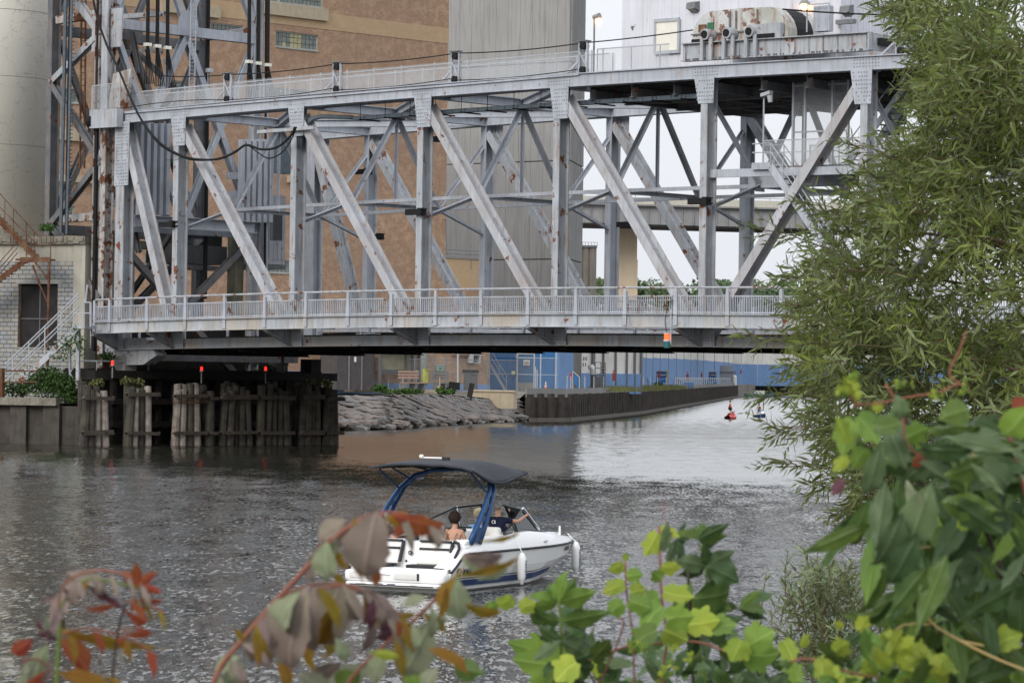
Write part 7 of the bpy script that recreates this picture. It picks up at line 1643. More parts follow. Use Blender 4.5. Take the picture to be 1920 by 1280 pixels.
# wake foam behind the boat
def foammat():
    m, t, b, o = newmat('wake_foam'); b.inputs['Base Color'].default_value = (.7, .72, .72, 1); b.inputs['Roughness'].default_value = .5
    nz_ = noise(t, pos(t, (2.2, 1.1, 1)), 3, 6, .75); t.links.new(ramp(t, nz_, [(.60, 0.), (.72, .8)]), b.inputs['Alpha']); return m
M['foam'] = foammat()
mb = MB(); mb.sheet([[BT(u, v*(1+max(0, -u)*.05), .012) for v in (-1.3, -.6, 0, .6, 1.3)] for u in (-4, -2.5, -1.2, -.35)]); mb.sheet([[BT(u, v, .012) for v in (1.15, 1.5)] for u in (-.3, 1.5, 3.2, 4.6, 5.6)]); pw = [BT(-.6, -.2, 0), UZ(560, 1121, 0), UZ(430, 1113, 0), UZ(300, 1113, 0), UZ(150, 1120, 0), UZ(0, 1128, 0), UZ(-150, 1134, 0)]
mb.sheet([[q+V((0, dy*(.5+i*.22), .012)) for dy in (-.6, -.2, .2, .6)] for i, q in enumerate(pw)]); mb.build('wake', M['foam'], kind='structure')
# ------------------------------------------------------------------ jet skis
def jetski(px, py, ang, hullm, bodym, lab):
    c = UZ(px, py, 0); t = thing('jet_ski', lab, 'jet ski', c, 'jet skis out on the river'); f = V((math.cos(ang), math.sin(ang), 0)); s = V((f.y, -f.x, 0))
    Q = lambda u, v, z: c+f*u*.8+s*v*.85+ZV*z*.78
    mb = MB(); mb.sheet([[Q(u, -w_, z1), Q(u, -w_*.8, -.1), Q(u, w_*.8, -.1), Q(u, w_, z1), Q(u, w_*.5, z1+.12), Q(u, -w_*.5, z1+.12), Q(u, -w_, z1)] for u, w_, z1 in ((-1.55, .45, .28), (-1, .6, .3), (.3, .6, .33), (1.0, .42, .42), (1.6, .05, .5))]); mb.build('hull', M[hullm], t)
    mb = MB(); mb.sheet([[Q(u, -w_, .35), Q(u, -w_*.7, z1), Q(u, w_*.7, z1), Q(u, w_, .35)] for u, w_, z1 in ((-1.3, .3, .55), (-.6, .25, .78), (0, .22, .75), (.5, .3, .95), (1.1, .22, .7), (1.5, .05, .5))]); mb.build('body_cover', M[bodym], t)
    mb = MB(); mb.tube([Q(.45, -.38, 1.08), Q(.5, 0, 1.02), Q(.45, .38, 1.08)], .035, 5); mb.tube([Q(.6, 0, .85), Q(.5, 0, 1.02)], .06, 5); mb.build('handlebar', M['trim'], t)
    mb = MB(); mb.sheet([[Q(u, -.2, .76), Q(u, 0, z1), Q(u, .2, .76)] for u, z1 in ((-1.2, .7), (-.7, .86), (0, .84), (.3, .8))]); mb.build('saddle', M['trim'], t); return c, f, s, Q
M['skired'] = surf('red_plastic', (.55, .06, .05), .3, .1, 1); M['skiblue'] = surf('blue_plastic', (.04, .12, .5), .3, .1, 1)
c, f, s, Q = jetski(1371, 785, 1.15, 'skired', 'skired', 'red jet ski, the left of the two, its rider standing up')
t, n, rt, fc = person('rider in a red life vest and black shorts standing on the red jet ski', Q(-.45, 0, 1.55), V((1, .3, 0)), M['skin'], M['hairdark'], (.105, .105, .11), {'armR': ((.02, .1, -.28), (.1, .12, -.5)), 'armL': ((.1, -.08, -.26), (.25, -.05, -.45)), 'legR': ((.05, .08, -.42), (-.05, .12, -.85)), 'legL': ((.12, -.08, -.42), (.0, -.12, -.85))})
shirt(t, n, M['vestred'], 'life_vest', False, 1.3); shorts(t, n, M['shortsdark'])
c, f, s, Q = jetski(1425, 782, -1.2, 'navy', 'gel', 'white and navy jet ski, the right of the two, its rider seated')
mb = MB(); mb.box(Q(0, 0, .42), (1.6, 1.25, .12), f); 
t, n, rt, fc = person('rider in dark vest and blue shorts seated on the white and navy jet ski', Q(-.3, 0, .95), f, M['skin'], M['hairdark'], (.105, .105, .11), {'armR': ((.2, .16, -.2), (.5, .12, -.2)), 'armL': ((.2, -.16, -.2), (.5, -.12, -.2)), 'legR': ((.3, .28, -.05), (.25, .36, -.4)), 'legL': ((.3, -.28, -.05), (.25, -.36, -.4))})
shirt(t, n, M['trim'], 'life_vest', False, 1.3); shorts(t, n, M['skiblue'])
# ------------------------------------------------------------------ foreground plants
from mathutils.geometry import tessellate_polygon
def make_leaf(kind, curl=.2, fold=.25, seed=0):
    rnd = random.Random(seed); mb = MB(); uv = []
    if kind == 'lance':      # 5 columns, 7 rows
        prof = [0.02, .15, .27, .37, .43, .46, .46, .43, .38, .30, .21, .12, .05, 0.0]; prof = [w_*(1.07 if i % 2 else .95) for i, w_ in enumerate(prof)]; rows = []
        for j, w_ in enumerate(prof):
            v = j/(len(prof)-1); y = math.sin(v*curl*1.6)/(curl*1.6) if curl else v; zz = -(1-math.cos(v*curl*1.6))/(curl*1.6) if curl else 0
            row = []
            for cx in (-1, -.5, 0, .5, 1):
                x = cx*w_*(1+rnd.uniform(-.05, .05)); row.append(V((x, y, zz+abs(cx)*w_*fold+.035*math.sin(j*1.3+cx*1.5+seed)*abs(cx)+rnd.uniform(-.01, .01)))); uv.append((cx*w_*2 if 0 else cx*max(w_*2, .05), v))
            rows.append(row)
        mb.sheet(rows)
    elif kind == 'round':
        prof = [0.04, .42, .60, .62, .52, .33, .12, 0.0]; rows = []
        for j, w_ in enumerate(prof):
            v = j/(len(prof)-1); y = v; zz = -curl*v*v*.5; row = []
            for cx in (-1, -.5, 0, .5, 1): row.append(V((cx*w_, y, zz+abs(cx)*w_*fold+rnd.uniform(-.012, .012)))); uv.append((cx*max(w_*2, .05), v))
            rows.append(row)
        mb.sheet(rows)
    elif kind == 'grape':    # lobed outline with teeth
        out = []; lob = [(0, .0), (-.22, -.08), (-.42, .10), (-.52, .30), (-.43, .38), (-.54, .55), (-.50, .72), (-.33, .69), (-.2, .86), (0, 1.0), (.2, .86), (.33, .69), (.50, .72), (.54, .55), (.43, .38), (.52, .30), (.42, .10), (.22, -.08)]
        k = []
        for i, (x, y) in enumerate(lob):
            x2, y2 = lob[(i+1) % len(lob)]; k.append((x, y)); k.append(((x+x2)/2*1.07+rnd.uniform(-.02, .02), (y+y2)/2*1.03+rnd.uniform(-.02, .02)))
        k = [(x+rnd.uniform(-.02, .02), y) for x, y in k]
        f_ = lambda x, y: V((x, y, abs(x)*fold-curl*(y*y)*.4+.05*math.sin(x*9+seed)*math.cos(y*7)))
        ctr = [f_(0, .35)]; mid = [f_(x*.55, .35+(y-.35)*.55) for x, y in k]; o_ = [f_(x, y) for x, y in k]; nn_ = len(k)
        vs = ctr+mid+o_; fs = [(0, 1+i, 1+(i+1) % nn_) for i in range(nn_)]+[(1+i, 1+nn_+i, 1+nn_+(i+1) % nn_, 1+(i+1) % nn_) for i in range(nn_)]
        mb.add(vs, [tuple(reversed(f)) for f in fs]); uv = [(v.x*2, v.y) for v in vs]
    me = D.meshes.new('leaf'); me.from_pydata(mb.v, [], mb.f); ul = me.uv_layers.new(name='UVMap')
    for l in me.loops: ul.data[l.index].uv = uv[l.vertex_index]
    me.polygons.foreach_set('use_smooth', [True]*len(me.polygons)); me.update(); return me
LEAFM = {}
def lm(kind, var, mat):
    k = (kind, var, mat)
    if k not in LEAFM:
        c, f = ((.1, .15), (.9, .25), (1.5, .35), (-.5, .2))[var]; me = make_leaf(kind, c, f, var*7+len(kind)); me.materials.append(M[mat]); LEAFM[k] = me
    return LEAFM[k]
M['mauve'] = leafmat('mauve_grey_leaf', (.21, .155, .145), .22, .10, .75, (.22, .20, .14), 9, None, True)
M['sage'] = leafmat('pale_sage_leaf', (.22, .26, .155), .18, .2, .7, (.24, .22, .17), 8, None, True)
M['ochre'] = leafmat('olive_ochre_leaf', (.20, .15, .015), .22, .45, .55, (.26, .10, .02), 12, None, True)
M['redleaf'] = leafmat('red_orange_leaf', (.27, .05, .028), .2, .45, .55, (.24, .10, .02), 14, None, True)
M['purple'] = leafmat('purple_leaf', (.12, .05, .065), .25, .2, .6, None, 12, None, True)
M['midgreen'] = leafmat('mid_green_leaf', (.10, .155, .032), .35, .22, .42, (.045, .10, .03), 9, (.12, .19, .09), True)
M['darkgreen'] = leafmat('dark_green_leaf', (.042, .080, .020), .35, .15, .38, (.05, .095, .04), 9, (.075, .12, .06), True)
M['greygreen'] = leafmat('grey_green_leaf', (.115, .165, .075), .3, .18, .4, (.07, .12, .05), 9, (.17, .22, .14), True)
M['limegreen'] = leafmat('yellow_green_leaf', (.33, .39, .05), .25, .35, .5, (.22, .33, .05), 14, None, True)
M['brightgreen'] = leafmat('bright_green_leaf', (.17, .265, .045), .25, .3, .5, (.10, .2, .04), 10, None, True)
M['stemred'] = surf('reddish_stem', (.22, .09, .06), .7, .2, 8); M['stemgreen'] = surf('green_stem', (.12, .17, .04), .6, .2, 8); M['stemdark'] = surf('dark_woody_stem', (.05, .038, .028), .8, .3, 8); M['tendril'] = surf('tan_tendril', (.38, .28, .12), .6, .2, 8)
def leaf(parent, b, t, wpx, mat, Y=3.0, kind='lance', roll=0., dt=0., var=None):
    p0 = U(b[0], b[1], Y); p1 = U(t[0], t[1], Y+dt); d = p1-p0; L_ = d.length; yax = d.normalized(); view = (V((0, 0, H))-p0).normalized()
    zax = (view-yax*view.dot(yax)).normalized(); xax = yax.cross(zax).normalized(); a = roll; zax2 = zax*math.cos(a)+xax*math.sin(a); xax2 = yax.cross(zax2).normalized()
    if var is None: var = random.choice((0, 1, 1, 2, 3))
    me = lm(kind, var, mat); w_ = wpx*(.66 if mat in ('mauve', 'sage', 'ochre') else 1)/FPX*Y/(1.0 if kind == 'lance' else 1.1)
    cf = {0: 1.0, 1: 1.12, 2: 1.3, 3: 1.04}[var] if kind == 'lance' else 1
    o = link(D.objects.new('leaf', me)); Mx = Matrix((xax2*w_/1.0, yax*L_*cf, zax2*((w_+L_)/2))).transposed().to_4x4()
    base = WL[parent.name]; Mx.translation = p0-base; o.parent = parent; o.matrix_local = Mx; WL[o.name] = p0; return o
def stem(parent, pts, r, mat, Y=3.0, name='stem'):
    P_ = [U(p[0], p[1], p[2] if len(p) > 2 else Y) for p in pts]; out = []
    for i in range(len(P_)-1):
        p0 = P_[max(i-1, 0)]; p1 = P_[i]; p2 = P_[i+1]; p3 = P_[min(i+2, len(P_)-1)]
        for k in range(4): t = k/4; out.append(.5*((2*p1)+(p2-p0)*t+(2*p0-5*p1+4*p2-p3)*t*t+(3*p1-p0-3*p2+p3)*t**3))
    out.append(P_[-1]); mb = MB(); mb.tube(out, r*.55, 6); return mb.build(name, M[mat], parent, smooth=True)
def plant(name, lab, cat, px, Y, grp=None):
    p = U(px, 1280, Y); return thing(name, lab, cat, V((p.x, p.y, 2.9)), grp)
# sumac at the far left
pl = plant('sumac_sprig', 'blurred red and mauve leafed sprig at the bottom left corner', 'plant', 110, 2.9)
stem(pl, [(104, 1480), (106, 1280), (112, 1180), (108, 1150)], .0035, 'stemgreen', 2.9); stem(pl, [(200, 1480), (212, 1260), (222, 1180), (236, 1128)], .0022, 'stemdark', 2.9); stem(pl, [(108, 1150), (130, 1110), (170, 1085), (250, 1100)], .002, 'stemgreen', 2.9)
for b, t, w_, mt, r_ in (((150, 1078), (58, 1212), 62, 'mauve', .5), ((120, 1072), (262, 1112), 50, 'mauve', -.5), ((158, 1094), (254, 1134), 26, 'purple', .8), ((70, 1160), (98, 1222), 34, 'purple', .9), ((150, 1085), (112, 1170), 40, 'mauve', .2), ((165, 1090), (135, 1125), 26, 'ochre', .4),
    ((258, 1098), (222, 1060), 20, 'redleaf', .2), ((258, 1096), (256, 1048), 22, 'redleaf', .1), ((260, 1096), (298, 1068), 20, 'redleaf', -.2), ((262, 1098), (312, 1108), 18, 'redleaf', .3), ((258, 1098), (230, 1092), 16, 'redleaf', .3), ((250, 1110), (268, 1072), 18, 'ochre', 0),
    ((160, 1142), (232, 1138), 14, 'redleaf', .3), ((232, 1142), (302, 1194), 20, 'redleaf', .4), ((245, 1122), (322, 1134), 14, 'redleaf', .3), ((110, 1180), (310, 1222), 46, 'ochre', .7), ((104, 1262), (255, 1290), 60, 'ochre', .5), ((62, 1198), (8, 1238), 34, 'redleaf', .1), ((108, 1196), (200, 1262), 56, 'redleaf', .6), ((225, 1178), (300, 1195), 24, 'redleaf', .2), ((225, 1175), (268, 1186), 20, 'mauve', .2),
    ((88, 1206), (52, 1296), 62, 'sage', .1), ((98, 1232), (80, 1300), 26, 'mauve', .4), ((84, 1150), (92, 1210), 20, 'sage', .9), ((252, 1112), (282, 1160), 12, 'sage', .7), ((235, 1195), (208, 1215), 20, 'redleaf', .3), ((240, 1200), (232, 1232), 16, 'ochre', .3), ((60, 1260), (20, 1300), 40, 'sage', .5), ((230, 1215), (225, 1262), 12, 'sage', .5), ((200, 1265), (250, 1300), 30, 'ochre', .5)):
    leaf(pl, b, t, w_, mt, 2.9+random.uniform(-.08, .08), roll=r_*random.choice((1, 1, -1)))
pl = plant('sumac_branch', 'large blurred mauve and olive leafed branch arching over the boat', 'plant', 420, 2.8)
stem(pl, [(330, 1500), (402, 1275), (450, 1205), (505, 1140), (562, 1078), (625, 1012), (662, 984), (720, 966)], .0042, 'stemred', 2.8); stem(pl, [(560, 1500), (640, 1300), (720, 1210), (790, 1150), (852, 1082)], .003, 'stemred', 2.8); stem(pl, [(505, 1140), (580, 1110), (650, 1098), (720, 1130)], .003, 'stemred', 2.8); stem(pl, [(852, 1082), (872, 1060)], .002, 'ochre' if 0 else 'tendril', 2.8)
for b, t, w_, mt, r_, v_ in (((705, 958), (662, 1122), 150, 'mauve', .15, 1), ((650, 975), (572, 1010), 60, 'mauve', .4, 1), ((612, 1015), (604, 1108), 80, 'sage', .3, 1), ((610, 1012), (585, 1090), 60, 'mauve', .5, 2), ((642, 1005), (684, 1096), 34, 'ochre', .3, 0), ((664, 968), (672, 1052), 22, 'ochre', .7, 0), ((722, 968), (700, 1050), 60, 'mauve', .5, 1),
    ((724, 968), (786, 984), 60, 'ochre', .3, 2), ((735, 962), (852, 1016), 50, 'redleaf', .5, 1), ((770, 968), (870, 1002), 34, 'mauve', .7, 1), ((740, 972), (800, 1022), 24, 'redleaf', .7, 1), ((752, 985), (742, 1010), 26, 'redleaf', .2, 0),
    ((866, 1044), (972, 1096), 74, 'sage', .35, 1), ((868, 1040), (962, 1062), 58, 'mauve', .5, 1), ((852, 1080), (1012, 1052), 26, 'ochre', .3, 1), ((900, 1014), (1000, 1005), 17, 'ochre', .4, 1), ((852, 1080), (862, 1192), 92, 'sage', .1, 1),
    ((575, 1098), (500, 1300), 135, 'mauve', .35, 1), ((560, 1110), (470, 1215), 90, 'sage', .5, 2), ((636, 1094), (588, 1248), 130, 'mauve', .2, 1), ((655, 1098), (632, 1210), 74, 'mauve', .4, 1), ((690, 1106), (706, 1205), 24, 'purple', .3, 1), ((700, 1108), (765, 1168), 24, 'mauve', .4, 1), ((716, 1140), (732, 1218), 24, 'purple', .3, 2), ((700, 1120), (688, 1190), 24, 'purple', .4, 1), ((735, 1150), (770, 1180), 18, 'purple', .4, 1), ((745, 1160), (755, 1205), 16, 'redleaf', .4, 1),
    ((622, 1130), (596, 1252), 66, 'ochre', .5, 1), ((600, 1190), (650, 1250), 50, 'ochre', .6, 2), ((588, 1110), (640, 1170), 30, 'ochre', .5, 1), ((808, 1160), (742, 1312), 122, 'sage', .15, 1), ((715, 1248), (560, 1296), 70, 'sage', .4, 1), ((628, 1195), (664, 1252), 46, 'sage', .3, 1), ((790, 1152), (858, 1182), 40, 'ochre', .5, 1), ((780, 1150), (700, 1175), 36, 'ochre', .5, 0), ((872, 1132), (956, 1168), 40, 'ochre', .5, 1), ((800, 1215), (912, 1256), 46, 'ochre', .5, 1), ((850, 1250), (912, 1262), 50, 'midgreen', .2, 0), ((760, 1250), (800, 1300), 50, 'brightgreen', .3, 1), ((450, 1230), (380, 1262), 50, 'sage', .5, 1), ((440, 1190), (470, 1220), 26, 'sage', .4, 1), ((450, 1245), (420, 1300), 60, 'sage', .4, 1), ((460, 1200), (436, 1176), 22, 'ochre', .3, 0), ((690, 1030), (655, 1050), 26, 'redleaf', .2, 0), ((655, 1050), (735, 1090), 60, 'mauve', .5, 1), ((625, 1075), (652, 1098), 26, 'ochre', .2, 0), ((700, 1060), (716, 1108), 22, 'redleaf', .4, 1), ((800, 1120), (740, 1130), 40, 'sage', .4, 1), ((675, 1260), (620, 1300), 60, 'midgreen', .3, 1), ((560, 1262), (640, 1310), 70, 'sage', .3, 1), ((520, 1240), (560, 1300), 50, 'ochre', .5, 1), ((820, 1250), (780, 1310), 60, 'sage', .3, 1), ((750, 1230), (690, 1222), 22, 'limegreen', .3, 0)):
    leaf(pl, b, t, w_, mt, 2.8+random.uniform(-.1, .1), roll=r_*random.choice((1, -1)), var=v_)
for b, t, w_, mt, r_ in (((500, 1142), (430, 1240), 60, 'mauve', .4), ((520, 1130), (470, 1290), 90, 'mauve', .3), ((545, 1110), (545, 1290), 90, 'sage', .4), ((590, 1098), (560, 1262), 80, 'mauve', .4), ((672, 1098), (612, 1180), 60, 'mauve', .6), ((676, 1100), (742, 1160), 44, 'mauve', .5), ((655, 975), (600, 1060), 60, 'mauve', .4), ((690, 965), (640, 1040), 54, 'mauve', .5), ((620, 1012), (650, 1090), 36, 'ochre', .5), ((740, 975), (815, 1010), 40, 'ochre', .4), ((480, 1170), (500, 1260), 40, 'ochre', .5), ((590, 1150), (560, 1290), 50, 'ochre', .5), ((725, 1215), (680, 1300), 60, 'sage', .3), ((640, 1240), (560, 1300), 70, 'mauve', .3), ((430, 1235), (470, 1300), 60, 'sage', .4), ((855, 1082), (800, 1150), 44, 'ochre', .4), ((700, 1150), (690, 1250), 40, 'mauve', .5), ((745, 1165), (700, 1220), 26, 'purple', .4)):
    leaf(pl, b, t, w_, mt, 2.85+random.uniform(-.1, .1), roll=r_*random.choice((1, -1)), var=1)
def pinnate(parent, path, n, L_, mats, Y, wr=.27, down=(0, 1), spread=.5):
    for i in range(n):
        q = (i+.5)/n*(len(path)-1); k = int(q); f = q-k; x = path[k][0]+(path[k+1][0]-path[k][0])*f; y = path[k][1]+(path[k+1][1]-path[k][1])*f
        tx, ty = path[k+1][0]-path[k][0], path[k+1][1]-path[k][1]; tl_ = math.hypot(tx, ty); tx /= tl_; ty /= tl_
        for sg in (1, -1):
            dx = tx*.45+down[0]*.8-ty*sg*spread*.5+random.gauss(0, .12); dy = ty*.45+down[1]*.8+tx*sg*spread*.35+random.gauss(0, .12); m_ = math.hypot(dx, dy); l = L_*random.uniform(.75, 1.15)*(1-.25*i/n)
            leaf(parent, (x, y), (x+dx/m_*l, y+dy/m_*l), l*wr*random.uniform(.9, 1.2)/.76, random.choice(mats), Y+sg*.05+random.uniform(-.02, .02), roll=sg*random.uniform(.1, .7), dt=sg*.02, var=random.choice((1, 1, 2)))
    stem(parent, path, .0022, 'stemred', Y)
for pth, n_, L1, mts in (([(655, 984), (700, 962), (760, 964), (825, 992)], 4, 88, ('mauve', 'mauve', 'ochre', 'mauve')), ([(505, 1140), (560, 1102), (640, 1094), (712, 1118), (752, 1158)], 7, 135, ('mauve', 'mauve', 'purple', 'mauve', 'ochre')), ([(645, 995), (605, 1018), (580, 1052)], 3, 88, ('sage', 'mauve')), ([(402, 1275), (450, 1205), (510, 1150)], 5, 95, ('sage', 'mauve', 'ochre')), ([(720, 1210), (790, 1150), (852, 1082)], 4, 92, ('sage', 'ochre', 'sage'))): pinnate(pl, pth, n_, L1, mts, 2.82)
pl0 = D.objects['sumac_sprig']
for pth, n_, L1, mts in (([(108, 1150), (120, 1095), (170, 1070), (230, 1076), (278, 1106)], 7, 72, ('mauve', 'mauve', 'purple')), ([(106, 1192), (165, 1178), (240, 1196), (298, 1232)], 4, 60, ('ochre', 'redleaf', 'ochre')), ([(104, 1262), (70, 1235), (40, 1240)], 3, 66, ('sage', 'redleaf', 'mauve')), ([(236, 1128), (270, 1130), (310, 1150)], 3, 44, ('redleaf', 'ochre'))): pinnate(pl0, pth, n_, L1, mts, 2.92)
# clusters
def rosette(parent, c, specs, mat, Y, kind='lance', wr=.5):
    for ang, L_, in specs:
        a = math.radians(ang); t = (c[0]+math.cos(a)*L_, c[1]-math.sin(a)*L_); mt = random.choice(mat) if isinstance(mat, (list, tuple)) else mat
        leaf(parent, c, t, L_*wr*random.uniform(.8, 1.1), mt, Y+random.uniform(-.06, .06), kind, roll=random.uniform(-.8, .8), dt=random.uniform(-.03, .03), var=random.choice((0, 1, 1)))
pl = plant('dogwood_shoot', 'upright green shoot with broad oval leaves right of the boat stern, over the bow wake', 'plant', 1052, 4.2)
stem(pl, [(1040, 1500), (1050, 1290), (1052, 1190), (1048, 1120)], .004, 'stemgreen', 4.2); stem(pl, [(1062, 1500), (1058, 1290), (1075, 1200)], .003, 'stemred', 4.2)
for c, sp2, mts in (((1047, 1128), ((85, 66), (50, 62), (125, 54), (165, 60), (15, 80), (200, 52), (60, 40), (105, 38)), ('brightgreen', 'midgreen')), ((1050, 1165), ((10, 100), (35, 92), (170, 95), (195, 66), (-20, 66), (150, 55), (60, 60), (-5, 70)), ('midgreen', 'darkgreen', 'midgreen')), ((1052, 1200), ((5, 90), (-30, 70), (185, 70), (215, 70), (30, 60), (150, 60)), ('darkgreen', 'greygreen')), ((1055, 1245), ((-60, 70), (240, 66), (200, 60), (-10, 80), (20, 60), (270, 60)), ('darkgreen', 'midgreen'))):
    rosette(pl, c, sp2, mts, 4.2, wr=.52)
pl = plant('grape_vine', 'yellow green grape vine shoots rising at the centre bottom', 'vine', 1200, 4.3)
stem(pl, [(1245, 1520), (1240, 1290), (1250, 1200), (1240, 1110), (1236, 985)], .0028, 'stemred', 4.3); stem(pl, [(1200, 1500), (1190, 1290), (1186, 1190), (1175, 1110), (1172, 1050)], .0022, 'stemred', 4.3); stem(pl, [(1020, 1500), (1160, 1200), (1160, 1158)], .0022, 'stemred', 4.3); stem(pl, [(1100, 1240), (1180, 1210), (1250, 1205), (1320, 1205), (1400, 1240)], .003, 'stemred', 4.3)
gl = [((1172, 1050), (1176, 1036), 14, 'limegreen'), ((1168, 1056), (1142, 1074), 30, 'limegreen'), ((1176, 1080), (1206, 1076), 32, 'brightgreen'), ((1170, 1095), (1128, 1108), 34, 'limegreen'), ((1182, 1110), (1212, 1105), 40, 'limegreen'), ((1180, 1125), (1222, 1140), 44, 'brightgreen'), ((1168, 1130), (1138, 1150), 40, 'brightgreen'), ((1238, 990), (1275, 1006), 22, 'limegreen'), ((1234, 1000), (1208, 1042), 40, 'limegreen'), ((1240, 1030), (1258, 980), 26, 'greygreen'), ((1242, 1060), (1276, 1070), 36, 'limegreen'), ((1240, 1085), (1222, 1070), 30, 'brightgreen'), ((1245, 1110), (1300, 1124), 48, 'limegreen'), ((1236, 1120), (1206, 1130), 46, 'brightgreen'), ((1240, 1135), (1200, 1180), 58, 'brightgreen'), ((1250, 1160), (1300, 1150), 60, 'brightgreen'), ((1290, 1170), (1350, 1165), 64, 'limegreen'), ((1245, 1180), (1290, 1200), 60, 'limegreen'), ((1230, 1180), (1180, 1210), 60, 'midgreen'), ((1330, 1180), (1380, 1160), 56, 'brightgreen'), ((1405, 1210), (1450, 1180), 80, 'brightgreen'), ((1400, 1225), (1460, 1235), 70, 'brightgreen'), ((1390, 1200), (1372, 1240), 60, 'limegreen'), ((1470, 1200), (1490, 1240), 40, 'limegreen'), ((1110, 1235), (1145, 1200), 46, 'midgreen'), ((1110, 1240), (1140, 1262), 40, 'limegreen'), ((1080, 1240), (1040, 1275), 70, 'limegreen'), ((1085, 1250), (960, 1240), 90, 'brightgreen'), ((1080, 1245), (950, 1200), 70, 'brightgreen'), ((960, 1120), (930, 1140), 40, 'limegreen'), ((975, 1140), (1005, 1128), 36, 'limegreen'), ((930, 1130), (905, 1150), 30, 'brightgreen')]
for b, t, w_, mt in gl: leaf(pl, b, t, w_*.95, mt, 4.3+random.uniform(-.2, .2), 'grape', roll=random.uniform(-.7, .7), var=random.choice((0, 1, 3)))
def budcluster(parent, px, py, r, Y, n=26):
    for _ in range(n):
        a = random.uniform(0, 6.28); q = random.uniform(0, 1)*r; b = (px+math.cos(a)*q, py+math.sin(a)*q); a2 = random.uniform(0, 6.28)
        leaf(parent, b, (b[0]+math.cos(a2)*r*.55, b[1]+math.sin(a2)*r*.55), r*.6, random.choice(('limegreen', 'limegreen', 'brightgreen')), Y+random.uniform(-.02, .02), 'grape', roll=random.uniform(-1.2, 1.2), var=random.choice((0, 1, 3)))
for x, y, r_ in ((1190, 1212, 18), (1252, 1262, 20), (1292, 1232, 12), (1262, 1215, 10)): budcluster(pl, x, y, r_, 4.1, 16)
pl = plant('dark_leaf_shoot', 'dark green leafy shoot standing behind the yellow vine at the centre bottom', 'plant', 1320, 4.6)
stem(pl, [(1310, 1500), (1300, 1290), (1296, 1180), (1290, 1070)], .004, 'stemdark', 4.6); stem(pl, [(1330, 1500), (1320, 1200), (1325, 1080), (1312, 1020)], .003, 'stemgreen', 4.6)
rosette(pl, (1308, 1010), ((25, 70), (60, 44), (5, 60), (110, 36), (-15, 60), (150, 44)), ('midgreen', 'darkgreen'), 4.6); rosette(pl, (1325, 1060), ((8, 78), (28, 62), (-25, 80), (170, 66), (200, 60), (95, 46), (-50, 60)), ('darkgreen', 'greygreen', 'darkgreen'), 4.6, wr=.58); rosette(pl, (1300, 1120), ((0, 100), (-20, 90), (20, 80), (180, 66), (220, 60), (-60, 60), (120, 50)), ('darkgreen', 'midgreen'), 4.6, wr=.55)
rosette(pl, (1310, 1180), ((-10, 90), (15, 90), (200, 80), (170, 70), (-70, 70), (250, 70)), ('darkgreen', 'greygreen'), 4.6); rosette(pl, (1385, 1140), ((25, 84), (5, 70), (40, 60), (-20, 60), (160, 50)), ('darkgreen', 'midgreen'), 4.6, wr=.42); rosette(pl, (1268, 1010), ((60, 40), (20, 44), (-20, 36), (-70, 60), (-110, 60)), ('darkgreen', 'greygreen'), 4.6)
def scatter(parent, poly, n, L_, mats, Y, dirs, kind='lance', wr=.34, spread=35, dY=.25):
    from mathutils.geometry import intersect_point_line
    xs = [p[0] for p in poly]; ys = [p[1] for p in poly]; c = 0; k = 0
    def inside(x, y):
        r_ = False
        for (x1, y1), (x2, y2) in zip(poly, poly[1:]+poly[:1]):
            if (y1 > y) != (y2 > y) and x < (x2-x1)*(y-y1)/(y2-y1)+x1: r_ = not r_
        return r_
    while c < n and k < n*40:
        k += 1; x = random.uniform(min(xs), max(xs)); y = random.uniform(min(ys), max(ys))
        if not inside(x, y): continue
        a = math.radians(random.choice(dirs)+random.gauss(0, spread)); l = L_*random.uniform(.65, 1.25)
        leaf(parent, (x, y), (x+math.cos(a)*l, y-math.sin(a)*l), l*wr*random.uniform(.8, 1.2), random.choice(mats), Y+random.uniform(-dY, dY), kind, roll=random.uniform(-1.0, 1.0), dt=random.uniform(-.04, .04), var=random.choice((0, 1, 1, 2, 3)) if kind == 'lance' else random.choice((0, 1, 3))); c += 1
pl = plant('undergrowth', 'mixed dark green undergrowth filling the bottom edge right of centre', 'plants', 1400, 4.9)
stem(pl, [(1500, 1500), (1420, 1260), (1380, 1215), (1330, 1190)], .003, 'stemdark', 4.9); stem(pl, [(1180, 1500), (1120, 1290), (1080, 1240)], .003, 'stemdark', 4.9)
scatter(pl, [(1010, 1290), (1060, 1225), (1180, 1215), (1260, 1200), (1400, 1190), (1500, 1225), (1660, 1200), (1780, 1130), (1940, 1120), (1940, 1310), (1010, 1310)], 250, 66, ('darkgreen', 'darkgreen', 'midgreen', 'greygreen'), 4.9, (100, 20, 160, -60, 240), wr=.42, spread=40, dY=.5)
# right hand vine and shrub
pl = plant('big_leaf_shrub', 'tall shrub of long drooping grey green leaves filling the lower right corner', 'plant', 1790, 3.6)
for pts, r_, mt in (([(1960, 1290), (1850, 1000), (1760, 880), (1700, 790), (1680, 740)], .0045, 'stemdark'), ([(2000, 1290), (1940, 1000), (1905, 860), (1880, 780)], .0045, 'stemred'), ([(1980, 1200), (1860, 1060), (1750, 930), (1690, 870)], .005, 'stemdark'), ([(1770, 1500), (1760, 1290), (1720, 1150), (1690, 1060), (1660, 1000)], .0035, 'stemdark')): stem(pl, pts, r_, mt, 3.6)
scatter(pl, [(1625, 900), (1660, 830), (1700, 790), (1760, 770), (1850, 770), (1940, 780), (1940, 1300), (1760, 1300), (1700, 1180), (1660, 1080), (1625, 1000)], 225, 132, ('midgreen', 'darkgreen', 'darkgreen', 'midgreen', 'greygreen', 'brightgreen'), 3.75, (250, 265, 280, 235, 300, 200), wr=.27, spread=28, dY=.3)
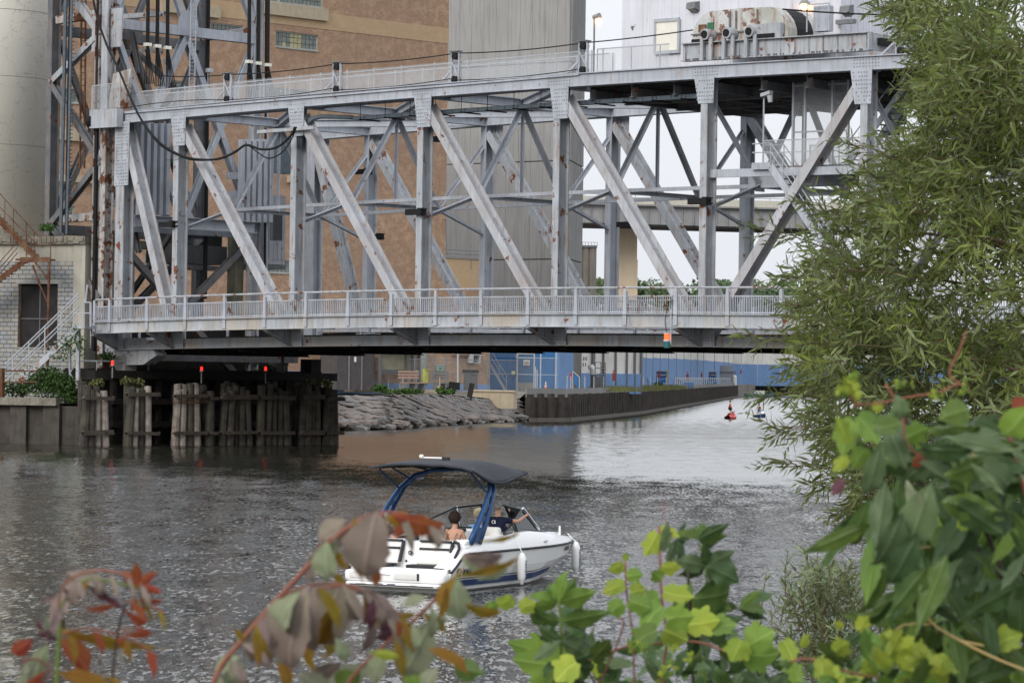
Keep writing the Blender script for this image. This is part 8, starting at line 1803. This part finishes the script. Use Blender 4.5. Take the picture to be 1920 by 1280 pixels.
scatter(pl, [(1690, 870), (1720, 800), (1800, 790), (1940, 800), (1940, 900), (1760, 930)], 40, 140, ('midgreen', 'darkgreen', 'greygreen'), 3.5, (-10, 5, 170, -30), wr=.24, spread=14, dY=.2)
for b, t, w_, mt in (((1690, 960), (1650, 1100), 60, 'greygreen'), ((1745, 905), (1690, 1070), 80, 'greygreen'), ((1660, 900), (1640, 1050), 46, 'greygreen'), ((1720, 1000), (1660, 1130), 60, 'darkgreen'), ((1775, 1040), (1715, 1190), 56, 'midgreen'), ((1650, 830), (1626, 960), 46, 'greygreen'), ((1740, 1060), (1662, 1160), 50, 'midgreen'), ((1930, 760), (1885, 840), 80, 'brightgreen'), ((1760, 785), (1840, 755), 60, 'midgreen'), ((1700, 880), (1650, 780), 50, 'greygreen'), ((1680, 740), (1700, 800), 40, 'greygreen'), ((1770, 890), (1880, 870), 50, 'midgreen'), ((1765, 940), (1880, 960), 60, 'midgreen'), ((1775, 930), (1890, 1010), 60, 'darkgreen'), ((1700, 900), (1735, 985), 50, 'sage')):
    leaf(pl, b, t, w_, mt, 3.35, roll=random.uniform(-.5, .5), var=random.choice((0, 1, 1)))
for b, t, w_ in (((1900, 780), (1940, 740), 50), ((1740, 850), (1760, 830), 24), ((1735, 870), (1700, 850), 30)): leaf(pl, b, t, w_, 'redleaf', 3.5)
pl = plant('grape_vine', 'yellow green vine with red tendrils climbing over the right hand shrub', 'vine', 1640, 3.4)
for pts, r_, mt in (([(1600, 760), (1650, 755), (1700, 745), (1760, 735), (1800, 720), (1825, 745)], .0022, 'stemred'), ([(1800, 720), (1780, 700), (1800, 655), (1812, 620)], .0022, 'stemred'), ([(1660, 720), (1690, 770), (1700, 830), (1740, 870)], .0026, 'stemred'), ([(1690, 1060), (1720, 1110), (1745, 1165), (1800, 1200), (1870, 1235), (1960, 1270)], .0028, 'tendril'), ([(1665, 1060), (1695, 1062), (1720, 1030), (1745, 1025)], .0018, 'tendril'), ([(1680, 1180), (1700, 1170), (1745, 1170)], .0016, 'tendril'), ([(1800, 830), (1820, 845), (1840, 880)], .002, 'tendril'), ([(1845, 1210), (1800, 1200)], .002, 'tendril'), ([(1480, 1240), (1520, 1235), (1600, 1262), (1650, 1268)], .0024, 'stemred'), ([(1590, 735), (1608, 760)], .0026, 'stemred')): stem(pl, pts, r_, mt, 3.4)
for x, y, r_, n_ in ((1593, 722, 26, 34), (1686, 716, 11, 12), (1710, 720, 7, 8), (1754, 742, 14, 14), (1808, 732, 14, 12), (1765, 722, 8, 6)): budcluster(pl, x, y, r_, 3.4, n_)
for b, t, w_, mt in (((1600, 790), (1570, 850), 60, 'brightgreen'), ((1610, 780), (1650, 830), 70, 'brightgreen'), ((1640, 800), (1690, 800), 60, 'midgreen'), ((1590, 830), (1570, 780), 40, 'limegreen'), ((1620, 840), (1600, 880), 60, 'brightgreen'), ((1640, 850), (1700, 870), 60, 'midgreen'), ((1590, 860), (1560, 880), 30, 'limegreen'), ((1660, 940), (1640, 980), 40, 'limegreen'), ((1700, 820), (1740, 800), 50, 'brightgreen'), ((1800, 990), (1830, 960), 34, 'limegreen'), ((1640, 770), (1655, 755), 26, 'limegreen'), ((1865, 1210), (1915, 1180), 66, 'limegreen'), ((1610, 1180), (1630, 1155), 34, 'limegreen'), ((1580, 1175), (1565, 1165), 20, 'limegreen'), ((1565, 1220), (1590, 1200), 50, 'limegreen'), ((1500, 1210), (1520, 1190), 24, 'limegreen'), ((1540, 1230), (1560, 1250), 40, 'limegreen'), ((1590, 740), (1600, 700), 24, 'limegreen'), ((1580, 900), (1560, 930), 26, 'purple')): leaf(pl, b, t, w_*.9, mt, 3.4+random.uniform(-.1, .1), 'grape', roll=random.uniform(-.7, .7), var=random.choice((0, 1, 3)))
scatter(pl, [(1490, 1290), (1520, 1230), (1620, 1220), (1700, 1180), (1730, 1200), (1790, 1240), (1780, 1300), (1490, 1300)], 60, 42, ('limegreen', 'brightgreen', 'limegreen', 'midgreen'), 3.4, (90, 30, 150, 200), kind='grape', wr=1.0, spread=50, dY=.15)
# ------------------------------------------------------------------ willows
M['willow'] = leafmat('willow_leaf', (.16, .20, .046), .5, .34, .5, (.04, .065, .018), 1.4, (.20, .24, .10)); M['willowbark'] = surf('brown_willow_bark', (.11, .075, .045), .9, .3, 5)  # dark tint patches put the crown's shadow clumps into the leaf colour
def wleaf(mb, p, d, L_, w_, nrm):
    s = d.cross(nrm).normalized()*w_; q = d*L_; dr = nrm*(-L_*.06)
    mb.add([p, p+q*.35+s+dr*.3, p+q, p+q*.35-s+dr*.3, p+q*.7+s*.6-nrm*L_*.04, p+q*.7-s*.6-nrm*L_*.04], [(0, 1, 3), (1, 4, 5, 3), (4, 2, 5)])
def shoot(mbl, mbs, p, d, L_, Lf, singles, parent, dens=.019):
    d = d.normalized(); side = d.cross(V((random.gauss(0, 1), random.gauss(0, 1), random.gauss(0, 1)))).normalized(); q = p.copy(); n = int(L_/dens); pts = [q.copy()]; ang = random.uniform(0, 6.28); dd = d.copy()
    for i in range(n):
        dd = (dd+V((0, 0, -.03))+V((random.gauss(0, .05), random.gauss(0, .05), random.gauss(0, .05)))).normalized(); q = q+dd*(L_/n); pts.append(q.copy()); ang += 2.4
        sv = (side*math.cos(ang)+dd.cross(side)*math.sin(ang)).normalized(); ld = (dd*.62+sv*.78+V((0, 0, -.12))).normalized(); nr = ld.cross(dd.cross(sv)).normalized()
        wl = Lf*random.uniform(.7, 1.2)*(1 if i < n-3 else .7)
        wleaf(mbl, q, ld, wl, wl*.088, nr)
    mbs.tube([pts[0], pts[len(pts)//2], pts[-1]], [.0022, .0016, .0008], 4, False)
wt = thing('willow_tree', 'big green willow leaning in from the right edge over the river', 'tree', U(2120, 1280, 18.5)*1)
base = U(2130, 1280, 18.5); base.z = .3; wt.location = base; WL[wt.name] = base
def wpt(px, py, Y): return U(px, py, Y)
trunk_top = wpt(2080, 300, 18.5); mb = MB(); mb.tube([base, wpt(2120, 900, 18.5), wpt(2090, 600, 18.4), trunk_top, wpt(2060, -200, 18.4)], [.28, .22, .18, .13, .05], 10); mb.build('trunk', M['willowbark'], wt, smooth=True)
# crown outline: leftmost columns for given rows
edgepts = [(-60, 1660), (0, 1670), (40, 1735), (90, 1760), (150, 1760), (200, 1755), (260, 1715), (320, 1640), (370, 1600), (430, 1545), (470, 1520), (520, 1520), (560, 1530), (600, 1510), (640, 1505), (680, 1530), (730, 1510), (780, 1540), (830, 1560), (870, 1590), (900, 1600), (960, 1650), (1000, 1680)]
def left_edge(y):
    for (y0, x0), (y1, x1) in zip(edgepts[:-1], edgepts[1:]):
        if y0 <= y <= y1: return x0+(x1-x0)*(y-y0)/(y1-y0)
    return 1640 if y < 0 else 1700
mbl = MB(); mbs = MB(); singles = []
def lim(pts, rr):
    mb = MB(); mb.tube([wpt(*p) for p in pts], rr, 7); mb.build('branch', M['willowbark'], wt, smooth=True)
starts = []
for k, y in enumerate(range(-40, 980, 34)):
    xe = left_edge(y)+12; y0 = y+random.uniform(60, 220)*(1 if y > 200 else .8); Yb = 18.4+random.uniform(-.9, .9)
    x0 = 2080; mid = (1850+random.uniform(-60, 60), (y+y0)/2+random.uniform(-50, 30)); pts = [(x0, y0+60, 18.4), (mid[0]+90, mid[1]+30, Yb), (mid[0], mid[1], Yb), ((mid[0]+xe)/2, (mid[1]+y)/2-8, Yb), (xe, y, Yb)]
    lim(pts, [.03, .016, .009, .005, .002]) if k % 2 == 0 else None
    for q in range(125):
        t_ = random.random()**.75; i = min(3, int(t_*4)); f_ = t_*4-i; a, b = pts[i], pts[i+1]; starts.append((a[0]+(b[0]-a[0])*f_+random.gauss(0, 26), a[1]+(b[1]-a[1])*f_+random.gauss(0, 30), Yb+random.gauss(0, .45), k, t_))
from mathutils import noise as mnoise
for x, y, Yb, k, t_ in starts:
    dens_ = mnoise.noise(V((x*.011, y*.011, 2.0)))
    if x < left_edge(y)-4 or x > 2010 or dens_ < -.42: continue
    e_ = 1 if x < left_edge(y)+80 else 0
    d = V((-1+random.gauss(0, .5)+(0 if e_ else .5), random.gauss(0, .5), random.gauss(.12, .55))); shoot(mbl, mbs, wpt(x, y, Yb), d, random.uniform(.14, .28), .10, singles, wt, .017)
# trailing shoots that stick out at the edge
for (x0, y0), (x1, y1) in (((1560, 640), (1395, 628)), ((1560, 745), (1412, 742)), ((1550, 880), (1455, 862)), ((1520, 800), (1452, 812)), ((1560, 470), (1405, 425)), ((1560, 530), (1462, 518)), ((1600, 660), (1470, 690)), ((1600, 560), (1480, 575)), ((1620, 420), (1500, 372)), ((1680, 300), (1590, 270)), ((1760, 60), (1640, 5)), ((1780, 110), (1700, 75)), ((1760, 190), (1705, 160)), ((1600, 900), (1520, 905)), ((1640, 960), (1600, 985)), ((1620, 930), (1570, 960))):
    Yb = 17.8+random.uniform(-.4, .4); a, b = wpt(x0, y0, Yb), wpt(x1, y1, Yb); mb = MB(); mb.tube([a, a.lerp(b, .5)+ZV*.02, b], [.004, .0028, .0012], 5); mb.build('branch', M['willowbark'], wt)
    for i in range(7): q = a.lerp(b, .1+i/8.2); shoot(mbl, mbs, q, (b-a).normalized()+V((0, random.gauss(0, .3), random.gauss(-.1, .45))), random.uniform(.10, .2), .095, singles, wt)
    shoot(mbl, mbs, b-(b-a).normalized()*.1, (b-a), .16, .10, singles, wt)
# the 300 outermost leaves as parts, the rest joined
nl_ = len(mbl.v)//6; order = sorted(range(nl_), key=lambda i: PX(mbl.v[i*6])[0]-left_edge(PX(mbl.v[i*6])[1])); pick = set(order[:290])
rest = MB()
for i in range(nl_):
    vs = mbl.v[i*6:i*6+6]
    if i in pick: mb = MB(); mb.add(vs, [(0, 1, 3), (1, 4, 5, 3), (4, 2, 5)]); mb.build('leaf', M['willow'], wt, origin=vs[0])
    else: rest.add(vs, [(0, 1, 3), (1, 4, 5, 3), (4, 2, 5)])
rest.build('foliage', M['willow'], wt, kind='stuff'); mbs.build('twigs', M['willowbark'], wt, kind='stuff')
wb = thing('willow_sapling', 'small pale willow sapling at the water edge right of the centre vines', 'shrub', V((U(1560, 1280, 14).x, 14, 1.0)))
mbl = MB(); mbs = MB()
for _ in range(230):
    x = random.gauss(1550, 55); y = random.uniform(1085, 1290); 
    if y < 1085+abs(x-1535)*.5: continue
    shoot(mbl, mbs, U(x, y, 14+random.uniform(-.4, .4)), V((random.gauss(0, .5), random.gauss(0, .4), 1)), random.uniform(.10, .2), .065, None, wb, .010)
for x0, x1, y1 in ((1560, 1475, 1110), (1560, 1575, 1090), (1565, 1620, 1130), (1560, 1520, 1160)): mbs.tube([U(1560, 1500, 14), U(1560, 1290, 14), U(x1, y1, 14)], [.012, .009, .002], 5)
M['willow2'] = leafmat('pale_willow_leaf', (.17, .21, .10), .35, .25, .5)
mbl.build('foliage', M['willow2'], wb, kind='stuff'); mbs.build('branches', M['willowbark'], wb)
